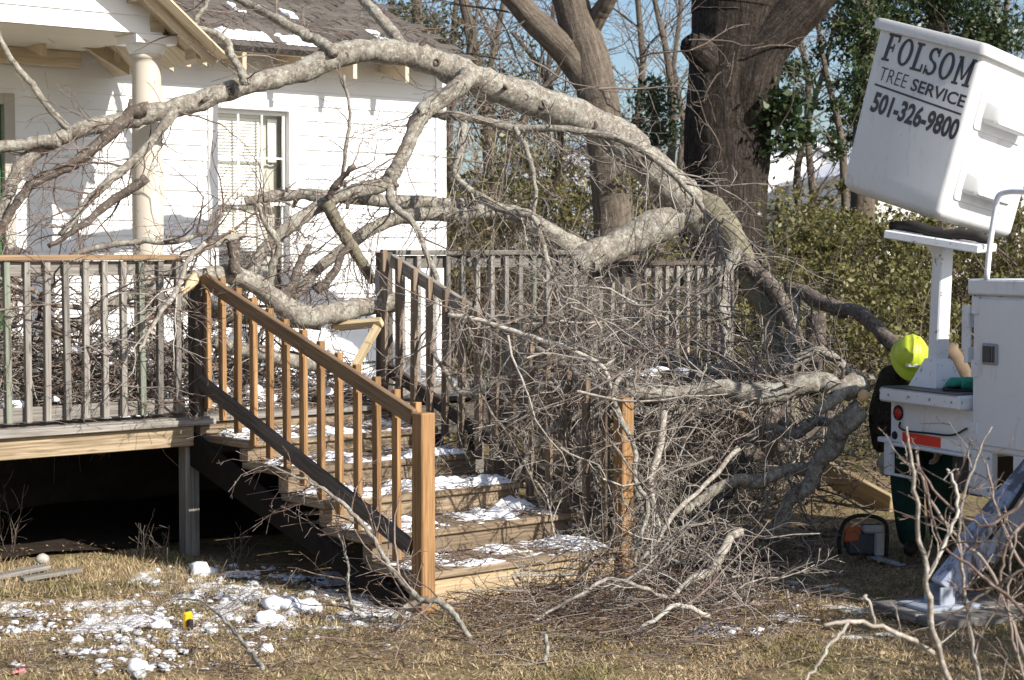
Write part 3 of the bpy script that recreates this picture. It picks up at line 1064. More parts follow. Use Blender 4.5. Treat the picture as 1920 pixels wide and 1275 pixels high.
def stair_rail(name, label, u_, hand, low, balm, newm, n, ztop0, ztop1, zl0, zl1, v0, v1, newel_top, side, topm):
    r = thing(name, D(u_, v1, 0), label, 'railing')
    m = MB()
    m.beam(D(u_, v0, ztop0 - 0.045), D(u_, v1 + 0.03, ztop1 - 0.045), 0.04, 0.09)
    m.build('handrail', hand, r, bevel=0.005)
    m = MB()
    m.beam(D(u_ - 0.005, v0 + 0.16, zl0 + 0.0), D(u_ - 0.005, v1 + 0.05, zl1 + 0.0), 0.04, 0.09)
    m.build('bottom_rail', low, r, bevel=0.005)
    for q in range(n):
        f = (q + 0.45) / n
        vv = v0 + 0.12 + (v1 - v0 - 0.16) * f
        ff = (vv - v0) / (v1 - v0)
        f2 = (vv - (v0 + 0.16)) / (v1 + 0.05 - v0 - 0.16)
        zt = ztop0 + (ztop1 - ztop0) * ff + 0.015
        zb = zl0 + (zl1 - zl0) * f2 - 0.17
        baluster(r, u_ + side * 0.041, vv, zb, zt, balm, w=0.04)
    m = MB()
    c = D(u_ + 0.02, v1 - 0.03, 0)
    m.box(c + EZ * (newel_top / 2 - 0.1), (EZ, EU, EV), (newel_top + 0.2, 0.092, 0.092), 0.55)
    m.build('newel_post', newm, r, bevel=0.006)
    m = MB()
    dbox(m, u_ - 0.045, u_ + 0.045, v0 + 0.05, v0 + 0.14, 0.70, topm)
    m.build('top_post', M['darkwood'], r, bevel=0.005)
    return r


stair_rail('stair_railing', 'orange cedar stair railing with a bright square newel post in front', 0.06, M['brownrail'], M['darkwood'], M['cedar'], M['cedar'], 13,
           1.83, 1.105, 1.16, 0.34, -0.16, -2.49, 1.09, 1, 1.84)
srr = stair_rail('stair_railing', 'weathered grey-brown stair railing half buried under twigs on the far side', SW, M['oldwood'], M['darkwood'], M['brownbal'], M['cedar'], 14,
           1.95, 1.10, 1.18, 0.34, -0.1, -2.44, 1.09, -1, 1.96)
m = MB()
dbox(m, SW - 0.062, SW - 0.046, -0.035, 0.02, 1.66, 1.83)
for q in range(4):
    m.lathe([(0.0, 0), (0.006, 0), (0.004, 0.004), (0, 0.005)], D(SW - 0.066, -0.01, 1.68 + q * 0.04), 8)
m.build('bracket', M['steel'], srr)

# ------------------------------------------------------------------ snow
_ico = None


def blob(mb, c, r, sq=0.6, jit=0.25, tint=None, rough=1):
    """small lumpy rounded lump sitting at c"""
    global _ico
    if _ico is None:
        import bmesh
        bm = bmesh.new()
        bmesh.ops.create_icosphere(bm, subdivisions=2, radius=1.0)
        bm.verts.ensure_lookup_table()
        _ico = (np.array([v.co[:] for v in bm.verts]), np.array([[v.index for v in f.verts] for f in bm.faces]))
        bm.free()
    V0, T0 = _ico
    s = rng.random(3) * 10
    kk = np.array([1 + jit * 2 * nz(*(v * 1.3 + s)) + jit * nz(*(v * 3.1 + s)) for v in V0])
    a = rng.random() * 6.28
    R = np.array(((math.cos(a), -math.sin(a), 0), (math.sin(a), math.cos(a), 0), (0, 0, 1)))
    rr = np.asarray(r, float) * np.ones(3)
    V = (V0 * kk[:, None] * rr * (1, 1, sq)) @ R.T + np.asarray(c, float)
    mb.add(V, T=T0, tint=tint, smooth=True)


def snowfield(mb, fn, a0, a1, b0, b1, n1, n2, amp, bias, fr=4.0, seed=0.0, edge=0.1):
    """height patch: fn(a, b, h) gives the point"""
    aa = np.linspace(a0, a1, n1); bb = np.linspace(b0, b1, n2)
    H = np.zeros((n1, n2))
    V = []
    for i, a in enumerate(aa):
        for j, b in enumerate(bb):
            f = nz(a * fr, b * fr, seed) + 0.5 * nz(a * fr * 2.3, b * fr * 2.3, seed + 5) + 0.3 * nz(a * fr * 6, b * fr * 6, seed + 9)
            ed = min((a - a0) / (a1 - a0), (a1 - a) / (a1 - a0), (b - b0) / (b1 - b0) , (b1 - b) / (b1 - b0)) / edge
            h = amp * (f + bias)
            h = min(h, amp * 2 * ed - 0.003) if ed < 1 else h
            H[i, j] = h
            V.append(fn(a, b, max(h, -0.004)))
    Q = []
    for i in range(n1 - 1):
        for j in range(n2 - 1):
            if max(H[i, j], H[i + 1, j], H[i, j + 1], H[i + 1, j + 1]) > 0:
                Q.append((i * n2 + j, (i + 1) * n2 + j, (i + 1) * n2 + j + 1, i * n2 + j + 1))
    if Q:
        mb.add(V, Q, smooth=True)


names = ['lowest', 'second', 'third', 'fourth', 'topmost']
for q, (z, vf, vb) in enumerate(zip(tr_z, tr_v, nxt)):
    m = MB()
    snowfield(m, lambda a, b, h, z=z: D(a, b, z + h), 0.12, SW - 0.08, vf - 0.01, vb - 0.01, 90, 34, (0.055, 0.085, 0.085, 0.07, 0.055)[q], (-0.08, 0.08, 0.16, 0.06, 0.06)[q], 3.2, q * 3.7 + 1.3, 0.12)
    if m.n:
        solo(m, 'step_snow', M['snow'], 'ridge of melting snow on the %s wooden tread' % names[q], 'snow', 'snow on the stair treads')
m = MB()
snowfield(m, lambda a, b, h: D(a, b, FZ + h), -3.6, 3.2, 0.12, 2.45, 130, 46, 0.10, 0.12, 1.7, 21.0, 0.06)
solo(m, 'deck_snow', M['snow'], 'lumpy white snow lying on the deck floor behind the balusters', 'snow')
m = MB()
for q in range(900):
    k9 = rng.integers(0, 6)
    zz = (tr_z + [FZ])[k9]; v0_ = (tr_v + [-0.1])[k9]; v1_ = (nxt + [0.4])[k9]
    c = D(rng.uniform(0.05, SW - 0.05), rng.uniform(v0_ - 0.02, v1_), zz + 0.008 + 0.03 * rng.random() ** 2)
    d = nrm(EU * rng.normal() + EV * rng.normal(0, 0.7) + EZ * rng.normal(0, 0.12)); L = rng.uniform(0.06, 0.4)
    m.tube([c, c + d * L * 0.5 + rng.normal(0, 0.012, 3) + EZ * 0.008, c + d * L], [0.0032, 0.0026, 0.0014], 3, False)
o = m.build('step_twigs', M['redtwig'])
tag(o, 'fine twigs and debris littering the stair treads', 'twigs', kind='stuff')
m = MB()
for q in range(1500):
    k9 = rng.integers(0, 6)
    zz = (tr_z + [FZ])[k9]; v0_ = (tr_v + [-0.1])[k9]; v1_ = (nxt + [0.4])[k9]
    c = D(rng.uniform(0.05, SW - 0.05), rng.uniform(v0_, v1_), zz + 0.008 + 0.012 * rng.random())
    a = rng.random() * 6.28; s9 = 0.013 * (0.4 + rng.random())
    d1 = A3(math.cos(a), math.sin(a), rng.normal(0, 0.3)) * s9; d2 = A3(-math.sin(a), math.cos(a), rng.normal(0, 0.4)) * s9 * 0.5
    m.add([c - d1, c - d2, c + d1, c + d2], [(0, 1, 2, 3)], tint=rng.random())
o = m.build('step_leaves', M['deadleaf'])
tag(o, 'dead leaf bits and bark crumbs on the stair treads', 'leaves', kind='stuff')
# roof snow
for (pa, pb, pw, am, lab) in ((418, 505, 0.22, 0.045, 'thin strip of snow on the roof near the porch rake'), (530, 625, 0.20, 0.05, 'strip of snow on the roof above the limb'),
                         (440, 456, 0.95, 0.025, 'small snow crust high on the roof left of the branch'), (536, 552, 0.9, 0.025, 'small snow crust high on the roof between two branches'), (700, 720, 0.55, 0.025, 'small snow crust on the roof by the right branch')):
    ua_, ub_ = Upx(pa, eave_v + pw), Upx(pb, eave_v + pw)
    m = MB()
    snowfield(m, lambda a, b, h: D(a, eave_v + b, EZ0 + b * PM + 0.01) + nrm(EZ - EV * PM) * h, ua_, ub_, pw - 0.10, pw + 0.12, 50, 26, am, 0.22, 6.0, pa * 0.1, 0.2)
    if m.n:
        solo(m, 'roof_snow', M['snow'], lab, 'snow', 'snow on the roof')

# ground snow
m = MB()
snowfield(m, lambda a, b, h: A3(a, b, h), -2.3, -0.55, 9.15, 10.9, 200, 180, 0.03, -0.10, 4.2, 40, 0.1)
snowfield(m, lambda a, b, h: A3(a, b, h), -3.3, -1.9, 9.2, 9.95, 160, 90, 0.026, -0.24, 4.5, 47, 0.12)
snowfield(m, lambda a, b, h: A3(a, b, h), -2.4, -1.3, 8.3, 9.2, 110, 90, 0.024, -0.5, 4.4, 52, 0.12)
snowfield(m, lambda a, b, h: A3(a, b, h), 0.9, 2.1, 9.0, 10.6, 70, 70, 0.02, -0.35, 3.4, 58, 0.12)
for q in range(1100):
    t = rng.random()
    if t < 0.5:
        px = rng.normal(480, 130); py = rng.normal(1110, 40)
    elif t < 0.75:
        px = rng.normal(190, 110); py = rng.normal(1170, 22)
    elif t < 0.88:
        px = rng.normal(260, 60); py = rng.normal(1225, 22)
    else:
        px = rng.uniform(1200, 1520); py = rng.uniform(1030, 1190)
    if py < 1062: continue
    p = G(px, py)
    r = 0.004 + 0.024 * rng.random() ** 4
    blob(m, p + A3(0, 0, r * 0.25), r * (0.8 + 0.6 * rng.random()), 0.6, 0.3)
o = m.build('snow_patch', M['dirtysnow'])
tag(o, 'patchy granular snow scattered over the dry lawn by the steps', 'snow', kind='stuff')
lumps = [(548, 1143, 0.105, 'longest rounded snow lump on the lawn left of the newel post'), (500, 1167, 0.058, 'knobbly snow lump just below the longest one'), (298, 1178, 0.045, 'snow lump beside the yellow and black object'),
         (500, 1223, 0.036, 'single round snowball on the grass near the thin stick end'), (258, 1258, 0.05, 'snow lump at the bottom edge of the lawn'), (375, 1078, 0.07, 'bluish snow heap in the shade at the foot of the deck post'),
         (448, 1168, 0.03, 'small snow lump between the yellow object and the longest lump'), (135, 1085, 0.0, '')]
for (px, py, r, lab) in lumps:
    if r == 0: continue
    m = MB()
    c = G(px, py)
    if r > 0.1:
        for dx, rr in ((-0.085, 0.075), (0.0, 0.07), (0.085, 0.06), (0.13, 0.045)):
            blob(m, c + A3(dx, 0.01 * rng.normal(), rr * 0.35), rr, 0.7, 0.22)
    else:
        blob(m, c + A3(0, 0, r * 0.4), r, 0.75, 0.22)
        if r > 0.04:
            blob(m, c + A3(r * 0.9, 0.01, r * 0.25), r * 0.6, 0.7, 0.25)
    solo(m, 'snow_lump', M['snow'], lab, 'snow', 'snow lumps on the lawn')

# ------------------------------------------------------------------ branches
def spline(pts, per=5):
    """Catmull-Rom through rows of any width"""
    p = np.asarray(pts, float)
    p = np.vstack([2 * p[0] - p[1], p, 2 * p[-1] - p[-2]])
    out = []
    for i in range(1, len(p) - 2):
        for t in np.linspace(0, 1, per, endpoint=False):
            a, b, c, d = p[i - 1], p[i], p[i + 1], p[i + 2]
            out.append(0.5 * (2 * b + (c - a) * t + (2 * a - 5 * b + 4 * c - d) * t * t + (3 * b - a - 3 * c + d) * t ** 3))
    out.append(p[-2])
    return np.array(out)


def trace(pts, Y0, Y1, per=5, kink=0.004, rn=0.10):
    """pts (px, py, diameter in px); depth runs from Y0 to Y1 -> world points and radii"""
    n = len(pts)
    xs = np.array([q[0] for q in pts], float); ysq = np.array([q[1] for q in pts], float)
    L = np.concatenate([[0], np.cumsum(np.hypot(np.diff(xs), np.diff(ysq)))])
    L /= L[-1]
    Y = Y0 + (Y1 - Y0) * L + 0.05 * np.array([nz(xs[i] * 0.02, ysq[i] * 0.02, Y0) for i in range(n)])
    W = np.array([np.append(P(q[0], q[1], Y[i]), q[2] * 0.5 * Y[i] / F) for i, q in enumerate(pts)])
    S = spline(W, per)
    S[1:-1, :3] += rng.normal(0, kink, (len(S) - 2, 3))
    R = np.maximum(S[:, 3], 0.0015) * (1 + rn * (rng.random(len(S)) - 0.5))
    return S[:, :3], R


def tube_limb(mb, pts, R, sides=12):
    # finer rings with knobs
    n = len(pts)
    f = np.linspace(0, n - 1, max(n, int(np.sum(np.linalg.norm(np.diff(pts, axis=0), axis=1)) / 0.03)))
    i = np.minimum(f.astype(int), n - 2); t = (f - i)[:, None]
    p = pts[i] * (1 - t) + pts[i + 1] * t
    r = R[i] * (1 - t[:, 0]) + R[i + 1] * t[:, 0]
    r = r * np.array([1 + 0.17 * nz(q[0] * 5, q[1] * 5, q[2] * 5) + 0.09 * nz(q[0] * 17, q[1] * 17, q[2] * 17) for q in p])
    mb.tube(p, r, sides, True, rough=0.05)


def rot_about(v, axis, a):
    axis = nrm(axis)
    return v * math.cos(a) + np.cross(axis, v) * math.sin(a) + axis * np.dot(axis, v) * (1 - math.cos(a))


def rperp(d):
    r = rng.normal(size=3)
    return nrm(np.cross(d, r))


def grow(mb, p, d, L, r, lvl, wig=0.22, grav=-0.02, dens=6.0, ang=(0.5, 1.1), ratio=(0.3, 0.6), tips=None, rmin=0.0016, seg=None, floor=None, tint=None):
    d = nrm(d)
    n = max(3, min(9, int(L / (seg or max(0.05, L / 7)))))
    pts = [np.asarray(p, float)]
    ds = [d]
    st = L / n
    for q in range(n):
        d = nrm(d + rng.normal(0, wig, 3) + A3(0, 0, grav))
        np_ = pts[-1] + d * st
        if floor is not None and np_[2] < floor:
            np_[2] = floor + 0.01 * rng.random()
            d = nrm(A3(d[0], d[1], 0.1 + 0.2 * rng.random()))
        pts.append(np_)
        ds.append(d)
    tip = max(rmin, r * 0.3)
    rad = np.linspace(r, tip, n + 1)
    mb.tube(np.array(pts), rad, 3 if r < 0.006 else (5 if r < 0.02 else 8), False, tint=rng.random() if tint is None else tint)
    if lvl > 0:
        nc = max(2, int(L * dens * (0.7 + 0.6 * rng.random())))
        nc = min(nc, 14)
        for c in range(nc):
            f = 0.12 + 0.86 * (c + rng.random()) / nc
            x = f * n
            i = min(int(x), n - 1)
            pp = pts[i] + (pts[i + 1] - pts[i]) * (x - i)
            dd = rot_about(ds[i + 1], rperp(ds[i + 1]), rng.uniform(*ang))
            grow(mb, pp, dd, L * rng.uniform(*ratio) * (1.1 - 0.5 * f), max(rmin, rad[i] * 0.55), lvl - 1, wig * 1.1, grav, dens * 1.5, ang, ratio, tips, rmin, None, floor, tint)
    if tips is not None:
        tips.append(pts[-1])


def twigs_along(mb, pts, R, step, L, lvl=2, bias=(0, 0, 0), **kw):
    ln = np.concatenate([[0], np.cumsum(np.linalg.norm(np.diff(pts, axis=0), axis=1))])
    s = step * rng.random()
    while s < ln[-1]:
        i = min(np.searchsorted(ln, s), len(pts) - 1); i = max(i, 1)
        t = (s - ln[i - 1]) / max(1e-6, ln[i] - ln[i - 1])
        p = pts[i - 1] + (pts[i] - pts[i - 1]) * t
        d = nrm(pts[i] - pts[i - 1])
        dd = nrm(rot_about(d, rperp(d), rng.uniform(0.5, 1.3)) + np.asarray(bias, float))
        l = rng.uniform(*L)
        grow(mb, p, dd, l, min(R[i] * 0.6, 0.004 + 0.006 * l), lvl, **kw)
        s += step * (0.4 + 1.2 * rng.random())


tree = thing('fallen_tree', G(1450, 1000), 'big fallen grey-barked tree arching over the deck and house roof with tangled bare branches', 'tree')
SP_ = {}


def limb(key, pts, Y0, Y1, mat='limb', name='branch', parent=None, tw=None, twm='twig', sides=12, label=None, **kw):
    p, r = trace(pts, Y0, Y1)
    m = MB()
    tube_limb(m, p, r, sides)
    o = m.build(name, M[mat], parent or tree, label)
    SP_[key] = (p, r, o)
    if tw:
        t = MB()
        twigs_along(t, p, r, tw[0], tw[1], tw[2] if len(tw) > 2 else 2, **kw)
        if t.n:
            t.build('twigs', M[twm], o if (parent is None) else parent)['kind'] = 'stuff'
    return o


# the arch
limb('arch', [(1325, 425, 80), (1290, 385, 78), (1250, 345, 74), (1205, 300, 70), (1150, 252, 68), (1080, 217, 64), (1000, 188, 62), (920, 160, 60), (860, 136, 56), (790, 108, 50), (720, 97, 48), (660, 98, 45), (610, 112, 44), (550, 140, 41), (480, 154, 40), (420, 172, 37), (360, 195, 36), (300, 208, 34), (240, 224, 33), (180, 236, 31), (130, 250, 29), (85, 275, 27), (50, 300, 25), (22, 345, 22), (5, 390, 20), (-20, 440, 18)],
     14.3, 11.9, name='limb', sides=16, label='main limb arching over the roof')
limb('archfork', [(110, 262, 26), (60, 268, 24), (0, 276, 22), (-80, 284, 18)], 12.15, 12.0)
limb('uptwig', [(128, 240, 14), (85, 195, 13), (60, 158, 13), (22, 112, 12), (0, 70, 10), (-20, 20, 9)], 12.1, 11.9)
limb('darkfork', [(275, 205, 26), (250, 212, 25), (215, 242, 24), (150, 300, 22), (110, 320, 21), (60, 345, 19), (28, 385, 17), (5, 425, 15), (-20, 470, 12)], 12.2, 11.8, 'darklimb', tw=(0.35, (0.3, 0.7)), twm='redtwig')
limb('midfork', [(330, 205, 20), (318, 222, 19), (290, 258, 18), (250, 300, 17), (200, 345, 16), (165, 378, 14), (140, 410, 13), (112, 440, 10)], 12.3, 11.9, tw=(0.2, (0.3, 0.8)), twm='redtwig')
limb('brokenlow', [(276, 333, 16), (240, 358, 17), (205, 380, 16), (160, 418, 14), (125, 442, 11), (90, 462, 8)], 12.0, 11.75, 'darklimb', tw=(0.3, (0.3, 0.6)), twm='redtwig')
limb('roofup', [(628, 100, 24), (612, 86, 23), (575, 66, 22), (530, 42, 20), (485, 16, 17), (440, -6, 15), (380, -40, 12)], 12.95, 13.4, tw=(0.35, (0.4, 0.9)), twm='redtwig')
limb('roofup2', [(765, 104, 30), (752, 82, 25), (735, 60, 24), (705, 25, 21), (675, -8, 18), (640, -50, 15)], 13.25, 13.7, tw=(0.4, (0.4, 0.9)), twm='redtwig')
limb('knobup', [(460, 158, 20), (452, 135, 16), (435, 105, 14), (425, 80, 13), (395, 60, 11), (365, 50, 10), (380, 20, 9), (395, -10, 8)], 12.65, 12.8, tw=(0.12, (0.3, 0.7)), twm='redtwig')
# second order limb hanging from the arch
limb('hang', [(880, 135, 34), (872, 152, 36), (850, 172, 36), (812, 195, 36), (790, 215, 34), (778, 240, 30), (765, 272, 29), (745, 310, 27), (728, 338, 27), (700, 352, 27), (660, 360, 27), (615, 378, 26), (570, 405, 25), (530, 435, 25), (500, 462, 24), (482, 490, 22), (470, 520, 20)],
     13.35, 12.35, name='limb', sides=14)
limb('rightrun', [(795, 208, 22), (830, 214, 19), (870, 220, 17), (915, 228, 16), (965, 240, 15), (1040, 240, 14), (1110, 250, 13), (1165, 262, 13), (1215, 290, 13), (1265, 330, 12), (1310, 380, 11), (1345, 440, 9), (1360, 500, 7)], 13.25, 12.7, tw=(0.22, (0.35, 0.9)))
limb('drop1', [(868, 216, 16), (868, 250, 16), (862, 290, 15), (853, 325, 15), (868, 345, 14), (905, 372, 15), (950, 395, 14), (1000, 408, 12), (1012, 440, 10), (1030, 500, 9), (1050, 540, 8)], 13.2, 12.4, tw=(0.22, (0.3, 0.8)))
limb('drop2', [(965, 238, 10), (985, 275, 10), (1000, 325, 9), (1004, 380, 8), (996, 420, 7), (1000, 470, 6)], 13.1, 12.6, tw=(0.3, (0.25, 0.6)))
limb('drop3', [(728, 345, 16), (738, 385, 15), (765, 408, 13), (788, 440, 12), (800, 480, 11), (822, 535, 10), (808, 590, 10), (806, 640, 9), (830, 690, 8)], 12.9, 12.0, tw=(0.18, (0.3, 0.8)))
limb('mossdrop', [(612, 378, 22), (630, 415, 24), (655, 455, 23), (682, 500, 21), (700, 530, 16)], 12.6, 12.75, 'moss')
limb('stubs', [(615, 372, 12), (632, 345, 12), (665, 310, 9)], 12.6, 12.5, 'darklimb', tw=(0.1, (0.3, 0.7), 1), twm='redtwig')
limb('upstem', [(640, 350, 7), (650, 270, 7), (655, 215, 6), (645, 140, 5)], 12.55, 12.5, tw=(0.15, (0.15, 0.35), 1), twm='redtwig')
# limb lying behind the rail towards the window
limb('backlog', [(1100, 492, 58), (1060, 458, 44), (1010, 424, 36), (960, 400, 28), (900, 388, 27), (800, 381, 27), (700, 376, 25), (610, 366, 22), (530, 366, 22), (490, 372, 20), (460, 378, 16)], 13.9, 12.9, name='limb', sides=14)
limb('backlog2', [(985, 408, 24), (930, 396, 26), (860, 402, 28), (790, 402, 27), (735, 412, 26), (680, 440, 24), (640, 468, 22), (590, 510, 20), (550, 560, 18)], 13.65, 12.8, tw=(0.4, (0.3, 0.7)))
limb('log', [(1310, 400, 74), (1270, 400, 68), (1225, 428, 62), (1180, 452, 60), (1130, 472, 58), (1098, 486, 58), (1070, 500, 52)], 14.3, 13.75, name='limb', sides=16)
limb('mossleg', [(1285, 380, 64), (1330, 396, 62), (1362, 428, 54), (1384, 470, 48), (1396, 505, 42), (1416, 545, 44), (1446, 585, 42), (1452, 640, 38), (1474, 700, 40), (1478, 800, 38)], 14.3, 13.3, 'moss', name='limb', sides=16)
limb('mossfork', [(1392, 490, 34), (1425, 515, 30), (1462, 560, 28), (1490, 620, 26), (1500, 690, 24)], 13.9, 13.3, 'darklimb', tw=(0.12, (0.3, 0.8)))
limb('mossfork2', [(1380, 470, 28), (1360, 520, 26), (1352, 580, 22), (1365, 650, 20), (1350, 720, 16)], 13.7, 13.0, 'limb', tw=(0.1, (0.3, 0.8)))
limb('stump_run', [(1475, 538, 22), (1500, 546, 28), (1540, 566, 28), (1575, 580, 27), (1610, 586, 28), (1640, 612, 29), (1668, 640, 30), (1700, 672, 28)], 13.3, 12.2, 'darklimb', name='limb')
limb('vert', [(1492, 548, 14), (1494, 590, 14), (1484, 630, 13), (1474, 672, 11), (1460, 720, 10)], 13.2, 12.8, tw=(0.3, (0.2, 0.5)))
limb('midtrunk', [(1530, 590, 34), (1528, 640, 38), (1525, 690, 36), (1520, 740, 34)], 13.2, 13.0, 'darklimb')
limb('worklimb', [(1622, 716, 40), (1606, 722, 45), (1580, 728, 46), (1545, 716, 40), (1510, 720, 38), (1455, 736, 42), (1400, 738, 40), (1350, 728, 36), (1290, 738, 30), (1240, 742, 27), (1195, 738, 24), (1150, 742, 20), (1100, 755, 16)], 11.1, 11.1, name='limb', sides=14)
limb('workfork', [(1600, 724, 34), (1570, 745, 26), (1545, 762, 20), (1525, 768, 14)], 11.05, 11.0)
limb('worklimb2', [(1612, 766, 40), (1596, 786, 42), (1572, 806, 38), (1562, 838, 36), (1532, 868, 32), (1518, 905, 31), (1480, 940, 28), (1462, 985, 32), (1430, 1020, 30), (1405, 1062, 26)], 11.1, 11.2, name='limb', sides=14)
limb('low1', [(1520, 880, 26), (1470, 880, 24), (1425, 905, 24), (1380, 900, 22), (1330, 925, 20), (1285, 960, 16)], 11.2, 10.8, 'limb', tw=(0.1, (0.3, 0.7)))
limb('low2', [(1455, 1000, 28), (1410, 1005, 28), (1365, 1030, 26), (1320, 1030, 22), (1270, 1050, 18)], 11.0, 10.6, 'darklimb', tw=(0.12, (0.3, 0.6)))
limb('low3', [(1580, 800, 18), (1530, 790, 20), (1490, 815, 20), (1440, 800, 18), (1400, 830, 16)], 11.5, 11.4, 'limb', tw=(0.1, (0.3, 0.7)))
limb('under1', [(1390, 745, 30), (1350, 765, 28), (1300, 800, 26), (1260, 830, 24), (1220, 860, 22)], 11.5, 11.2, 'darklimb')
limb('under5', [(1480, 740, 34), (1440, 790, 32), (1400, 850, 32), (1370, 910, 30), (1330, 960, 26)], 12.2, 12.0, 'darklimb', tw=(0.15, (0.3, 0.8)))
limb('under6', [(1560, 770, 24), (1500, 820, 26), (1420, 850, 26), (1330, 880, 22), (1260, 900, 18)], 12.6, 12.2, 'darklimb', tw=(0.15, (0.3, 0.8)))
limb('under7', [(1600, 700, 18), (1540, 660, 20), (1470, 690, 22), (1400, 700, 22), (1320, 690, 20), (1240, 660, 16)], 12.6, 12.2, 'limb', tw=(0.12, (0.3, 0.8)))
limb('under2', [(1170, 740, 20), (1175, 790, 16), (1185, 840, 14), (1190, 900, 12), (1205, 960, 11), (1215, 1010, 9)], 11.2, 10.8, tw=(0.2, (0.3, 0.7)))
limb('under3', [(1150, 745, 16), (1100, 770, 14), (1060, 790, 13), (1020, 815, 11), (985, 860, 9), (965, 900, 7)], 11.2, 10.8, tw=(0.15, (0.3, 0.8)))
limb('under4', [(1340, 730, 18), (1250, 790, 15), (1235, 850, 14), (1222, 900, 12), (1228, 960, 10)], 11.3, 10.9, 'limb', tw=(0.2, (0.3, 0.8)))
# knots
for (px, py, Y, r_, tiltx) in ((985, 200, 13.45, 0.018, 0.2), (1024, 207, 13.55, 0.022, 0.1), (1102, 272, 13.75, 0.022, -0.1), (815, 152, 13.15, 0.018, -0.2), (672, 108, 12.98, 0.014, 0.2), (1195, 315, 13.95, 0.03, 0.1), (462, 182, 12.5, 0.02, -0.3)):
    c = P(px, py, Y)
    # nearest axis point of the arch, then out to its skin towards the camera
    ap, ar, _o = SP_['arch']
    i_ = int(np.argmin(np.linalg.norm(ap - c, axis=1)))
    od_ = nrm(A3(0, 0, EYE) - ap[i_] + A3(tiltx, 0, -2.0 + 3 * rng.random()))
    tz = nrm(od_); tx_ = nrm(np.cross(tz, EZ)); ty2 = np.cross(tz, tx_)
    m = MB()
    m.lathe([(r_ * 2.0, -0.012), (r_ * 1.5, 0.006), (r_ * 1.0, 0.012), (r_ * 0.7, 0.004), (0.0, -0.004)], ap[i_] + tz * ar[i_] * 0.97, 14, axis=(tx_, ty2, tz))
    m.build('knot', M['darklimb'], SP_['arch'][2])
# broken-off stubs
for key, n_ in (('arch', 9), ('hang', 6), ('backlog', 4), ('worklimb', 3), ('log', 2)):
    ap, ar, _o = SP_[key]
    for q in range(n_):
        i_ = int(rng.uniform(0.08, 0.95) * (len(ap) - 2)) + 1
        ax_ = nrm(ap[i_ + 1] - ap[i_ - 1]); od_ = rperp(ax_)
        if od_[1] > 0.3: od_[1] *= -1
        od_ = nrm(od_ + ax_ * rng.uniform(-0.5, 0.5))
        L = rng.uniform(0.03, 0.11); r_ = min(ar[i_] * 0.4, rng.uniform(0.008, 0.02))
        b0_ = ap[i_] + od_ * ar[i_] * 0.6
        m = MB()
        m.tube([b0_, b0_ + od_ * ar[i_] * 0.45, b0_ + od_ * (ar[i_] * 0.5 + L * 0.5) + rng.normal(0, 0.004, 3), b0_ + od_ * (ar[i_] * 0.5 + L)], [r_ * 2.0, r_ * 1.2, r_, r_ * 0.7], 8, True, rough=0.12)
        m.build('stub', M['darklimb'], _o)
# cut faces
m = MB()
c = P(1620, 742, 11.0)
m.lathe([(0, 0.0), (0.036, 0.0), (0.038, -0.008), (0.0, -0.01)], c, 18, axis=((1, 0, 0), (0, 0, 1), (0.25, -0.95, 0.1)))
m.build('cut_end', M['cut'], tree)

# hanging twig curtains from the arch's right half, log and right run
cur = MB()
for key, st, L in (('rightrun', 0.06, (0.3, 0.9)), ('log', 0.10, (0.3, 0.7)), ('mossleg', 0.05, (0.4, 1.1)), ('backlog', 0.2, (0.3, 0.7)), ('drop1', 0.1, (0.3, 0.7))):
    p, r, o = SP_[key]
    twigs_along(cur, p, np.minimum(r, 0.011), st, L, 2, bias=(0, -0.3, -0.75), wig=0.2, grav=-0.05, dens=5)
cur.build('twigs', M['twig'], SP_['arch'][2])['kind'] = 'stuff'
cur = MB()
for key, st, L in (('worklimb', 0.036, (0.35, 0.95)), ('worklimb2', 0.07, (0.3, 0.8)), ('under1', 0.06, (0.3, 0.8)), ('under5', 0.06, (0.3, 0.8)), ('under7', 0.06, (0.3, 0.9))):
    p, r, o = SP_[key]
    twigs_along(cur, p[6:], np.minimum(r[6:], 0.011), st * 1.1, L, 2, bias=(-0.3, -0.1, -0.45), wig=0.22, grav=-0.03, dens=5, floor=0.02)
    twigs_along(cur, p[8:], np.minimum(r[8:], 0.010), st * 2.2, L, 2, bias=(-0.3, -0.1, 0.4), wig=0.22, grav=0.0, dens=5)
cur.build('twigs', M['twig'], SP_['worklimb'][2])['kind'] = 'stuff'
# fine twigs over the arch on the house side
cur = MB()
for key, st, L in (('hang', 0.05, (0.3, 0.9)), ('backlog2', 0.07, (0.3, 0.7)), ('mossdrop', 0.08, (0.3, 0.7)), ('darkfork', 0.12, (0.3, 0.8)), ('midfork', 0.12, (0.3, 0.8))):
    p, r, o = SP_[key]
    twigs_along(cur, p, np.minimum(r, 0.009), st, L, 2, bias=(-0.3, -0.1, -0.1), wig=0.2, dens=5)
p, r, o = SP_['arch']
twigs_along(cur, p[85:], np.minimum(r[85:], 0.009), 0.22, (0.3, 0.8), 2, bias=(0, -0.2, -0.3), wig=0.2, dens=4)
twigs_along(cur, p[20:85], np.minimum(r[20:85], 0.008), 0.5, (0.2, 0.5), 1, wig=0.2, dens=4)
cur.build('twigs', M['redtwig'], SP_['hang'][2])['kind'] = 'stuff'

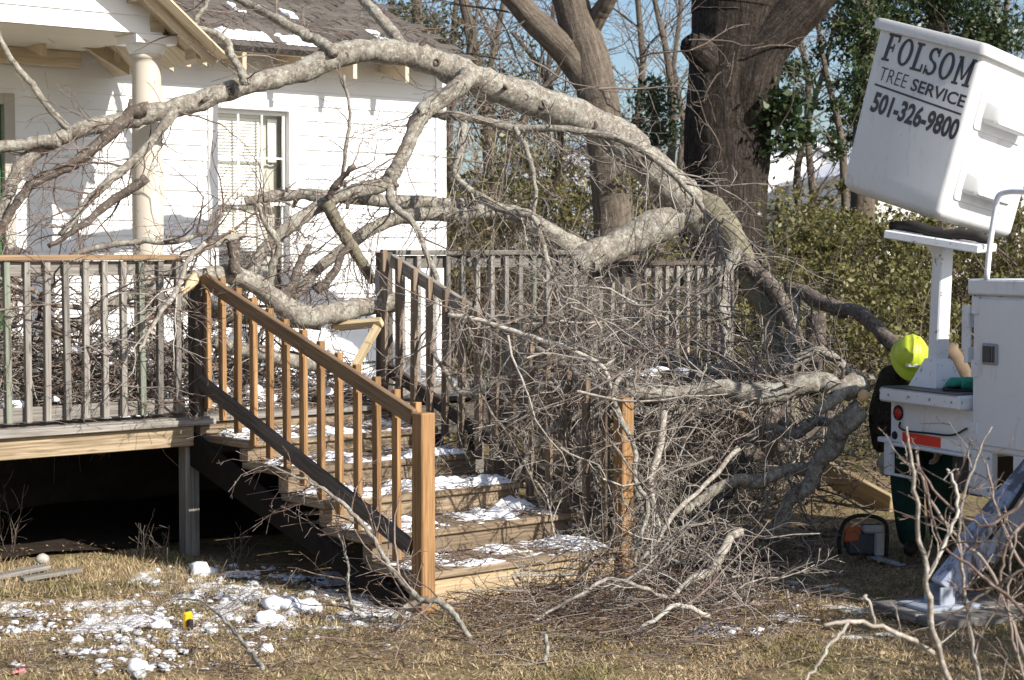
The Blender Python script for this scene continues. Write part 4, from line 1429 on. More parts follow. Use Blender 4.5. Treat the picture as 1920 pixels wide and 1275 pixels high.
# broken limb lying across the stair head
brk = thing('broken_limb', P(440, 545, 12.0), 'lichen-covered broken limb with pale splintered end lying over the stair head', 'branch')
limb('deadlog', [(362, 522, 26), (385, 517, 32), (425, 514, 36), (462, 524, 38), (500, 548, 38), (530, 572, 40), (565, 592, 42), (610, 590, 40), (660, 580, 38), (705, 572, 36), (740, 568, 34)], 11.5, 12.6, name='stem', parent=brk, sides=16)
limb('deadstub', [(440, 512, 26), (440, 485, 23), (438, 462, 24), (436, 447, 26)], 11.62, 11.6, 'darklimb', parent=brk)
limb('deadfork', [(530, 560, 22), (548, 535, 18), (560, 500, 15), (580, 460, 12)], 12.0, 12.2, 'darklimb', parent=brk, tw=(0.12, (0.3, 0.6), 1))
limb('deadfork2', [(505, 545, 18), (510, 500, 16), (522, 460, 14), (500, 420, 11), (480, 380, 9)], 11.9, 11.8, 'limb', parent=brk, tw=(0.12, (0.3, 0.7)))
limb('deadfork3', [(590, 545, 18), (620, 520, 17), (640, 480, 15), (660, 455, 13)], 12.2, 12.3, 'darklimb', parent=brk)
cur = MB()
for key, st, L in (('deadlog', 0.055, (0.3, 0.85)), ('deadfork2', 0.07, (0.3, 0.7)), ('deadfork', 0.08, (0.3, 0.6))):
    p, r, o = SP_[key]
    twigs_along(cur, p, np.minimum(r, 0.009), st, L, 2, bias=(-0.2, -0.2, 0.3), wig=0.2, dens=6)
cur.build('twigs', M['redtwig'], brk)['kind'] = 'stuff'
m = MB()
for q in range(10):
    a = P(366 + rng.normal(0, 3), 520 + rng.normal(0, 7), 11.5 + rng.normal(0, 0.02))
    b = P(345 + rng.normal(0, 8), 532 + 16 * rng.random(), 11.47 + rng.normal(0, 0.03))
    m.tube([a, (a + b) / 2 + rng.normal(0, 0.006, 3), b], [0.02, 0.014, 0.003], 5)
a, b = P(368, 524, 11.5), P(338, 556, 11.42)
m.tube([a, a * 0.6 + b * 0.4, b], [0.026, 0.023, 0.006], 6)
m.build('splinter', M['splinter'], brk)
m = MB()
for q in range(7):
    a = P(437 + rng.normal(0, 5), 447, 11.6); b = a + A3(rng.normal(0, 0.03), rng.normal(0, 0.02), 0.03 + 0.06 * rng.random())
    m.tube([a, (a + b) / 2, b], [0.012, 0.009, 0.002], 4)
m.build('splinter', M['splinter'], brk)

# split pale branches lying on the left railing
lab = ['split grey branch with pale inner wood lying along the left railing cap', 'thin forked branch trailing down over the left balusters', 'mossy crooked branch hooked under the left railing cap', 'dead branch leaning across the porch column foot']
sp = [([(310, 490, 12), (345, 480, 13), (390, 462, 14), (430, 448, 13), (465, 440, 9)], 11.4, 11.6, 'limb', 'redtwig'),
      ([(385, 455, 9), (352, 490, 8), (330, 545, 9), (305, 580, 8), (280, 620, 7), (262, 660, 5)], 11.15, 11.0, 'paletwig', 'paletwig'),
      ([(230, 480, 12), (245, 490, 16), (275, 497, 17), (295, 508, 18), (330, 518, 14), (365, 520, 10)], 11.45, 11.5, 'limb', 'twig'),
      ([(130, 480, 9), (190, 462, 11), (260, 452, 12), (330, 452, 11), (390, 430, 9), (420, 400, 7)], 11.7, 11.9, 'limb', 'redtwig')]
for (pts, y0, y1, mt, tm), lb in zip(sp, lab):
    r_ = thing('broken_branch', P(pts[0][0], pts[0][1], y0), lb, 'branch', 'broken branches round the deck')
    limb('b', pts, y0, y1, mt, 'stem', r_, (0.09, (0.25, 0.7)), tm, bias=(-0.3, -0.15, 0.1), dens=5)


def pile_branch(c, d, L, r, label, mat='twig', group=None, lvl=3, cat='branch', dens=6, floor=0.015, wig=0.14, grav=-0.02, tint=None):
    m = MB()
    grow(m, c, d, L, r, lvl, wig=wig, grav=grav, dens=dens, ratio=(0.3, 0.55), floor=floor, tint=tint)
    return solo(m, 'broken_branch', M[mat], label, cat, group, origin=tuple(c))


# branches heaped on the deck behind the left balusters
heap = MB()
for q in range(105):
    u_ = rng.uniform(-2.6, 0.4) if q % 4 else rng.uniform(0.2, 1.5); v_ = rng.uniform(0.08, 1.1)
    z = rng.uniform(FZ + 0.05, FZ + 0.80) if u_ < 0.3 else rng.uniform(FZ + 0.03, FZ + 0.4)
    dd = nrm(EU * rng.normal(0, 1) + EV * rng.normal(0, 0.3) + EZ * rng.normal(0.1, 0.35))
    if q >= 30:
        grow(heap, D(u_, v_, z), dd, rng.uniform(0.8, 1.5), rng.uniform(0.007, 0.02), 3 if u_ < 0.3 else 2, wig=0.2, grav=-0.02, dens=6.5, ratio=(0.3, 0.55), floor=FZ + 0.01)
        continue
    pile_branch(D(u_, v_, z), dd, rng.uniform(0.8, 1.5), rng.uniform(0.007, 0.02), 'bare brown branch in the heap on the deck behind the balusters', 'redtwig' if q % 3 else 'twig', 'branches heaped on the deck', 3 if u_ < 0.3 else 2, floor=FZ + 0.01, dens=7 if u_ < 0.3 else 6, wig=0.2)
tag(heap.build('branch_heap', M['redtwig']), 'mass of bare branches heaped on the deck behind the balusters', 'branches', kind='stuff')
m = MB()
for q in range(3000):
    u_ = rng.uniform(-2.7, 0.15); f = rng.random()
    c = D(u_, rng.uniform(0.05, 1.2), FZ + 0.02 + 0.85 * f * (0.55 + 0.45 * nz(u_ * 1.3, 4.4)) )
    d = nrm(EU * rng.normal() + EV * rng.normal(0, 0.5) + EZ * rng.normal(0, 0.55)); L = rng.uniform(0.12, 0.5)
    b_ = rng.normal(0, 0.05, 3)
    m.tube([c, c + d * L * 0.33 + b_ * L, c + d * L * 0.66 + b_ * L * 1.2, c + d * L], [0.0045, 0.0038, 0.003, 0.0016], 3, False)
for q in range(900):
    u_ = rng.uniform(0.15, 1.5)
    c = D(u_, rng.uniform(0.05, 1.4), FZ + 0.02 + 0.3 * rng.random() ** 1.5)
    d = nrm(EU * rng.normal() + EV * rng.normal(0, 0.5) + EZ * rng.normal(0, 0.35)); L = rng.uniform(0.12, 0.5)
    b_ = rng.normal(0, 0.05, 3)
    m.tube([c, c + d * L * 0.33 + b_ * L, c + d * L * 0.66 + b_ * L * 1.2, c + d * L], [0.0045, 0.0038, 0.003, 0.0016], 3, False)
o = m.build('deck_twigs', M['twig'])
tag(o, 'dense brown tangle of fine twigs heaped on the deck', 'twigs', kind='stuff')
m = MB()
for q in range(110):
    u_ = rng.uniform(-2.6, 1.4)
    blob(m, D(u_, rng.uniform(0.05, 0.9), FZ + 0.02 + (0.45 if u_ < 0.1 else 0.15) * rng.random()), rng.uniform(0.025, 0.10), 0.5, 0.35)
o = m.build('caught_snow', M['snow'])
tag(o, 'clumps of snow caught in the twigs on the deck', 'snow', kind='stuff')
# thick logs on the deck
for (pts, y0, y1) in (([(330, 560, 30), (420, 585, 32), (520, 600, 30), (600, 605, 26)], 12.2, 12.7), ([(60, 640, 26), (140, 610, 26), (230, 560, 24), (300, 540, 22)], 11.9, 12.3), ([(400, 640, 26), (480, 660, 28), (560, 680, 26), (640, 690, 22)], 12.0, 12.4)):
    m = MB()
    p, r = trace(pts, y0, y1)
    tube_limb(m, p, r, 12)
    lb = {330: 'grey log lying behind the top of the cedar stair railing', 60: 'grey log slanting behind the left balusters', 400: 'lower mossy log on the deck beside the top step'}[pts[0][0]]
    solo(m, 'cut_log', M['limb'], lb, 'log', 'logs on the deck')
# big brush pile right of the stairs
nb = 0
while nb < 105:
    px = rng.normal(1240, 200); py = rng.uniform(560, 1110)
    if not (860 < px < 1640): continue
    if px < 960 and py > 960: continue
    g = G(px, max(py + 20, 560))
    Y = min(rng.uniform(9.9, 12.2), g[1] - 0.05)
    if Y < 9.3: continue
    if px > 1240 and py < 830: Y = rng.uniform(11.4, 12.6)
    if px < 1050 and py > 740: continue
    if px > 1540: continue
    c = P(px, py, Y)
    dd = nrm(A3(rng.normal(0, 1), rng.normal(0, 0.45), rng.normal(-0.1, 0.55)))
    pile_branch(c, dd, rng.uniform(0.45, 1.15), rng.uniform(0.004, 0.0105), 'thin bare branch in the brush pile right of the steps', ('twig', 'twig', 'redtwig', 'paletwig')[nb % 4], 'branches in the brush pile', 3 if nb % 3 else 2, dens=8, wig=0.24)
    nb += 1
nb = 0
deep = MB()
while nb < 70:
    px = rng.uniform(1200, 1570); py = rng.uniform(720, 1000)
    g = G(px, py + 15)
    Y = min(rng.uniform(11.8, 15.5), g[1] - 0.05)
    dd = nrm(A3(rng.normal(-0.2, 1), rng.normal(0, 0.4), rng.normal(0.0, 0.5)))
    grow(deep, P(px, py, Y), dd, rng.uniform(0.6, 1.2), rng.uniform(0.006, 0.016), 3, wig=0.2, grav=-0.02, dens=6, ratio=(0.3, 0.55), floor=0.015)
    nb += 1
tag(deep.build('deep_brush', M['redtwig']), 'dark tangle of branches in the depth of the brush under the sawn limb', 'branches', kind='stuff')
nb = 0
while nb < 36:
    px = rng.normal(1075, 110); py = rng.uniform(520, 960)
    if px < 870 or (px < 1040 and py > 700): continue
    Y = min(rng.uniform(10.0, 11.4), G(px, py + 15)[1] - 0.05)
    dd = nrm(A3(rng.normal(0, 0.9), rng.normal(0, 0.35), rng.normal(-0.15, 0.7)))
    pile_branch(P(px, py, Y), dd, rng.uniform(0.45, 1.0), rng.uniform(0.0035, 0.009), 'fine grey branch of the tangle burying the far stair railing', ('twig', 'twig', 'redtwig')[nb % 3], 'branches burying the far stair railing', 3, dens=8, wig=0.26)
    nb += 1
nb = 0
while nb < 30:
    px = rng.normal(1210, 150); py = rng.uniform(470, 700)
    if px < 960 or px > 1500: continue
    dd = nrm(A3(rng.normal(-0.2, 0.8), rng.normal(0, 0.35), rng.normal(-0.35, 0.6)))
    pile_branch(P(px, py, rng.uniform(11.9, 13.0)), dd, rng.uniform(0.5, 1.1), rng.uniform(0.0035, 0.0085), 'pale grey twig spray sweeping across the middle deck railing', 'twig', 'twig sprays across the middle railing', 3, dens=8, wig=0.24)
    nb += 1
nb = 0
while nb < 46:
    px = rng.normal(1220, 120); py = rng.uniform(960, 1130)
    if px < 960: continue
    c = G(px, py + 40) + A3(0, 0, rng.uniform(0.05, 0.32))
    dd = nrm(A3(rng.normal(0, 0.9), rng.normal(0, 0.5), rng.normal(0.25, 0.5)))
    pile_branch(c, dd, rng.uniform(0.4, 0.9), rng.uniform(0.004, 0.009), 'grey twiggy branch arching up at the front of the brush pile', ('twig', 'paletwig', 'twig')[nb % 3], 'branches at the front of the pile', 3, dens=8, wig=0.26)
    nb += 1
# ground twigs in front
nb = 0
while nb < 45:
    px = rng.normal(1200, 190); py = rng.uniform(1030, 1190)
    if not (850 < px < 1600) or py > 1110 + (px - 850) * 0.15: continue
    c = G(px, py) + A3(0, 0, 0.03 + 0.12 * rng.random())
    dd = nrm(A3(rng.normal(0, 1), rng.normal(0, 0.7), rng.normal(0.05, 0.2)))
    pile_branch(c, dd, rng.uniform(0.4, 0.95), rng.uniform(0.004, 0.010), 'twiggy branch lying flat on the ground in front of the brush pile', ('twig', 'redtwig', 'paletwig')[nb % 3], 'branches on the ground', 2, dens=7)
    nb += 1
# drawn single branches of the pile
singles = [
    ([(1384, 840, 11), (1345, 885, 10), (1305, 925, 9), (1262, 965, 9), (1235, 1010, 8), (1200, 1050, 6)], 10.4, 9.9, 'paletwig', 'straight pale peeled stick leaning up out of the brush pile', 0.25),
    ([(1390, 998, 16), (1372, 1005, 18), (1352, 1040, 18), (1335, 1070, 16), (1300, 1085, 14), (1255, 1120, 9)], 10.0, 9.7, 'paletwig', 'bent pale branch with a cut end low in the brush pile', 0.2),
    ([(1165, 700, 10), (1150, 740, 11), (1165, 790, 11), (1190, 840, 10), (1192, 900, 10), (1215, 950, 9), (1200, 1010, 8), (1190, 1060, 7)], 10.6, 10.1, 'limb', 'grey branch hanging vertically in front of the far newel post', 0.15),
    ([(1245, 770, 14), (1235, 850, 14), (1220, 900, 13), (1230, 960, 10), (1242, 1010, 8)], 10.9, 10.5, 'paletwig', 'lichen-pale upright branch right of the far newel post', 0.25),
    ([(840, 590, 8), (900, 600, 9), (960, 620, 10), (1020, 640, 10), (1080, 660, 10), (1130, 690, 9), (1150, 740, 8)], 11.0, 10.8, 'paletwig', 'pale crooked branch lying over the far handrail', 0.1),
    ([(830, 690, 10), (870, 740, 10), (930, 715, 10), (1000, 690, 10), (1060, 670, 8)], 11.2, 11.0, 'limb', 'grey branch bowed across the far balusters', 0.2),
    ([(1020, 1245, 9), (1026, 1215, 9), (1022, 1190, 7)], 8.4, 8.55, 'limb', 'short upright stub stuck in the lawn', 1.0),
    ([(1250, 1120, 8), (1200, 1100, 8), (1140, 1085, 8), (1090, 1115, 7), (1040, 1140, 6), (1000, 1165, 4)], 9.4, 9.3, 'paletwig', 'bleached forked twig arching over the leaf litter', 0.12),
    ([(1330, 1155, 9), (1270, 1135, 9), (1225, 1165, 8), (1175, 1190, 7), (1150, 1205, 5)], 9.2, 9.1, 'paletwig', 'bleached twig on the ground at the near edge of the brush', 0.15),
]
for (pts, y0, y1, mt, lb, st) in singles:
    m = MB()
    p, r = trace(pts, y0, y1)
    tube_limb(m, p, r, 8)
    twigs_along(m, p, np.minimum(r, 0.007), st, (0.2, 0.55), 2, wig=0.2, dens=6, floor=0.01)
    solo(m, 'broken_branch', M[mt], lb, 'branch', 'single branches in the brush')
# the branch leaning on the cedar newel
fb_ = thing('broken_branch', G(890, 1212), 'forked twiggy branch leaning against the foot of the cedar newel post', 'branch')
limb('f1', [(888, 1210, 9), (868, 1175, 12), (845, 1145, 13), (820, 1128, 13), (792, 1124, 13), (768, 1105, 12), (748, 1085, 11), (720, 1045, 10), (700, 1010, 9), (660, 960, 8), (615, 925, 7), (560, 895, 5), (500, 870, 3)], 9.0, 9.55, 'limb', 'stem', fb_, (0.085, (0.25, 0.62)), 'redtwig', 8, bias=(-0.45, 0, 0.25), dens=7, wig=0.18)
limb('f2', [(790, 1126, 11), (755, 1140, 12), (722, 1166, 13), (690, 1160, 9), (660, 1140, 7), (652, 1090, 6), (648, 1040, 5), (628, 990, 3)], 9.4, 9.45, 'limb', 'stem', fb_, (0.12, (0.2, 0.5)), 'redtwig', 8, bias=(-0.4, 0, 0.4), dens=7, wig=0.18)
fb2 = thing('broken_branch', G(492, 1256), 'slim grey stick lying on the lawn among the snow', 'branch')
limb('g1', [(492, 1254, 10), (478, 1232, 11), (462, 1215, 8), (435, 1180, 7), (408, 1150, 6), (370, 1125, 4), (330, 1125, 3)], 8.05, 9.0, 'limb', 'stem', fb2, (0.25, (0.15, 0.35), 1), 'twig', 8, bias=(-0.2, 0.3, 0.2))
# broken boards in the pile
boards = [((1150, 625), (1340, 745), 13.0, 12.2, 0.14, 'grey plank slanting down from the lower railing into the brush'), ((1345, 755), (1452, 842), 11.7, 11.4, 0.14, 'broken tan plank under the sawn limb'),
          ((1545, 882), (1672, 952), 14.1, 13.5, 0.20, 'pale split plank lying behind the chainsaw'), ((1100, 690), (1240, 760), 11.9, 11.4, 0.10, 'dark snapped rail lying under the snow beyond the far handrail')]
for (a, b, y0, y1, w, lb) in boards:
    m = MB()
    m.beam(P(a[0], a[1], y0), P(b[0], b[1], y1), 0.045, w, up=(0.2, -0.6, 0.75))
    solo(m, 'broken_board', M['pine'] if 'pale' in lb else (M['stepwood'] if 'tan' in lb else M['oldwood']), lb, 'plank', bevel=0.005)
for (a, b, y0, y1, w, lb) in (((628, 612), (716, 604), 12.35, 12.2, 0.06, 'pale freshly snapped rail end beside the right stair post'), ((708, 612), (664, 690), 12.15, 12.1, 0.07, 'pale split baluster hanging below the snapped rail')):
    m = MB()
    pa_, pb_ = P(a[0], a[1], y0), P(b[0], b[1], y1)
    m.beam(pa_, pb_, 0.04, w, up=(0.1, -0.7, 0.7))
    for q in range(6):
        e_ = pb_ if 'split' in lb else pa_
        dd_ = nrm(e_ - (pa_ if 'split' in lb else pb_))
        st_ = e_ + rng.normal(0, 0.012, 3) - dd_ * 0.02
        m.tube([st_, st_ + dd_ * 0.04, st_ + dd_ * rng.uniform(0.06, 0.12)], [0.009, 0.006, 0.001], 4)
    solo(m, 'broken_board', M['splinter'], lb, 'plank', bevel=0.003)
for (a, b, w, lb) in (((-40, 1098), (88, 1076), 0.09, 'grey board lying on the grass at the left edge'), ((40, 1096), (150, 1082), 0.07, 'whitish board end lying beside the grey board')):
    m = MB()
    m.beam(G(*a) + A3(0, 0, 0.03), G(*b) + A3(0, 0, 0.045), w, 0.025)
    solo(m, 'loose_board', M['oldwood'], lb, 'plank', bevel=0.003)
m = MB()
for q in range(16):
    blob(m, P(1110 + rng.uniform(0, 190), 690 + rng.uniform(-5, 18), 11.9) , rng.uniform(0.02, 0.05), 0.4, 0.3)
tag(m.build('snow_crust', M['snow']), 'snow crust lying on the snapped rail beyond the far handrail', 'snow', kind='stuff')

# ------------------------------------------------------------------ foreground sapling
sap = thing('bare_sapling', G(1790, 1400), 'blurred leafless sapling close to the camera at the lower right', 'sapling')
YS = 6.3


def sapl(pts, y0, y1, mt, tw=None, tm='redtwig'):
    pts = [(a, b, c * 0.78) for a, b, c in pts]
    limb('s', pts, y0, y1, mt, 'stem', sap, tw, tm, 8, bias=(0.05, 0, 0.1), dens=5, wig=0.2)


sapl([(1800, 1420, 20), (1785, 1300, 17), (1762, 1225, 16), (1745, 1150, 14), (1738, 1080, 12), (1726, 1010, 11), (1718, 940, 10), (1708, 860, 8), (1700, 800, 5)], YS, YS - 0.2, 'paletwig', (0.22, (0.08, 0.25), 1), 'twig')
sapl([(1750, 1225, 14), (1705, 1195, 12), (1650, 1175, 11), (1600, 1165, 11), (1545, 1172, 8)], YS, YS - 0.2, 'paletwig', (0.25, (0.06, 0.2), 1), 'twig')
sapl([(1590, 1168, 9), (1560, 1205, 8), (1530, 1250, 7), (1505, 1285, 5)], YS - 0.15, YS - 0.3, 'paletwig')
sapl([(1640, 1172, 8), (1625, 1120, 8), (1612, 1122, 7)], YS, YS, 'paletwig')
sapl([(1738, 1085, 9), (1770, 1020, 9), (1795, 960, 8), (1790, 900, 7), (1775, 880, 5)], YS, YS + 0.1, 'paletwig', (0.2, (0.08, 0.3), 1), 'twig')
sapl([(1840, 1400, 14), (1838, 1290, 11), (1822, 1200, 10), (1805, 1080, 9), (1800, 960, 8), (1830, 860, 6), (1860, 800, 4)], YS + 0.2, YS + 0.3, 'twig', (0.16, (0.1, 0.4)))
sapl([(1935, 1260, 10), (1890, 1150, 9), (1850, 1060, 9), (1790, 1000, 8), (1740, 930, 8), (1718, 845, 7)], YS + 0.3, YS + 0.4, 'redtwig', (0.14, (0.1, 0.4)))
sapl([(1960, 1040, 9), (1900, 1080, 8), (1850, 1110, 7), (1780, 1160, 6), (1760, 1190, 5)], YS + 0.1, YS + 0.2, 'redtwig', (0.14, (0.1, 0.4)))
sapl([(1960, 950, 8), (1900, 1000, 8), (1880, 1060, 7), (1870, 1130, 6)], YS + 0.3, YS + 0.2, 'redtwig', (0.14, (0.1, 0.35)))

for pts, dy in (([(1950, 900, 8), (1895, 960, 8), (1840, 985, 7), (1770, 940, 6), (1725, 880, 5)], 0.2), ([(1940, 1180, 8), (1880, 1110, 8), (1815, 1060, 7), (1760, 1010, 6), (1735, 900, 5)], 0.0), ([(1960, 1120, 9), (1905, 1040, 8), (1865, 950, 7), (1850, 870, 5)], 0.4), ([(1930, 1300, 9), (1900, 1200, 8), (1890, 1100, 7), (1905, 1000, 5)], 0.1)):
    sapl(pts, YS + dy, YS + dy + 0.1, 'redtwig', (0.1, (0.1, 0.35)))

# ------------------------------------------------------------------ truck
T0 = A3(2.30, 10.90, 0)
te = A3(0.411, -0.9116, 0); tt = A3(0.9116, 0.411, 0)


def R_(s, t, z):
    return T0 + te * s + tt * t + EZ * z


def tbox(mb, s0, s1, t0, t1, z0, z1, tint=None):
    mb.box(R_((s0 + s1) / 2, (t0 + t1) / 2, (z0 + z1) / 2), (te, tt, EZ), (abs(s1 - s0), abs(t1 - t0), abs(z1 - z0)), tint)


truck = thing('bucket_truck', R_(1.2, 2, 0), 'white tree-service bucket truck parked at the right edge with its outrigger down', 'truck')
m = MB()
tbox(m, 0.0, 0.78, 0.02, 0.10, 0.80, 1.055)
tbox(m, 0.02, 0.78, 0.0, 0.5, 0.78, 0.80)
m.build('rear_panel', M['truck'], truck, bevel=0.008)
m = MB()
tbox(m, 0.0, 0.765, -0.07, 0.62, 1.055, 1.14)
step = m.build('step_deck', M['truckworn'], truck, bevel=0.012)
m = MB()
tbox(m, 0.02, 0.74, -0.07, 0.55, 1.142, 1.147)
m.build('tread_plate', M['darkmetal'], step)
m = MB()
AXT = ((te[0], te[1], 0), (0, 0, 1), (-tt[0], -tt[1], 0))
m.lathe([(0.0, 0.014), (0.02, 0.013), (0.033, 0.008), (0.036, 0.0)], R_(0.085, 0.018, 0.985), 20, axis=AXT)
tl = m.build('tail_light', M['redlens'], truck)
m = MB()
m.lathe([(0.036, 0.006), (0.046, 0.008), (0.047, 0.0)], R_(0.085, 0.019, 0.985), 20, axis=AXT)
m.build('bezel', M['rubber'], tl)
m = MB()
m.lathe([(0.0, 0.010), (0.022, 0.008), (0.026, 0.0)], R_(0.05, 0.018, 0.845), 16, axis=AXT)
m.build('reflector', M['rubber'], truck)
m = MB(); tbox(m, 0.13, 0.50, 0.014, 0.020, 0.812, 0.872)
m.build('reflective_tape', M['redtape'], truck, 'red stretch of reflective tape')
m = MB(); tbox(m, 0.50, 0.75, 0.014, 0.020, 0.812, 0.872)
m.build('reflective_tape', M['whitetape'], truck, 'white stretch of reflective tape')
m = MB()
tbox(m, -0.05, 0.03, -0.04, 0.05, 0.80, 0.83)
tbox(m, -0.01, 0.05, -0.02, 0.02, 0.60, 0.80)
tbox(m, -0.01, 0.3, -0.01, 0.01, 0.60, 0.615)
m.build('bracket', M['truckworn'], truck, bevel=0.004)
# service box
m = MB()
tbox(m, 0.79, 2.35, 0.0, 3.2, 0.83, 1.72)
box_o = m.build('service_body', M['truck'], truck, bevel=0.015)
m = MB()
tbox(m, 0.77, 2.37, -0.025, 3.22, 1.72, 1.81)
m.build('lid', M['truck'], box_o, bevel=0.01)
m = MB()
tbox(m, 0.86, 2.2, -0.014, -0.001, 0.87, 1.70)
dr = m.build('door', M['truck'], box_o, bevel=0.006)
m = MB()
tbox(m, 0.905, 1.035, -0.027, -0.015, 1.33, 1.45)
lt = m.build('latch', M['steel'], box_o, bevel=0.008)
m = MB()
tbox(m, 0.925, 0.99, -0.036, -0.028, 1.345, 1.435)
tbox(m, 0.998, 1.02, -0.030, -0.0275, 1.345, 1.435)
m.build('latch_paddle', M['darkmetal'], box_o, bevel=0.004)
m = MB()
tbox(m, 0.77, 0.97, 0.0, 0.05, 0.58, 0.832)
m.build('drop_plate', M['truck'], truck, bevel=0.006)
m = MB()
for (s0, z0) in ((0.74, 1.62), (0.74, 1.42)):
    tbox(m, s0, s0 + 0.035, -0.02, 0.03, z0 - 0.09, z0)
tbox(m, 0.70, 0.775, -0.005, 0.01, 1.40, 1.66)
m.build('plate_bracket', M['truckworn'], truck, bevel=0.003)
# chassis, wheels, cab, far side body: mostly out of frame
m = MB()
tbox(m, 0.5, 0.75, 0.1, 6.4, 0.55, 0.78); tbox(m, 1.55, 1.8, 0.1, 6.4, 0.55, 0.78)
m.build('chassis', M['darkmetal'], truck)
m = MB()
tbox(m, 0.0, 0.76, 0.66, 3.2, 0.83, 1.05)
m.build('flat_bed', M['truck'], truck, bevel=0.015)
m = MB()
tbox(m, 0.25, 2.3, 4.4, 6.6, 0.75, 1.55); tbox(m, 0.35, 2.25, 4.5, 5.7, 1.55, 2.2)
m.build('cab', M['truck'], truck, bevel=0.08)
for (s_, t_) in ((0.12, 1.5), (2.23, 1.5), (0.12, 5.2), (2.23, 5.2)):
    m = MB()
    m.lathe([(0.20, -0.13), (0.40, -0.13), (0.45, -0.08), (0.45, 0.08), (0.40, 0.13), (0.20, 0.13), (0.20, -0.13)], R_(s_, t_, 0.45), 28, axis=((tt[0], tt[1], 0), (0, 0, 1), (te[0], te[1], 0)))
    w = m.build('wheel', M['rubber'], truck)
    m = MB()
    m.lathe([(0.0, 0.06), (0.1, 0.08), (0.2, 0.05), (0.2, -0.05), (0.1, -0.08), (0.0, -0.06)], R_(s_, t_, 0.45), 20, axis=((tt[0], tt[1], 0), (0, 0, 1), (te[0], te[1], 0)))
    m.build('rim', M['steel'], w)
# cradle post
m = MB()
pb, pt_ = R_(0.19, 0.22, 1.147), P(1769, 452, 10.80)
pd = nrm(pt_ - pb)
m.beam(pb, pt_, 0.092, 0.092, up=tuple(te))
post = m.build('cradle_post', M['truckworn'], truck, bevel=0.008)
m = MB()
bc = R_(0.19, 0.22, 1.147)
q0 = [bc + te * a * 0.135 + tt * b * 0.11 for a, b in ((-1, -1), (1, -1), (1, 1), (-1, 1))]
q1 = [bc + pd * 0.17 + te * a * 0.056 + tt * b * 0.056 for a, b in ((-1, -1), (1, -1), (1, 1), (-1, 1))]
m.add(q0 + q1, [(0, 1, 5, 4), (1, 2, 6, 5), (2, 3, 7, 6), (3, 0, 4, 7), (4, 5, 6, 7)])
m.build('foot_gusset', M['truckworn'], post)
pa, pb2 = P(1676, 438, 10.95), P(1852, 466, 10.62)
m = MB()
m.beam(pa, pb2, 0.32, 0.05, up=(0.1, -0.1, 1))
m.build('cradle_plate', M['truckworn'], post, bevel=0.006)
m = MB()
mid_ = [pa + (pb2 - pa) * f for f in np.linspace(0, 1, 7)]
for off in (-0.10, 0.0, 0.10):
    m.tube([q + A3(0, off, 0.050 + 0.014 * math.sin(i * 1.7)) for i, q in enumerate(mid_)], [0.026, 0.032, 0.034, 0.03, 0.032, 0.028, 0.02], 10)
m.build('rubber_pad', M['rubber'], post)
gs = MB()
gs.poly([pt_ + te * 0.02 - EZ * 0.002, pt_ - te * 0.22 + EZ * 0.01, pt_ - te * 0.02 - EZ * 0.16], tt * 0.02)
gs.build('gusset', M['truckworn'], post)
# grab rail
m = MB()
gp = [P(1850, 524, 10.05), P(1856, 460, 10.05), P(1866, 395, 10.04), P(1872, 368, 10.02), P(1890, 360, 9.98), P(1925, 360, 9.85), P(2000, 364, 9.6)]
m.tube(spline(gp, 4), 0.016, 10)
m.build('grab_rail', M['truck'], truck)
# outrigger
m = MB()
ot = R_(1.32, 0.12, 0.82); of = R_(1.22, -0.52, 0.14)
od = nrm(of - ot)
m.beam(ot, ot + od * 0.66, 0.19, 0.15, up=tuple(te))
orr = m.build('outrigger', M['outrigger'], truck, bevel=0.01)
m = MB()
m.beam(ot + od * 0.40, of, 0.145, 0.11, up=tuple(te))
m.build('inner_leg', M['outrigger'], orr, bevel=0.008)
m = MB()
fc = R_(1.22, -0.54, 0.062)
for s_ in (-0.065, 0.065):
    m.box(fc + te * s_ + EZ * 0.055, (tt, te, EZ), (0.10, 0.014, 0.10))
m.box(fc, (tt, te, EZ), (0.36, 0.26, 0.02))
m.build('foot', M['platechrome'], orr, bevel=0.004)
m = MB()
tbox(m, 1.15, 1.5, 0.0, 0.35, 0.72, 0.835)
m.build('outrigger_mount', M['truckworn'], truck, bevel=0.006)
m = MB()
for q in range(3):
    m.box(fc + te * (-0.16 + q * 0.20) - EZ * 0.034 + tt * 0.10, (tt, te, EZ), (0.72, 0.19, 0.05))
m.box(fc - EZ * 0.072 + tt * 0.10, (te, tt, EZ), (0.55, 0.16, 0.03))
solo(m, 'outrigger_pad', M['oldwood'], 'thick wooden plank pad on the ground under the outrigger foot', 'pad', bevel=0.006)

m = MB()
hp = [R_(1.34, 0.10, 0.86), R_(1.40, -0.06, 0.80), R_(1.40, -0.16, 0.66), R_(1.36, -0.24, 0.52), R_(1.33, -0.30, 0.42)]
m.tube(spline(hp, 5), 0.012, 8)
m.build('hydraulic_hose', M['rubber'], orr)
m = MB()
for z_ in (0.80, 0.70, 0.62):
    for s_ in (0.79, 0.95):
        m.lathe([(0.0, 0.008), (0.008, 0.006), (0.010, 0.0)], R_(s_, 0.0, z_), 8, axis=AXT)
m.build('bolt', M['steel'], truck)
for z_ in (1.66, 1.30, 0.94):
    m = MB()
    tbox(m, 0.795, 0.855, -0.012, -0.001, z_ - 0.05, z_ + 0.05)
    m.tube([R_(0.858, -0.012, z_ - 0.05), R_(0.858, -0.012, z_), R_(0.858, -0.012, z_ + 0.05)], 0.008, 8)
    m.build('hinge', M['truckworn'], box_o, bevel=0.003)
m = MB()
for s_ in (0.10, 0.30, 0.50, 0.70):
    m.lathe([(0.0, 0.006), (0.007, 0.005), (0.009, 0.0)], R_(s_, -0.07, 1.10), 8, axis=AXT)
m.build('bolt', M['steel'], step)
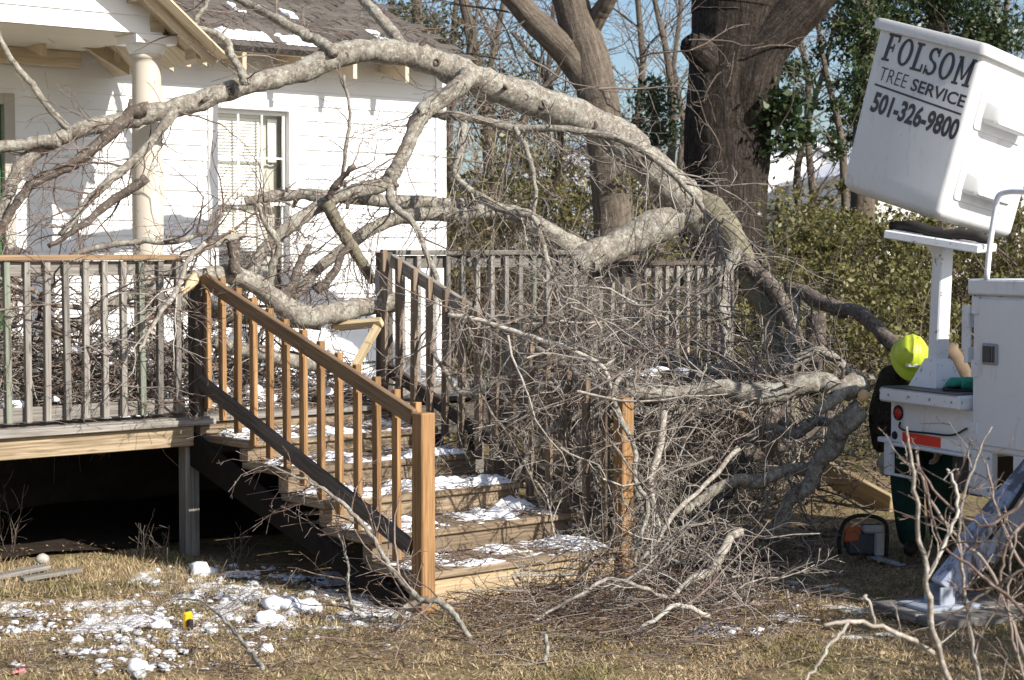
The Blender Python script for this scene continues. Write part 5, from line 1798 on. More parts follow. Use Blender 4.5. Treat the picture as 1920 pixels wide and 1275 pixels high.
m = MB()
cb = [R_(0.10, 0.02, 0.93), R_(0.12, 0.0, 0.90), R_(0.20, 0.0, 0.885), R_(0.40, 0.005, 0.89), R_(0.62, 0.0, 0.90), R_(0.74, 0.01, 0.95)]
m.tube(spline(cb, 5), 0.006, 6)
m.build('cable', M['rubber'], truck)
cb = [R_(0.72, 0.10, 1.16), R_(0.55, 0.02, 1.158), R_(0.42, 0.12, 1.158), R_(0.5, 0.3, 1.158), R_(0.68, 0.32, 1.16), R_(0.74, 0.2, 1.18)]
m = MB()
m.tube(spline(cb, 6), 0.009, 6)
m.build('cable', M['rubber'], step)

# bucket
bh = A3(0.70, -0.7141, 0)          # horizontal direction along the lettered side
bn = A3(-0.7141, -0.70, 0)         # outward normal of that side
PHI = math.radians(16.5)
BYc = 10.95
TAU = math.radians(8.0)


def plane_pt(px, py, p0, n):
    d = ray(px, py); o_ = A3(0, 0, EYE)
    return o_ + d * (np.dot(p0 - o_, n) / np.dot(d, n))


bp0 = P(1713, 225, BYc)
bx = bh * math.cos(PHI) - EZ * math.sin(PHI)     # along the panel, to the right and down
by = bh * math.sin(PHI) + EZ * math.cos(PHI)     # along the panel, up
by, bn = by * math.cos(TAU) - bn * math.sin(TAU), bn * math.cos(TAU) + by * math.sin(TAU)


def loc2(px, py):
    w = plane_pt(px, py, bp0, bn) - bp0
    return np.dot(w, bx), np.dot(w, by)


cTL, cTR, cBR, cBL = loc2(1652, 38), loc2(1845, 95), loc2(1757, 410), loc2(1580, 335)
x0t, x1t = cTL[0], cTR[0]; x0b, x1b = cBL[0], cBR[0]
yt = (cTL[1] + cTR[1]) / 2; yb = (cBL[1] + cBR[1]) / 2
BD = 0.92                          # bucket depth


def rr(x0, x1, d0, d1, r, n=5):
    """rounded rectangle in (x, depth)"""
    pts = []
    for cx, cy, a0 in ((x1 - r, d1 - r, 0), (x0 + r, d1 - r, 90), (x0 + r, d0 + r, 180), (x1 - r, d0 + r, 270)):
        for i in range(n + 1):
            a = math.radians(a0 + 90 * i / n)
            pts.append((cx + r * math.cos(a), cy + r * math.sin(a)))
    return pts


def ring(y, x0, x1, d0, d1, r):
    return [bp0 + bx * p[0] + by * y - bn * p[1] for p in rr(x0, x1, d0, d1, r)]


def loft(rings, cap0=True, cap1=False):
    m = MB()
    n = len(rings[0])
    V = np.concatenate([np.array(r) for r in rings])
    Q = []
    for i in range(len(rings) - 1):
        for j in range(n):
            Q.append((i * n + j, i * n + (j + 1) % n, (i + 1) * n + (j + 1) % n, (i + 1) * n + j))
    T = []
    extra = []
    if cap0:
        extra.append(np.mean(rings[0], axis=0)); ci = len(V)
        T += [(ci, (j + 1) % n, j) for j in range(n)]
    if cap1:
        extra.append(np.mean(rings[-1], axis=0)); ci = len(V) + len(extra) - 1
        b = (len(rings) - 1) * n
        T += [(ci, b + j, b + (j + 1) % n) for j in range(n)]
    if extra: V = np.concatenate([V, extra])
    m.add(V, Q, T if T else None, smooth=True)
    return m


tp = 0.02
rs = [ring(yb - 0.035, x0b + 0.06, x1b - 0.06, 0.07, BD - 0.07, 0.05), ring(yb - 0.03, x0b + 0.03, x1b - 0.03, 0.035, BD - 0.035, 0.05), ring(yb, x0b + 0.004, x1b - 0.004, 0.005, BD - 0.005, 0.04), ring(yb + 0.02, x0b, x1b, 0.0, BD, 0.035)]
for f in np.linspace(0.1, 1, 8):
    rs.append(ring(yb + 0.02 + (yt - yb - 0.02) * f, x0b + (x0t - x0b) * f, x1b + (x1t - x1b) * f, 0.0, BD, 0.035))
# inner liner
for f in (1.0, 0.05):
    rs.append(ring(yb + (yt - yb) * f, x0b + (x0t - x0b) * f + 0.03, x1b + (x1t - x1b) * f - 0.03, 0.03, BD - 0.03, 0.03))
mB = loft(rs, True, True)
bucket = mB.build('bucket', M['bucket'], truck, 'tilted white bucket with dark lettering')
for pgn in bucket.data.polygons: pgn.use_smooth = True
md = bucket.modifiers.new('split', 'EDGE_SPLIT'); md.split_angle = math.radians(40)
lr = [ring(yt - 0.045, x0t - 0.004, x1t + 0.004, -0.004, BD + 0.004, 0.04), ring(yt - 0.04, x0t - 0.032, x1t + 0.032, -0.032, BD + 0.032, 0.05), ring(yt + 0.005, x0t - 0.04, x1t + 0.04, -0.04, BD + 0.04, 0.055), ring(yt + 0.025, x0t - 0.032, x1t + 0.032, -0.032, BD + 0.032, 0.05), ring(yt + 0.03, x0t + 0.0, x1t - 0.0, 0.0, BD, 0.03), ring(yt - 0.01, x0t + 0.03, x1t - 0.03, 0.03, BD - 0.03, 0.03)]
lipo = loft(lr, False).build('lip', M['bucket'], bucket)
md = lipo.modifiers.new('split', 'EDGE_SPLIT'); md.split_angle = math.radians(50)
# steps on the right end (moulded pockets)
for (yc) in (yb + (yt - yb) * 0.69, yb + (yt - yb) * 0.26):
    fx = (yc - yb) / (yt - yb)
    xe = x1b + (x1t - x1b) * fx

    def stepring(dx, dy0, dy1, d0, d1):
        c = [(dy0, d0), (dy0, d1), (dy1, d1), (dy1, d0)]
        pts = []
        r = min(0.03, (dy1 - dy0) * 0.3)
        for cx, cy, a0 in ((d1 - r, dy1 - r, 0), (d0 + r, dy1 - r, 90), (d0 + r, dy0 + r, 180), (d1 - r, dy0 + r, 270)):
            for i in range(5):
                a = math.radians(a0 + 90 * i / 4)
                dd_ = cx + r * math.cos(a); yy = cy + r * math.sin(a)
                pts.append(bp0 + bx * (xe + dx + (yy - yc) * (x1t - x1b) / (yt - yb)) + by * yy - bn * dd_)
        return pts
    g_ = loft([stepring(-0.005, yc - 0.155, yc + 0.125, 0.095, 0.705), stepring(0.010, yc - 0.15, yc + 0.12, 0.10, 0.70), stepring(0.013, yc - 0.14, yc + 0.11, 0.11, 0.69)], False, True)
    g2 = loft([stepring(0.008, yc - 0.10, yc + 0.055, 0.16, 0.64), stepring(0.085, yc - 0.095, yc + 0.035, 0.175, 0.625), stepring(0.105, yc - 0.08, yc + 0.02, 0.19, 0.61)], False, True)
    so = g_.build('step_surround', M['bucket'], bucket)
    md = so.modifiers.new('split', 'EDGE_SPLIT'); md.split_angle = math.radians(35)
    so = g2.build('step', M['bucket'], bucket)
    md = so.modifiers.new('split', 'EDGE_SPLIT'); md.split_angle = math.radians(35)

# lettering -------------------------------------------------------
def strokes(name, width, weight):
    """letter as list of polygons in a unit-height box of the given width"""
    w, t = width, weight
    out = []

    def bar(x0, y0, x1, y1): out.append([(x0, y0), (x1, y0), (x1, y1), (x0, y1)])

    def ringp(cx, cy, rx, ry, tx, ty, a0=0, a1=360, n=28):
        for i in range(n):
            a, b = [math.radians(a0 + (a1 - a0) * q / n) for q in (i, i + 1)]
            out.append([(cx + rx * math.cos(a), cy + ry * math.sin(a)), (cx + rx * math.cos(b), cy + ry * math.sin(b)), (cx + (rx - tx) * math.cos(b), cy + (ry - ty) * math.sin(b)), (cx + (rx - tx) * math.cos(a), cy + (ry - ty) * math.sin(a))])
    s = 0.09
    if name == 'F':
        bar(0.12 * w, s, 0.12 * w + t, 1 - s); bar(0, 0, 0.62 * w, s); bar(0, 1 - s, w, 1); bar(w - 0.09, 0.74, w, 1 - s); bar(0.12 * w + t, 0.46, 0.72 * w, 0.55); bar(0.62 * w, 0.36, 0.72 * w, 0.46); bar(0.62 * w, 0.55, 0.72 * w, 0.65)
    if name == 'L':
        bar(0.14 * w, s, 0.14 * w + t, 1 - s); bar(0, 0, w, s); bar(0, 1 - s, 0.62 * w, 1); bar(w - 0.09, s, w, 0.28)
    if name == 'O':
        ringp(w / 2, 0.5, w / 2, 0.5, t * 0.95, 0.10)
    if name == 'M':
        bar(0.08 * w, s, 0.08 * w + t * 0.8, 1 - s); bar(0.92 * w - t, s, 0.92 * w, 1 - s); bar(0, 0, 0.36 * w, s); bar(0.6 * w, 0, w, s); bar(0, 1 - s, 0.27 * w, 1); bar(0.73 * w, 1 - s, w, 1)
        out.append([(0.10 * w, 1 - s), (0.27 * w, 1 - s), (0.55 * w, 0.2), (0.45 * w, 0.2)]); out.append([(0.73 * w, 1 - s), (0.9 * w, 1 - s), (0.55 * w, 0.2), (0.45 * w, 0.2)])
    if name == 'S':
        ringp(w / 2, 0.74, w * 0.46, 0.26, t * 0.9, 0.10, 20, 270); ringp(w / 2, 0.27, w * 0.5, 0.27, t * 0.9, 0.10, -160, 90)
        bar(w * 0.80, 0.70, w * 0.93, 1.0); bar(w * 0.0, 0.0, w * 0.13, 0.32)
    return out


def put_polys(mb, polys, ox, oy, h, sx, off):
    for pl in polys:
        pts = [bp0 + bx * (ox + p[0] * h * sx) + by * (oy + p[1] * h) + bn * off for p in pl]
        c = np.mean(pts, axis=0)
        mb.add(pts, [(0, 1, 2, 3)])


def put_line_text(txt, a, b, top, weight, offset_z, name, bold):
    """built-in font flattened to a mesh and fitted between baseline points a..b (pixels)"""
    A_, B_, Tp = loc2(*a), loc2(*b), loc2(*top)
    wid = B_[0] - A_[0]; hgt = Tp[1] - A_[1]
    cu = bpy.data.curves.new(name, 'FONT')
    cu.body = txt; cu.size = 1.0; cu.offset = bold; cu.resolution_u = 4
    ob = bpy.data.objects.new(name, cu)
    scene.collection.objects.link(ob)
    dg = bpy.context.evaluated_depsgraph_get()
    me = bpy.data.meshes.new_from_object(ob.evaluated_get(dg))
    bpy.data.objects.remove(ob)
    V = np.array([v.co[:] for v in me.vertices])
    x0_, x1_ = V[:, 0].min(), V[:, 0].max(); y0_, y1_ = V[:, 1].min(), V[:, 1].max()
    ang = (B_[1] - A_[1]) / wid
    X = (V[:, 0] - x0_) / (x1_ - x0_) * wid; Yv = (V[:, 1] - y0_) / (y1_ - y0_) * hgt + X * ang
    W = bp0[None] + bx[None] * (A_[0] + X)[:, None] + by[None] * (A_[1] + Yv)[:, None] + bn[None] * offset_z
    W = W - np.array(ORG[bucket.name])
    for v, w in zip(me.vertices, W):
        v.co = w
    me.materials.clear(); me.materials.append(M['letter'])
    o_ = bpy.data.objects.new('lettering', me)
    scene.collection.objects.link(o_)
    o_.parent = bucket
    ORG[o_.name] = ORG[bucket.name]
    return A_, B_, hgt, ang


A_, B_, Tp = loc2(1652, 112), loc2(1815, 167), loc2(1666, 61)
wid = B_[0] - A_[0]; hgt = Tp[1] - A_[1]; ang = (B_[1] - A_[1]) / wid
lw = {'F': 0.62, 'O': 0.68, 'L': 0.58, 'S': 0.56, 'M': 0.86}
gap = 0.10
tot = sum(lw[c] for c in 'FOLSOM') + gap * 5
sx = wid / (tot * hgt)
m = MB(); x = 0.0
for c in 'FOLSOM':
    X0 = x * hgt * sx
    put_polys(m, strokes(c, lw[c], 0.17), A_[0] + X0, A_[1] + X0 * ang, hgt, sx, 0.003)
    x += lw[c] + gap
m.build('lettering', M['letter'], bucket)
put_line_text('TREE', (1646, 149), (1697, 166), (1651, 124), 0, 0.003, 'lettering', -0.012)
put_line_text('SERVICE', (1706, 169), (1806, 203), (1712, 146), 0, 0.003, 'lettering', 0.02)
put_line_text('501-326-9800', (1630, 209), (1790, 265), (1639, 169), 0, 0.003, 'lettering', 0.035)
a, b = loc2(1641, 156), loc2(1803, 213)
m = MB()
th = 0.012
m.add([bp0 + bx * p[0] + by * p[1] + bn * 0.003 for p in ((a[0], a[1] - th), (b[0], b[1] - th), (b[0], b[1]), (a[0], a[1]))], [(0, 1, 2, 3)])
m.build('underline', M['letter'], bucket)
# boom from the bucket's far side to the turret, out of frame
m = MB()
bc_ = bp0 - bn * 1.0 + by * (-0.2)
tb = R_(1.15, 2.4, 2.6)
m.tube([bc_ + bn * 0.2, bc_, bc_ + tt * 0.4], [0.06, 0.06, 0.06], 12)
m.build('bucket_mount', M['darkmetal'], truck)
m = MB()
m.beam(bc_ + tt * 0.3, tb, 0.2, 0.2)
m.build('boom', M['truck'], truck, bevel=0.01)
m = MB()
m.lathe([(0.35, 1.72), (0.35, 1.9), (0.22, 2.0), (0.22, 2.7), (0.0, 2.72)], R_(1.15, 2.4, 0), 20)
m.build('turret', M['truck'], truck)
# cloth on step
m = MB()
for q in range(5):
    blob(m, R_(0.42 + 0.03 * rng.normal(), 0.22 + 0.03 * rng.normal(), 1.18), 0.05, 0.7, 0.35)
solo(m, 'rag', M['green_tarp'], 'crumpled teal cloth lying on the truck step behind the white post', 'cloth')

# ------------------------------------------------------------------ worker
YW = 11.5
person = thing('person', (2.62, YW, 0), 'person in lime hard hat, dark camouflage jacket and green trousers bending behind the truck', 'person')


def skin(name, verts, edges, radii, mat, parent, sub=2, root=0):
    me = bpy.data.meshes.new(name)
    org = ORG[parent.name]
    me.from_pydata([tuple(np.asarray(v) - np.array(org)) for v in verts], edges, [])
    o = bpy.data.objects.new(name, me)
    scene.collection.objects.link(o)
    o.parent = parent
    ORG[o.name] = org
    sm = o.modifiers.new('skin', 'SKIN')
    sm.use_smooth_shade = True
    if not me.skin_vertices:
        me.skin_vertices.new(name='')
    for i, r in enumerate(radii):
        r2 = r if isinstance(r, tuple) else (r, r)
        me.skin_vertices[0].data[i].radius = r2
        me.skin_vertices[0].data[i].use_root = (i == root)
    ss = o.modifiers.new('sub', 'SUBSURF'); ss.levels = sub; ss.render_levels = sub
    me.materials.append(mat)
    return o


W_ = lambda px, py, dy=0.0: P(px, py, YW + dy)
pel = W_(1735, 800, 0.10); bel = W_(1722, 765, 0.0); che = W_(1708, 722, -0.15); nec = W_(1706, 697, -0.28); hea = W_(1707, 672, -0.36)
shL = W_(1668, 715, -0.14); shR = W_(1768, 704, -0.05)
elL = W_(1650, 785, -0.22); wrL = W_(1655, 850, -0.30)
elR = W_(1802, 772, -0.02); wrR = W_(1762, 830, -0.28)
hipL = W_(1700, 828, 0.08); hipR = W_(1765, 828, 0.10)
knL = W_(1702, 935, -0.06); knR = W_(1765, 935, -0.04)
anL = W_(1712, 1028, 0.03); anR = W_(1772, 1030, 0.05)
toL = W_(1702, 1043, -0.14); toR = W_(1770, 1045, -0.12)
# trunk and arms: one continuous jacketed body
body = skin('jacket', [pel, bel, che, nec, shL, elL, wrL, shR, elR, wrR], [(0, 1), (1, 2), (2, 3), (2, 4), (4, 5), (5, 6), (2, 7), (7, 8), (8, 9)],
            [(0.18, 0.14), (0.18, 0.14), (0.19, 0.14), 0.075, 0.105, 0.085, 0.062, 0.105, 0.085, 0.062], M['camo'], person)
trs = skin('trousers', [pel, hipL, knL, anL, hipR, knR, anR], [(0, 1), (1, 2), (2, 3), (0, 4), (4, 5), (5, 6)],
           [(0.18, 0.14), 0.135, 0.11, 0.092, 0.135, 0.11, 0.092], M['trouser'], person)
for an, to in ((anL, toL), (anR, toR)):
    he = an + A3(0.0, 0.06, -0.05); he[2] = 0.05
    an2 = an.copy(); an2[2] = 0.13
    to2 = to.copy(); to2[2] = 0.045
    skin('boot', [an2, A3(an2[0], an2[1], 0.06), to2, he], [(0, 1), (1, 2), (1, 3)], [0.055, 0.055, 0.042, 0.045], M['boot'], person)
m = MB()
sl_ = [W_(1806, 712, -0.05), W_(1798, 692, -0.10), W_(1784, 668, -0.16), W_(1776, 654, -0.18)]
m.tube(spline(sl_, 4), [0.068] * 4 + [0.066] * 4 + [0.064] * 4 + [0.06], 14, True, rough=0.05)
m.build('cuff', simple('tan_sleeve', (0.20, 0.15, 0.105), 0.9, 0.1, 0.15, 16, bump=0.3), person)
# head: skull, jaw, nose, ears in one surface
fdir = nrm(A3(-0.15, -0.72, -0.68)); updir = nrm(A3(0.0, -0.55, 0.83) - fdir * np.dot(A3(0, -0.55, 0.83), fdir)); sdir = np.cross(fdir, updir)
m = MB()
blob_v = []
import bmesh
bm = bmesh.new(); bmesh.ops.create_uvsphere(bm, u_segments=24, v_segments=16, radius=1.0)
HV = []
for v in bm.verts:
    x_, y_, z_ = v.co
    sx_, sy_, sz_ = 0.076 * x_, 0.098 * y_, 0.115 * z_
    if z_ < 0: sx_ *= 1 + 0.25 * z_; sy_ *= 1 + 0.08 * z_
    if y_ > 0.8 and abs(x_) < 0.22 and -0.35 < z_ < 0.1: sy_ += 0.02 * (1 - abs(x_) / 0.22)
    if y_ > 0.6 and 0.12 < abs(x_) < 0.5 and 0.0 < z_ < 0.3: sy_ -= 0.01
    HV.append(hea + sdir * sx_ + fdir * sy_ + updir * sz_)
HQ = [[v.index for v in f.verts] for f in bm.faces]
bm.free()
m.add(HV, [f for f in HQ if len(f) == 4], [f for f in HQ if len(f) == 3], smooth=True)
m.tube([nec - A3(0, 0, 0.03), nec, hea], [0.06, 0.056, 0.05], 12)
for s_ in (-1, 1):
    blob(m, hea + sdir * 0.078 * s_ - updir * 0.01, 0.022, 1.2, 0.1)
head = m.build('head', M['skin'], person)
m = MB()
for s_ in (-1, 1):
    blob(m, hea + sdir * 0.030 * s_ + fdir * 0.088 + updir * 0.015, 0.011, 0.8, 0.02)
m.build('eye', M['darkmetal'], head)
m = MB()
m.tube([hea + sdir * -0.024 + fdir * 0.088 - updir * 0.055, hea + fdir * 0.096 - updir * 0.053, hea + sdir * 0.024 + fdir * 0.088 - updir * 0.055], [0.004, 0.007, 0.004], 6)
m.build('mouth', simple('lip_colour', (0.3, 0.13, 0.1), 0.6), head)
# hard hat: dome with ridge and brim
m = MB()
hax = nrm(updir * 0.96 + fdir * 0.10)
hf = nrm(fdir - hax * np.dot(fdir, hax)); hs = np.cross(hf, hax)
hc = hea + hax * 0.030
NS, NR = 48, 14
V = []; Q = []
for i in range(NR + 1):
    ph = math.pi / 2 * i / NR
    for j in range(NS):
        a = 2 * math.pi * j / NS
        r1, r2 = 0.106, 0.130
        x_, y_ = math.sin(ph) * math.cos(a), math.sin(ph) * math.sin(a)
        z_ = math.cos(ph) ** 0.9 if math.cos(ph) > 0 else 0
        kr = 1 + 0.10 * max(0, 1 - abs(x_) / 0.16) * (1 if ph < 1.35 else 0.3)
        kr2 = 1 + 0.04 * max(0, 1 - abs(abs(x_) - 0.42) / 0.12) * (1 if 0.3 < ph < 1.3 else 0)
        V.append(hc + (hs * x_ * r1 + hf * y_ * r2) * (1 if i < NR else 1) * kr2 + hax * (0.125 * z_ * kr * kr2))
for j in range(NS):
    a = 2 * math.pi * j / NS
    ext = 1.24 + 0.22 * max(0, math.sin(a)) ** 2
    V.append(hc + hs * math.cos(a) * 0.106 * 1.2 + hf * math.sin(a) * 0.130 * ext - hax * 0.012)
for j in range(NS):
    a = 2 * math.pi * j / NS
    ext = 1.23 + 0.22 * max(0, math.sin(a)) ** 2
    V.append(hc + hs * math.cos(a) * 0.106 * 1.19 + hf * math.sin(a) * 0.130 * ext - hax * 0.018)
for j in range(NS):
    a = 2 * math.pi * j / NS
    V.append(hc + hs * math.cos(a) * 0.100 + hf * math.sin(a) * 0.124 - hax * 0.006)
for i in range(NR + 3):
    for j in range(NS):
        Q.append((i * NS + j, i * NS + (j + 1) % NS, (i + 1) * NS + (j + 1) % NS, (i + 1) * NS + j))
m.add(V, Q, smooth=True)
hat = m.build('hard_hat', M['helmet'], person)
m = MB()
m.box(hc + hf * 0.118 + hax * 0.052 , (hs, nrm(hax * 0.85 - hf * 0.5), nrm(hf * 0.85 + hax * 0.5)), (0.075, 0.018, 0.006))
m.build('sticker', M['whitetape'], hat)


def hand(wr, dirv, palm_n, mat, parent):
    """palm with five separate curled fingers"""
    dirv = nrm(dirv); palm_n = nrm(palm_n - dirv * np.dot(palm_n, dirv)); side = np.cross(dirv, palm_n)
    verts = [wr, wr + dirv * 0.03, wr + dirv * 0.06, wr + dirv * 0.09]
    edges = [(0, 1), (1, 2), (2, 3)]
    rad = [0.026, (0.03, 0.018), (0.038, 0.017), (0.036, 0.015)]
    o1 = skin('hand', verts, edges, rad, mat, parent, 1)
    for q, (off, L) in enumerate(((-0.03, 0.062), (-0.010, 0.075), (0.010, 0.07), (0.029, 0.055))):
        b = wr + dirv * 0.085 + side * off
        p1 = b + dirv * L * 0.45 + palm_n * 0.010
        p2 = p1 + nrm(dirv * 0.7 + palm_n * 0.7) * L * 0.35
        p3 = p2 + nrm(dirv * 0.2 + palm_n) * L * 0.28
        skin('finger', [b - dirv * 0.02, p1, p2, p3], [(0, 1), (1, 2), (2, 3)], [0.010, 0.0095, 0.009, 0.0075], mat, o1, 1)
    b = wr + dirv * 0.035 - side * 0.03
    p1 = b + nrm(dirv * 0.6 - side * 0.7 + palm_n * 0.3) * 0.035
    p2 = p1 + nrm(dirv + palm_n * 0.5) * 0.03
    skin('thumb', [b, p1, p2], [(0, 1), (1, 2)], [0.012, 0.0105, 0.0085], mat, o1, 1)


hand(wrL, A3(0.03, -0.2, -1), A3(0.6, 0.5, 0), M['glove'], person)
hand(wrR, A3(-0.2, -0.3, -1), A3(-0.7, 0.4, 0), M['glove'], person)

# ------------------------------------------------------------------ chainsaw
cs_c = G(1622, 1046)
saw = thing('chainsaw', cs_c, 'orange and grey chainsaw lying on the ground beside the worker', 'chainsaw')
CX = nrm(A3(1, -0.15, 0)); CY = nrm(A3(0.15, 1, 0)); CZ = EZ
S_ = lambda a, b, c: cs_c + CX * a + CY * b + CZ * c
m = MB()
m.box(S_(-0.02, 0.03, 0.10), (CX, CY, CZ), (0.20, 0.17, 0.16))
m.box(S_(-0.10, 0.03, 0.12), (CX, CY, CZ), (0.07, 0.15, 0.13))
sbody = m.build('body', M['darkmetal'], saw, bevel=0.02)
m = MB()
m.poly([S_(-0.14, -0.06, 0.10), S_(-0.04, -0.06, 0.11), S_(-0.02, -0.06, 0.20), S_(-0.08, -0.06, 0.225), S_(-0.135, -0.06, 0.18)], CY * 0.12)
m.build('top_cover', M['orange'], saw, bevel=0.012)
m = MB()
m.box(S_(0.045, -0.065, 0.195), (CX, CY, CZ), (0.13, 0.05, 0.05))
m.box(S_(0.085, -0.06, 0.10), (CX, CY, CZ), (0.06, 0.05, 0.16))
m.build('starter_cover', M['greyplastic'], saw, bevel=0.014)
m = MB()
hp = [S_(-0.16, -0.03, 0.03), S_(-0.165, -0.03, 0.13), S_(-0.13, -0.03, 0.235), S_(-0.05, -0.03, 0.275), S_(0.06, -0.03, 0.27), S_(0.125, -0.03, 0.23), S_(0.135, -0.03, 0.13), S_(0.13, -0.03, 0.02)]
m.tube(spline(hp, 4), 0.013, 10)
m.build('handle', M['rubber'], saw)
m = MB()
b0 = S_(0.04, -0.09, 0.02); b1 = G(1690, 1066) + EZ * 0.02
bd_ = nrm(b1 - b0); bs = nrm(np.cross(bd_, EZ))
m.poly([b0 - bs * 0.04, b1 - bs * 0.035, b1 + bd_ * 0.025 - bs * 0.018, b1 + bd_ * 0.025 + bs * 0.018, b1 + bs * 0.035, b0 + bs * 0.04], EZ * 0.006)
m.build('guide_bar', M['platechrome'], saw)

# small things on the lawn
ty = G(355, 1182)
tm_ = thing('tape_measure', ty, 'small yellow and black object standing on the snowy lawn', 'tool')
m = MB()
m.box(ty + A3(-0.008, 0.0, 0.052), (nrm(A3(1, -0.5, 0)), nrm(A3(0.5, 1, 0)), EZ), (0.035, 0.055, 0.095))
m.build('case', M['yellow'], tm_, bevel=0.01)
m = MB()
m.box(ty + A3(0.008, -0.026, 0.036), (nrm(A3(1, -0.5, 0)), nrm(A3(0.5, 1, 0)), EZ), (0.030, 0.03, 0.055))
m.box(ty + A3(-0.008, 0.0, 0.104), (nrm(A3(1, -0.5, 0)), nrm(A3(0.5, 1, 0)), EZ), (0.02, 0.03, 0.012))
m.build('grip', M['rubber'], tm_, bevel=0.008)
m = MB(); blob(m, G(40, 1260) + A3(0, 0, 0.006), 0.02, 0.5, 0.4); blob(m, G(28, 1262) + A3(0, 0, 0.006), 0.014, 0.5, 0.4)
solo(m, 'wrapper', M['pink'], 'small pink scrap of litter on the grass at the left', 'litter')
for (px, py, lb) in ((100, 1057, 'pale round stone in the shade under the deck'), (82, 1053, '')):
    if not lb: continue
    m = MB(); blob(m, G(px - 20, py) + A3(0, 0, 0.03), 0.045, 0.8, 0.1)
    solo(m, 'stone', M['jamb'], lb, 'stone')
for (px, py, lb) in ((658, 1183, 'curled brown leaf lying on the lawn'), (705, 1206, 'pale leaf scrap on the lawn')):
    m = MB()
    c = G(px, py) + A3(0, 0, 0.015)
    m.add([c + A3(-0.03, -0.01, 0), c + A3(0, -0.025, 0.012), c + A3(0.03, 0, 0.004), c + A3(0, 0.025, 0.016)], [(0, 1, 2, 3)])
    solo(m, 'leaf', M['deadleaf'], lb, 'leaf')

# ------------------------------------------------------------------ grass, litter
def scatter_blades(mb, n, reg, size, spread=0.5):
    c = np.array([reg() for _ in range(n)])
    a = rng.random(n) * 6.283
    h = size * (0.5 + rng.random(n))
    w = 0.0022 + 0.002 * rng.random(n)
    lean = spread * (0.4 + rng.random(n))
    la = rng.random(n) * 6.283
    tx = h * lean * np.cos(la); ty_ = h * lean * np.sin(la)
    tz = h * np.sqrt(np.maximum(0.05, 1 - np.minimum(lean, 0.985) ** 2))
    V = np.empty((n, 3, 3))
    V[:, 0] = c + np.stack([np.cos(a) * w, np.sin(a) * w, np.zeros(n) - 0.005], 1)
    V[:, 1] = c - np.stack([np.cos(a) * w, np.sin(a) * w, np.zeros(n) + 0.005], 1)
    V[:, 2] = c + np.stack([tx, ty_, tz], 1)
    T = np.arange(3 * n).reshape(n, 3)
    mb.add(V.reshape(-1, 3), T=T, tint=np.repeat(rng.random(n), 3))


def reg_lawn():
    while True:
        y = rng.uniform(7.6, 12.6); x = rng.uniform(-0.31, 0.31) * y
        # not under the deck or steps
        u_ = (x - OX) * ua[0] + (y - OY) * ua[1]; v_ = (x - OX) * ub[0] + (y - OY) * ub[1]
        if v_ > 0.3 and u_ < 3.4: continue
        if -0.05 < u_ < SW and v_ > -2.45: continue
        if nz(x * 2.1, y * 2.1, 77) + 0.5 * nz(x * 7, y * 7, 71) < -0.12 and rng.random() < 0.85: continue
        return (x, y, 0.0)


m = MB()
scatter_blades(m, 130000, reg_lawn, 0.032, 1.15)
o = m.build('grass', M['grass'])
tag(o, 'short dry tan lawn grass with greener patches', 'grass', kind='stuff')


def reg_tall():
    while True:
        px = rng.uniform(-20, 420); py = rng.uniform(1070, 1120) if rng.random() < 0.7 else rng.uniform(1055, 1090)
        if rng.random() > 0.5 + 0.5 * nz(px * 0.02, 1.1): continue
        p = G(px, py)
        return (p[0], p[1], 0.0)


m = MB()
scatter_blades(m, 4200, reg_tall, 0.06, 0.9)
o = m.build('long_grass', M['grass'])
tag(o, 'longer uncut tufts of grass along the shaded deck edge', 'grass', kind='stuff')


def flakes(mb, n, reg, size):
    for _ in range(n):
        c = np.asarray(reg(), float)
        a = rng.random() * 6.28
        s = size * (0.5 + rng.random())
        d1 = A3(math.cos(a), math.sin(a), rng.normal(0, 0.3)) * s
        d2 = A3(-math.sin(a), math.cos(a), rng.normal(0, 0.4)) * s * rng.uniform(0.25, 0.6)
        mb.add([c - d1, c - d2, c + d1, c + d2], [(0, 1, 2, 3)], tint=rng.random())


def reg_litter():
    while True:
        px = rng.normal(1130, 200); py = rng.normal(1110, 55)
        if not (835 < px < 1700) or py < 1015 or py > 1230: continue
        p = G(px, py)
        return (p[0], p[1], 0.012 + 0.03 * rng.random())


m = MB()
flakes(m, 4500, reg_litter, 0.017)
o = m.build('leaf_litter', M['deadleaf'])
tag(o, 'brown leaf litter spread round the brush pile', 'leaves', kind='stuff')


def reg_chip():
    y = rng.uniform(7.8, 11.8); x = rng.uniform(-0.3, 0.3) * y
    return (x, y, 0.02 + 0.015 * rng.random())


m = MB()
flakes(m, 4200, reg_chip, 0.013)
o = m.build('wood_chips', M['chips'])
tag(o, 'small pale and brown chips and bark bits strewn on the lawn', 'wood chips', kind='stuff')


def reg_tw():
    while True:
        px = rng.normal(1150, 230); py = rng.normal(1120, 60)
        if px < 380 or px > 1800 or py < 1010 or py > 1260: continue
        p = G(px, py)
        return np.array((p[0], p[1], 0.015 + 0.07 * rng.random() ** 2))


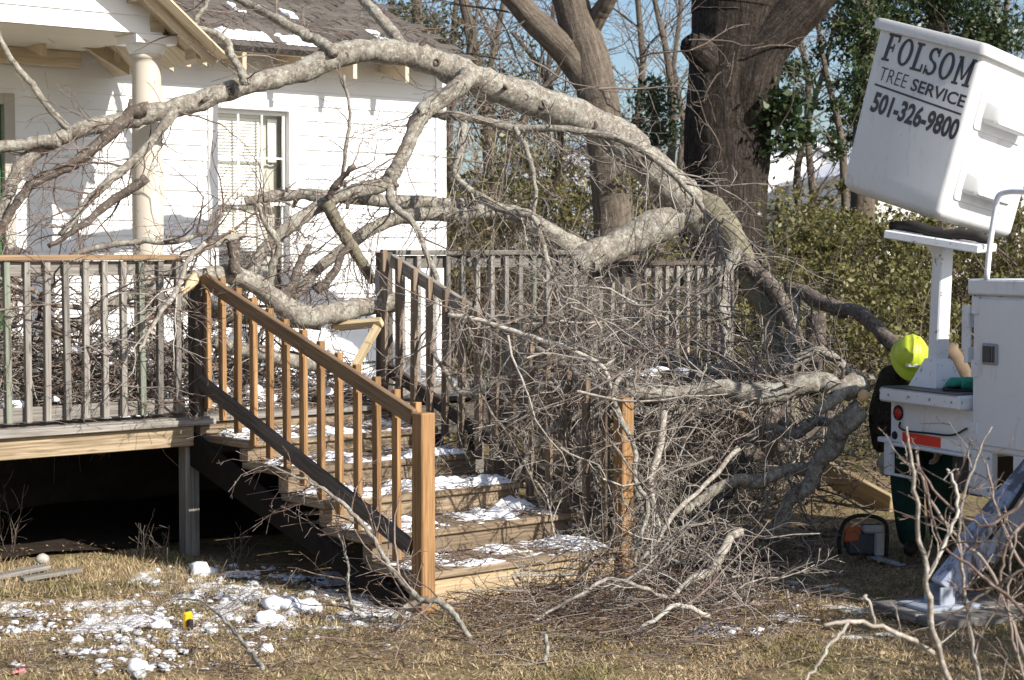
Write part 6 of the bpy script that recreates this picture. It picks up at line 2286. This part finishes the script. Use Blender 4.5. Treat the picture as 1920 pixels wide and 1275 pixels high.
m = MB()
for q in range(2600):
    c = reg_tw()
    d = nrm(A3(rng.normal(), rng.normal(), rng.normal(0, 0.15)))
    L = rng.uniform(0.06, 0.34)
    k2 = rng.normal(0, 0.12, 3)
    m.tube([c, c + d * L * 0.5 + k2 * L * 0.5 * (1, 1, 0.4), c + d * L], [0.0028, 0.0024, 0.0014], 3, False)
for q in range(700):
    px = rng.uniform(-10, 760); py = rng.uniform(1095, 1265)
    p = G(px, py); c = A3(p[0], p[1], 0.02)
    d = nrm(A3(rng.normal(), rng.normal(), rng.normal(0, 0.1))); L = rng.uniform(0.05, 0.25)
    m.tube([c, c + d * L * 0.5 + rng.normal(0, 0.008, 3), c + d * L], [0.0025, 0.002, 0.0013], 3, False)
o = m.build('twig_litter', M['redtwig'])
tag(o, 'fine broken twigs littering the ground', 'twigs', kind='stuff')
m = MB()
for q in range(900):
    u_ = rng.uniform(-1.5, 4); v_ = rng.uniform(0.0, 1.6)
    c = D(u_, eave_v + v_, EZ0 + v_ * PM + 0.015)
    d = nrm(EU * rng.normal() + nrm(EV + EZ * PM) * rng.normal() + rng.normal(0, 0.12, 3)); L = rng.uniform(0.08, 0.45)
    m.tube([c, c + d * L * 0.5 + rng.normal(0, 0.02, 3) + EZ * 0.01, c + d * L], [0.003, 0.0025, 0.0015], 3, False)
o = m.build('roof_debris', M['redtwig'])
tag(o, 'fine twigs and debris caught on the roof shingles', 'twigs', kind='stuff')
# weeds under the deck edge
for q, (px, py, h) in enumerate(((265, 1040, 0.32), (310, 1045, 0.25), (20, 1030, 0.5), (445, 1060, 0.3))):
    m = MB()
    c = G(px, py + 8)
    for k7 in range(5):
        grow(m, c + A3(rng.normal(0, 0.03), rng.normal(0, 0.03), 0), A3(rng.normal(0, 0.25), rng.normal(0, 0.2), 1), h * rng.uniform(0.6, 1), 0.003, 1, wig=0.12, dens=14)
    solo(m, 'dry_weed', M['bgtwig'], ('dry weed stalks just left of the deck post', 'shorter dry weed beside the deck post foot', 'tall weed in the dark under the far left of the deck', 'dry weed in front of the stair stringer')[q], 'weed')

# ------------------------------------------------------------------ background
def leaves(mb, centers, n, rad, size, flat=0.7):
    """leaf-sized faces spread through clumps"""
    centers = np.asarray(centers, float)
    idx = rng.integers(0, len(centers), n)
    rad = np.asarray(rad, float) * np.ones(len(centers))
    g_ = rng.normal(size=(n, 3)) * (0.5, 0.5, 0.5 * flat)
    c = centers[idx] + g_ * rad[idx][:, None]
    a = rng.normal(size=(n, 3)); a /= np.linalg.norm(a, axis=1, keepdims=True)
    b = np.cross(a, rng.normal(size=(n, 3))); b /= np.linalg.norm(b, axis=1, keepdims=True)
    s = size * (0.4 + 1.3 * rng.random(n) ** 1.6)[:, None]
    V = np.stack([c - a * s, c - b * s * 0.55, c + a * s, c + b * s * 0.55], 1)
    cl = rng.random(len(centers))[idx]
    t = np.clip(0.55 * cl + 0.45 * rng.random(n), 0, 1)
    mb.add(V.reshape(-1, 3), np.arange(4 * n).reshape(n, 4), tint=np.repeat(t, 4))


def bg_shrub(px, top, Y, wpx, label, mat, nleaf, ntw, size=0.035, base=None):
    x = (px - 960) / F * Y
    gz = terrain(x, Y)
    ztop = P(px, top, Y)[2]
    hgt = ztop - gz
    w = wpx / F * Y
    root = thing('shrub', (x, Y, gz), label, 'shrub', 'undergrowth behind the deck')
    m = MB()
    cs = []
    for q in range(int(46)):
        f = rng.random() ** 0.8
        xx = x + rng.normal(0, 0.42) * w * (1.15 - 0.5 * f); yy = Y + rng.normal(0, 0.55)
        cs.append((xx, yy, gz + hgt * f * (0.85 + 0.25 * rng.random())))
    leaves(m, cs, int(nleaf * 2.0), rng.uniform(0.10, 0.36, len(cs)), size * 0.68)
    m.build('foliage', M[mat], root)
    m = MB()
    for q in range(int(ntw * 1.7)):
        p = A3(x + rng.normal(0, 0.4) * w, Y - 0.35 + rng.normal(0, 0.5), gz + rng.random() * hgt * 0.4)
        grow(m, p, A3(rng.normal(0, 0.45), rng.normal(0, 0.3), 1), rng.uniform(0.5, 1.1) * hgt * 0.6, rng.uniform(0.005, 0.014), 2, wig=0.2, dens=3, rmin=0.0025)
    m.build('stems', M['bgtwig'], root)['kind'] = 'stuff'


lab_ = ['brownish green shrub right beside the white house corner', 'thin olive thicket seen under the arching limb', 'olive shrub between the house and the forked trunk', 'leafy brush at the foot of the forked trunk',
        'olive brush between the two big trunks', 'dense green brush just right of the dark oak trunk', 'sunlit yellow-green brush under the white shed', 'dense dark green brush behind the white truck post', 'green brush under the tilted bucket', 'tall green brush at the right edge behind the service box',
        'low brush behind the worker in the hard hat', 'low brown brush behind the lower railing', 'low green brush beyond the sawn limbs']
spec = [(880, 300, 19.0, 130, 'brownleaf', 3200, 34), (960, 290, 20.5, 150, 'olive', 3200, 34), (1040, 280, 21.5, 150, 'brownleaf', 3600, 34), (1140, 330, 19.5, 150, 'olive', 3600, 34),
        (1255, 330, 23.5, 160, 'brownleaf', 3600, 30), (1480, 385, 20.5, 170, 'olive', 5600, 40), (1570, 375, 21.5, 170, 'olive', 6000, 36), (1670, 380, 20.0, 170, 'olive', 6500, 36), (1780, 400, 20.5, 170, 'olive', 6000, 36), (1890, 330, 19.5, 170, 'olive', 6000, 36),
        (1700, 520, 17.0, 260, 'olive', 5200, 30), (1220, 540, 18.0, 260, 'brownleaf', 3800, 40), (1480, 560, 17.2, 230, 'olive', 4200, 40)]
for (px, top, Y, w, mat, nl, nt), lb in zip(spec, lab_):
    bg_shrub(px, top, Y, w, lb, mat, nl, nt)

m = MB()
hx, hy = 4.35, 7.15  # out-of-view bush, added for the shadow it throws on the lower right lawn
root = thing('shrub', (hx, hy, 0), 'unseen evergreen bush added outside the right edge to shade the lower right lawn', 'shrub')
cs = [(hx + rng.normal(0, 0.42), hy + rng.normal(0, 0.42), rng.uniform(0.2, 1.9)) for _ in range(60)]
leaves(m, cs, 9000, 0.28, 0.03)
m.build('foliage', M['ivy'], root)
m = MB()
for q in range(6):
    grow(m, A3(hx + rng.normal(0, 0.08), hy + rng.normal(0, 0.08), 0), A3(rng.normal(0, 0.3), rng.normal(0, 0.3), 1), 1.7, 0.02, 2, dens=4)
m.build('stems', M['bgtwig'], root)['kind'] = 'stuff'

# dark low ground cover that closes the gaps behind the pile
m = MB()
cs = [(rng.uniform(-1.2, 7.5), rng.uniform(15.2, 23), 0.0) for _ in range(260)] + [(rng.uniform(1.0, 2.7), rng.uniform(13.8, 15.5), 0.0) for _ in range(50)]
cs = [(x, y, terrain(x, y) + rng.random() * 0.7) for x, y, _ in cs if not (x < 0.9 and y < 18)]
leaves(m, cs, 30000, 0.4, 0.026)
o = m.build('ground_cover', M['vine'])
tag(o, 'tangled low vines and weeds covering the bank', 'ground cover', kind='stuff')


def bg_trunk(name, pts, Y0, Y1, mat, label, cat='tree', group=None, sides=18, roughp=0.05):
    p, r = trace(pts, Y0, Y1, kink=0.003, rn=0.0)
    root = thing(name, (p[0][0], p[0][1], terrain(p[0][0], p[0][1])), label, cat, group)
    m = MB()
    if sides >= 18:
        ridged(m, p, r)
    else:
        m.tube(p, r, sides, True, rough=roughp * 0.5)
    return root, m


def ridged(m, pts, rad, sides=72, big=0.07, small=0.03):
    """trunk with bark plates that run along it"""
    n0 = len(pts)
    f = np.linspace(0, n0 - 1, n0 * 3); i = np.minimum(f.astype(int), n0 - 2); t = (f - i)[:, None]
    p = pts[i] * (1 - t) + pts[i + 1] * t; r = rad[i] * (1 - t[:, 0]) + rad[i + 1] * t[:, 0]
    k0 = m.n
    m.tube(p, r, sides, True)
    V = m.V[-1]; ln = np.concatenate([[0], np.cumsum(np.linalg.norm(np.diff(p, axis=0), axis=1))])
    sd = rng.random() * 50
    for a in range(len(p)):
        for b in range(sides):
            th = b * 2 * math.pi / sides
            c, s_ = math.cos(th), math.sin(th)
            d = big * nz(c * 1.6 + sd, s_ * 1.6, ln[a] * 0.7) + small * abs(nz(c * 9 + sd, s_ * 9, ln[a] * 1.1)) + 0.5 * small * nz(c * 20, s_ * 20 + sd, ln[a] * 3)
            V[a * sides + b] = p[a] + (V[a * sides + b] - p[a]) * (1 + d)


# dark oak
oak, m = bg_trunk('oak_tree', [(1342, 620, 195), (1345, 560, 178), (1350, 500, 165), (1355, 420, 158), (1360, 340, 156), (1365, 260, 155), (1368, 180, 150), (1372, 110, 150), (1380, 50, 160), (1385, 0, 170), (1395, -80, 150), (1400, -220, 130)], 21, 21, 'oak', 'massive dark furrowed oak trunk with a fork leaning right, behind the fallen tree', sides=34, roughp=0.10)
m.build('trunk', M['oak'], oak)
for pts, nm in (([(1400, 230, 90), (1410, 160, 95), (1430, 100, 88), (1470, 50, 84), (1510, 10, 80), (1560, -50, 74), (1640, -130, 60)], 'limb'), ([(1350, 130, 60), (1318, 100, 62), (1300, 86, 50), (1291, 79, 34), (1286, 75, 12), (1284, 73, 3)], 'burl')):
    m = MB(); p, r = trace(pts, 20.8, 20.6, kink=0.002, rn=0.0); ridged(m, p, r, 56); m.build(nm, M['oak'], oak)
m = MB()
for q in range(12):
    c = P(rng.uniform(1290, 1460), rng.uniform(60, 520), 20.4); grow(m, c, A3(rng.normal(0, 1), -0.6, rng.normal(0.3, 0.5)), rng.uniform(0.5, 1.6), 0.012, 2, dens=4, rmin=0.003)
m.build('twigs', M['bgtwig'], oak)['kind'] = 'stuff'
m = MB()
leaves(m, [P(1475 + rng.normal(0, 18), 215 + rng.normal(0, 40), 20.6) for _ in range(14)], 900, 0.25, 0.05)
m.build('ivy', M['ivy'], oak)

# forked tree
fk, m = bg_trunk('forked_tree', [(1166, 640, 98), (1160, 560, 86), (1156, 480, 78), (1150, 400, 74), (1143, 320, 72), (1134, 250, 72), (1120, 180, 74), (1105, 110, 74), (1088, 60, 70), (1070, 0, 66), (1055, -70, 66), (1040, -160, 56)], 18.5, 18.5, 'trunk', 'forked brown tree trunk between the house and the dark oak', sides=22, roughp=0.06)
m.build('trunk', M['trunk'], fk)
for pts in ([(1108, 160, 56), (1075, 115, 54), (1040, 76, 50), (1000, 38, 47), (968, 0, 44), (930, -40, 44), (880, -90, 36)], [(1110, 55, 34), (1125, 25, 34), (1140, 0, 32), (1160, -50, 26)]):
    m = MB(); p, r = trace(pts, 18.5, 18.2, kink=0.002, rn=0.0); ridged(m, p, r, 40, 0.05, 0.02); m.build('limb', M['trunk'], fk)
m = MB()
for q in range(26):
    c = P(rng.uniform(900, 1200), rng.uniform(-60, 330), 18.2 + rng.normal(0, 0.3)); grow(m, c, A3(rng.normal(0, 1), rng.normal(-0.2, 0.4), rng.normal(0.2, 0.6)), rng.uniform(0.6, 1.9), 0.012, 2, dens=4, rmin=0.003)
m.build('twigs', M['bgtwig'], fk)['kind'] = 'stuff'

# slim trees
slim = [([(900, 420, 22), (930, 340, 26), (965, 260, 22), (1000, 190, 18), (1050, 130, 14), (1110, 60, 10)], 20.5, 'slim tan leaning tree under the arch of the limb'),
        ([(1240, 640, 30), (1245, 480, 26), (1255, 340, 24), (1262, 220, 22), (1250, 100, 18), (1225, -10, 14), (1200, -120, 9)], 26, 'thin straight tree just left of the dark oak'),
        ([(1490, 560, 28), (1500, 430, 24), (1495, 330, 20), (1515, 230, 17), (1545, 130, 13), (1570, 20, 9)], 25, 'thin crooked tree right of the dark oak'),
        ([(850, 500, 24), (852, 400, 22), (842, 300, 20), (850, 200, 16), (880, 100, 12), (900, -10, 8)], 21, 'slim dark tree hugging the house corner'),
        ([(1020, 560, 26), (1010, 440, 24), (1040, 330, 20), (1050, 230, 17), (1020, 140, 14), (960, 60, 10)], 23, 'slim grey tree behind the leaning one'),
        ([(745, 480, 20), (740, 200, 18), (730, 60, 15), (745, -60, 10)], 29, 'slim bare tree rising behind the roof ridge'),
        ([(1900, 560, 30), (1890, 300, 24), (1880, 100, 18), (1895, -60, 10)], 27, 'bare tree behind the bucket at the right edge')]
for pts, Y, lb in slim:
    pts = [(a_, b_, c_ * 0.7) for a_, b_, c_ in pts]
    rt_, m = bg_trunk('slim_tree', pts, Y, Y, 'trunk', lb, 'tree', 'slim bare trees in the background', 9)
    m.build('trunk', M['trunk'], rt_)
    p, r = trace(pts, Y, Y)
    t = MB()
    twigs_along(t, p, np.minimum(r, 0.02), 0.17, (0.7, 2.0), 3, bias=(0, 0, 0.3), wig=0.18, dens=2.4, rmin=0.003, grav=0.01)
    t.build('twigs', M['bgtwig'], rt_)['kind'] = 'stuff'


def bare_tree(px, Y, label, h, base_r, spread=1.0):
    x = (px - 960) / F * Y; gz = terrain(x, Y)
    rt_ = thing('bare_tree', (x, Y, gz), label, 'tree', 'bare winter trees behind the yard')
    m = MB()
    n = 8
    pts = [A3(x, Y, gz)]
    for q in range(n):
        pts.append(pts[-1] + A3(rng.normal(0, 0.12), rng.normal(0, 0.12), h / n))
    r = np.linspace(base_r * 0.65, base_r * 0.14, n + 1)
    m.tube(np.array(pts), r, 10, rough=0.05)
    m.build('trunk', M['trunk'], rt_)
    t = MB()
    twigs_along(t, np.array(pts), np.minimum(r, 0.035), 0.17, (1.0 * spread, 2.8 * spread), 3, bias=(0, 0, 0.4), wig=0.17, dens=1.9, rmin=0.003)
    t.build('crown', M['bgtwig'], rt_)['kind'] = 'stuff'


for px, Y, lb, h, br_ in ((940, 28, 'bare tree with fine crown left of the forked trunk', 8.5, 0.14), (1190, 31, 'bare tree with fine crown between the two big trunks', 9.0, 0.15), (1540, 30, 'bare tree with fine crown above the white shed', 8.5, 0.13), (1275, 36, 'distant bare tree showing beside the dark oak', 9.5, 0.14), (840, 34, 'distant bare tree rising over the roof edge', 9.5, 0.14), (1060, 37, 'distant bare tree behind the forked trunk', 9.0, 0.14), (1850, 32, 'bare tree above the bucket at the right', 9.0, 0.14)):
    bare_tree(px, Y, lb, h, br_)


def ivy_tree(px, Y, label, trunk, clumps, nl, mat='ivy', size=0.05):
    rt_, m = bg_trunk('ivy_tree', trunk, Y, Y, 'trunk', label, 'tree', 'ivy-covered trees', 10)
    m.build('trunk', M['trunk'], rt_)
    m = MB()
    cs = []; rd = []
    for (cx, cy, sx_, sy_, n, rad) in clumps:
        for _ in range(n):
            cs.append(P(cx + rng.normal(0, sx_), cy + rng.normal(0, sy_), Y + rng.normal(0, 0.35))); rd.append(rad * rng.uniform(0.6, 1.3))
    leaves(m, cs, int(nl * 1.7), rd, size * 0.68)
    m.build('foliage', M[mat], rt_)
    m = MB()
    for c in cs[::2]:
        grow(m, c, rng.normal(0, 1, 3), rng.uniform(0.4, 1.0), 0.008, 1, dens=5, rmin=0.003)
    m.build('stems', M['bgtwig'], rt_)['kind'] = 'stuff'


ivy_tree(1620, 23.5, 'tall ivy-clad tree directly behind the left side of the bucket', [(1615, 560, 50), (1618, 350, 46), (1622, 150, 42), (1618, -60, 38), (1612, -200, 30)],
         [(1620, 60, 20, 55, 22, 0.30), (1625, 190, 18, 60, 18, 0.26), (1600, 10, 40, 22, 10, 0.30)], 4300)
ivy_tree(1760, 24.0, 'dark ivy-clad crown showing above the bucket rim', [(1770, 560, 44), (1765, 200, 40), (1755, -60, 34), (1750, -160, 26)],
         [(1745, 10, 55, 28, 30, 0.38), (1840, 50, 35, 40, 16, 0.34)], 4800)
ivy_tree(1530, 23.0, 'pale ivy hanging in strands left of the bucket', [(1590, 560, 18), (1586, 400, 16), (1576, 250, 13), (1545, 120, 10), (1530, 20, 8)],
         [(1545, 110, 22, 40, 10, 0.2), (1572, 250, 6, 60, 14, 0.13), (1505, 130, 16, 24, 5, 0.18)], 1700, 'ivy', 0.04)
ivy_tree(900, 22.0, 'brownish vine-draped tree behind the house roof corner', [(930, 560, 34), (925, 400, 30), (915, 250, 28), (890, 100, 24), (860, -40, 18)],
         [(880, 130, 50, 45, 20, 0.32), (950, 200, 40, 36, 14, 0.28), (830, 60, 50, 30, 14, 0.3)], 3600, 'vine', 0.036)
ivy_tree(780, 25.0, 'vine-draped tree showing over the roof slope', [(800, 480, 30), (795, 200, 26), (785, 50, 22), (775, -60, 16)],
         [(770, 30, 40, 30, 14, 0.34), (810, 90, 30, 24, 8, 0.3)], 1800, 'vine', 0.036)
ivy_tree(1230, 22.5, 'ivy patch climbing low beside the dark oak', [(1232, 600, 24), (1236, 420, 20), (1228, 260, 14), (1222, 170, 9)],
         [(1220, 230, 24, 40, 16, 0.26), (1195, 270, 20, 30, 8, 0.22), (1240, 160, 14, 20, 6, 0.2)], 2600, 'ivy', 0.036)

m = MB()
cs = []
for q in range(420):
    px = rng.uniform(1380, 2050); Y = rng.uniform(25, 29)
    top = 395 + 25 * nz(px * 0.02, 8.8)
    py = rng.uniform(top, 620)
    cs.append(P(px, py, Y))
for q in range(220):
    px = rng.uniform(840, 1300); Y = rng.uniform(25, 29)
    py = rng.uniform(345 + 30 * nz(px * 0.02, 2.8), 620)
    cs.append(P(px, py, Y))
leaves(m, cs, 30000, 0.55, 0.045)
o = m.build('far_hedge', M['olive'])
tag(o, 'continuous overgrown hedge far behind the yard', 'hedge', kind='stuff')
# far sheds
M['farblue'] = simple('pale_blue_grey_wall', (0.42, 0.46, 0.55), 0.7, 0.2, 0.05, 0.6)


def shed(cx, Y, w, d, h, label, roofm, px_trim=None, rot=0.0):
    x = (cx - 960) / F * Y; gz = terrain(x, Y) - 0.3
    c, s = math.cos(rot), math.sin(rot)
    ax_, ay_ = A3(c, s, 0), A3(-s, c, 0)
    rt_ = thing('white_shed', (x, Y, gz), label, 'shed')
    b = A3(x, Y, gz)
    m = MB()
    m.box(b + EZ * h / 2, (ax_, ay_, EZ), (w, d, h))
    m.poly([b - ax_ * w / 2 - ay_ * d / 2 + EZ * h, b + ax_ * w / 2 - ay_ * d / 2 + EZ * h, b - ay_ * d / 2 + EZ * (h + w * 0.2)], ay_ * d)
    m.build('wall', M['farblue' if roofm == 'blueroof' else 'farwhite'], rt_)
    m = MB()
    for sg in (-1, 1):
        p0 = b + ax_ * sg * (w / 2 + 0.25) - ay_ * (d / 2 + 0.25) + EZ * (h - 0.1 + 0.06)
        p1 = b - ay_ * (d / 2 + 0.25) + EZ * (h + w * 0.2 + 0.06)
        q = [p0, p0 + ay_ * (d + 0.5), p1 + ay_ * (d + 0.5), p1]
        m.add(q + [x_ + EZ * 0.1 for x_ in q], [(0, 1, 2, 3), (4, 7, 6, 5), (0, 3, 7, 4), (1, 0, 4, 5), (2, 1, 5, 6)])
    rf_ = m.build('roof', M[roofm], rt_)
    if px_trim:
        m = MB()
        for sg in (-1, 1):
            p0 = b + ax_ * sg * (w / 2 + 0.27) - ay_ * (d / 2 + 0.29) + EZ * (h - 0.05)
            p1 = b - ay_ * (d / 2 + 0.29) + EZ * (h + w * 0.2 + 0.04)
            m.beam(p0, p1, 0.06, 0.2)
        m.build('trim', M['redtrim'], rt_)


shed(1740, 46, 6.6, 8, 2.5, 'white building with red roof trim showing through the trees left of the bucket', 'farwhite', True, 0.15)
shed(1420, 50, 5.5, 6, 2.2, 'pale building glimpsed low beside the dark oak trunk', 'farwhite', None, 0.3)
shed(1050, 52, 5.0, 6, 2.3, 'pale building with blue-grey roof glimpsed under the arching limb', 'blueroof', None, 0.2)
# far wood
m = MB()
for q in range(420):
    x = rng.uniform(-40, 60); y = rng.uniform(70, 100)
    z = terrain(x, y)
    grow(m, A3(x, y, z), A3(rng.normal(0, 0.1), 0, 1), rng.uniform(2, 5.0), 0.10, 1, wig=0.1, dens=1.2, rmin=0.015)
o = m.build('distant_wood', M['bgtwig'])
tag(o, 'distant leafless wood on the skyline', 'trees', kind='stuff')
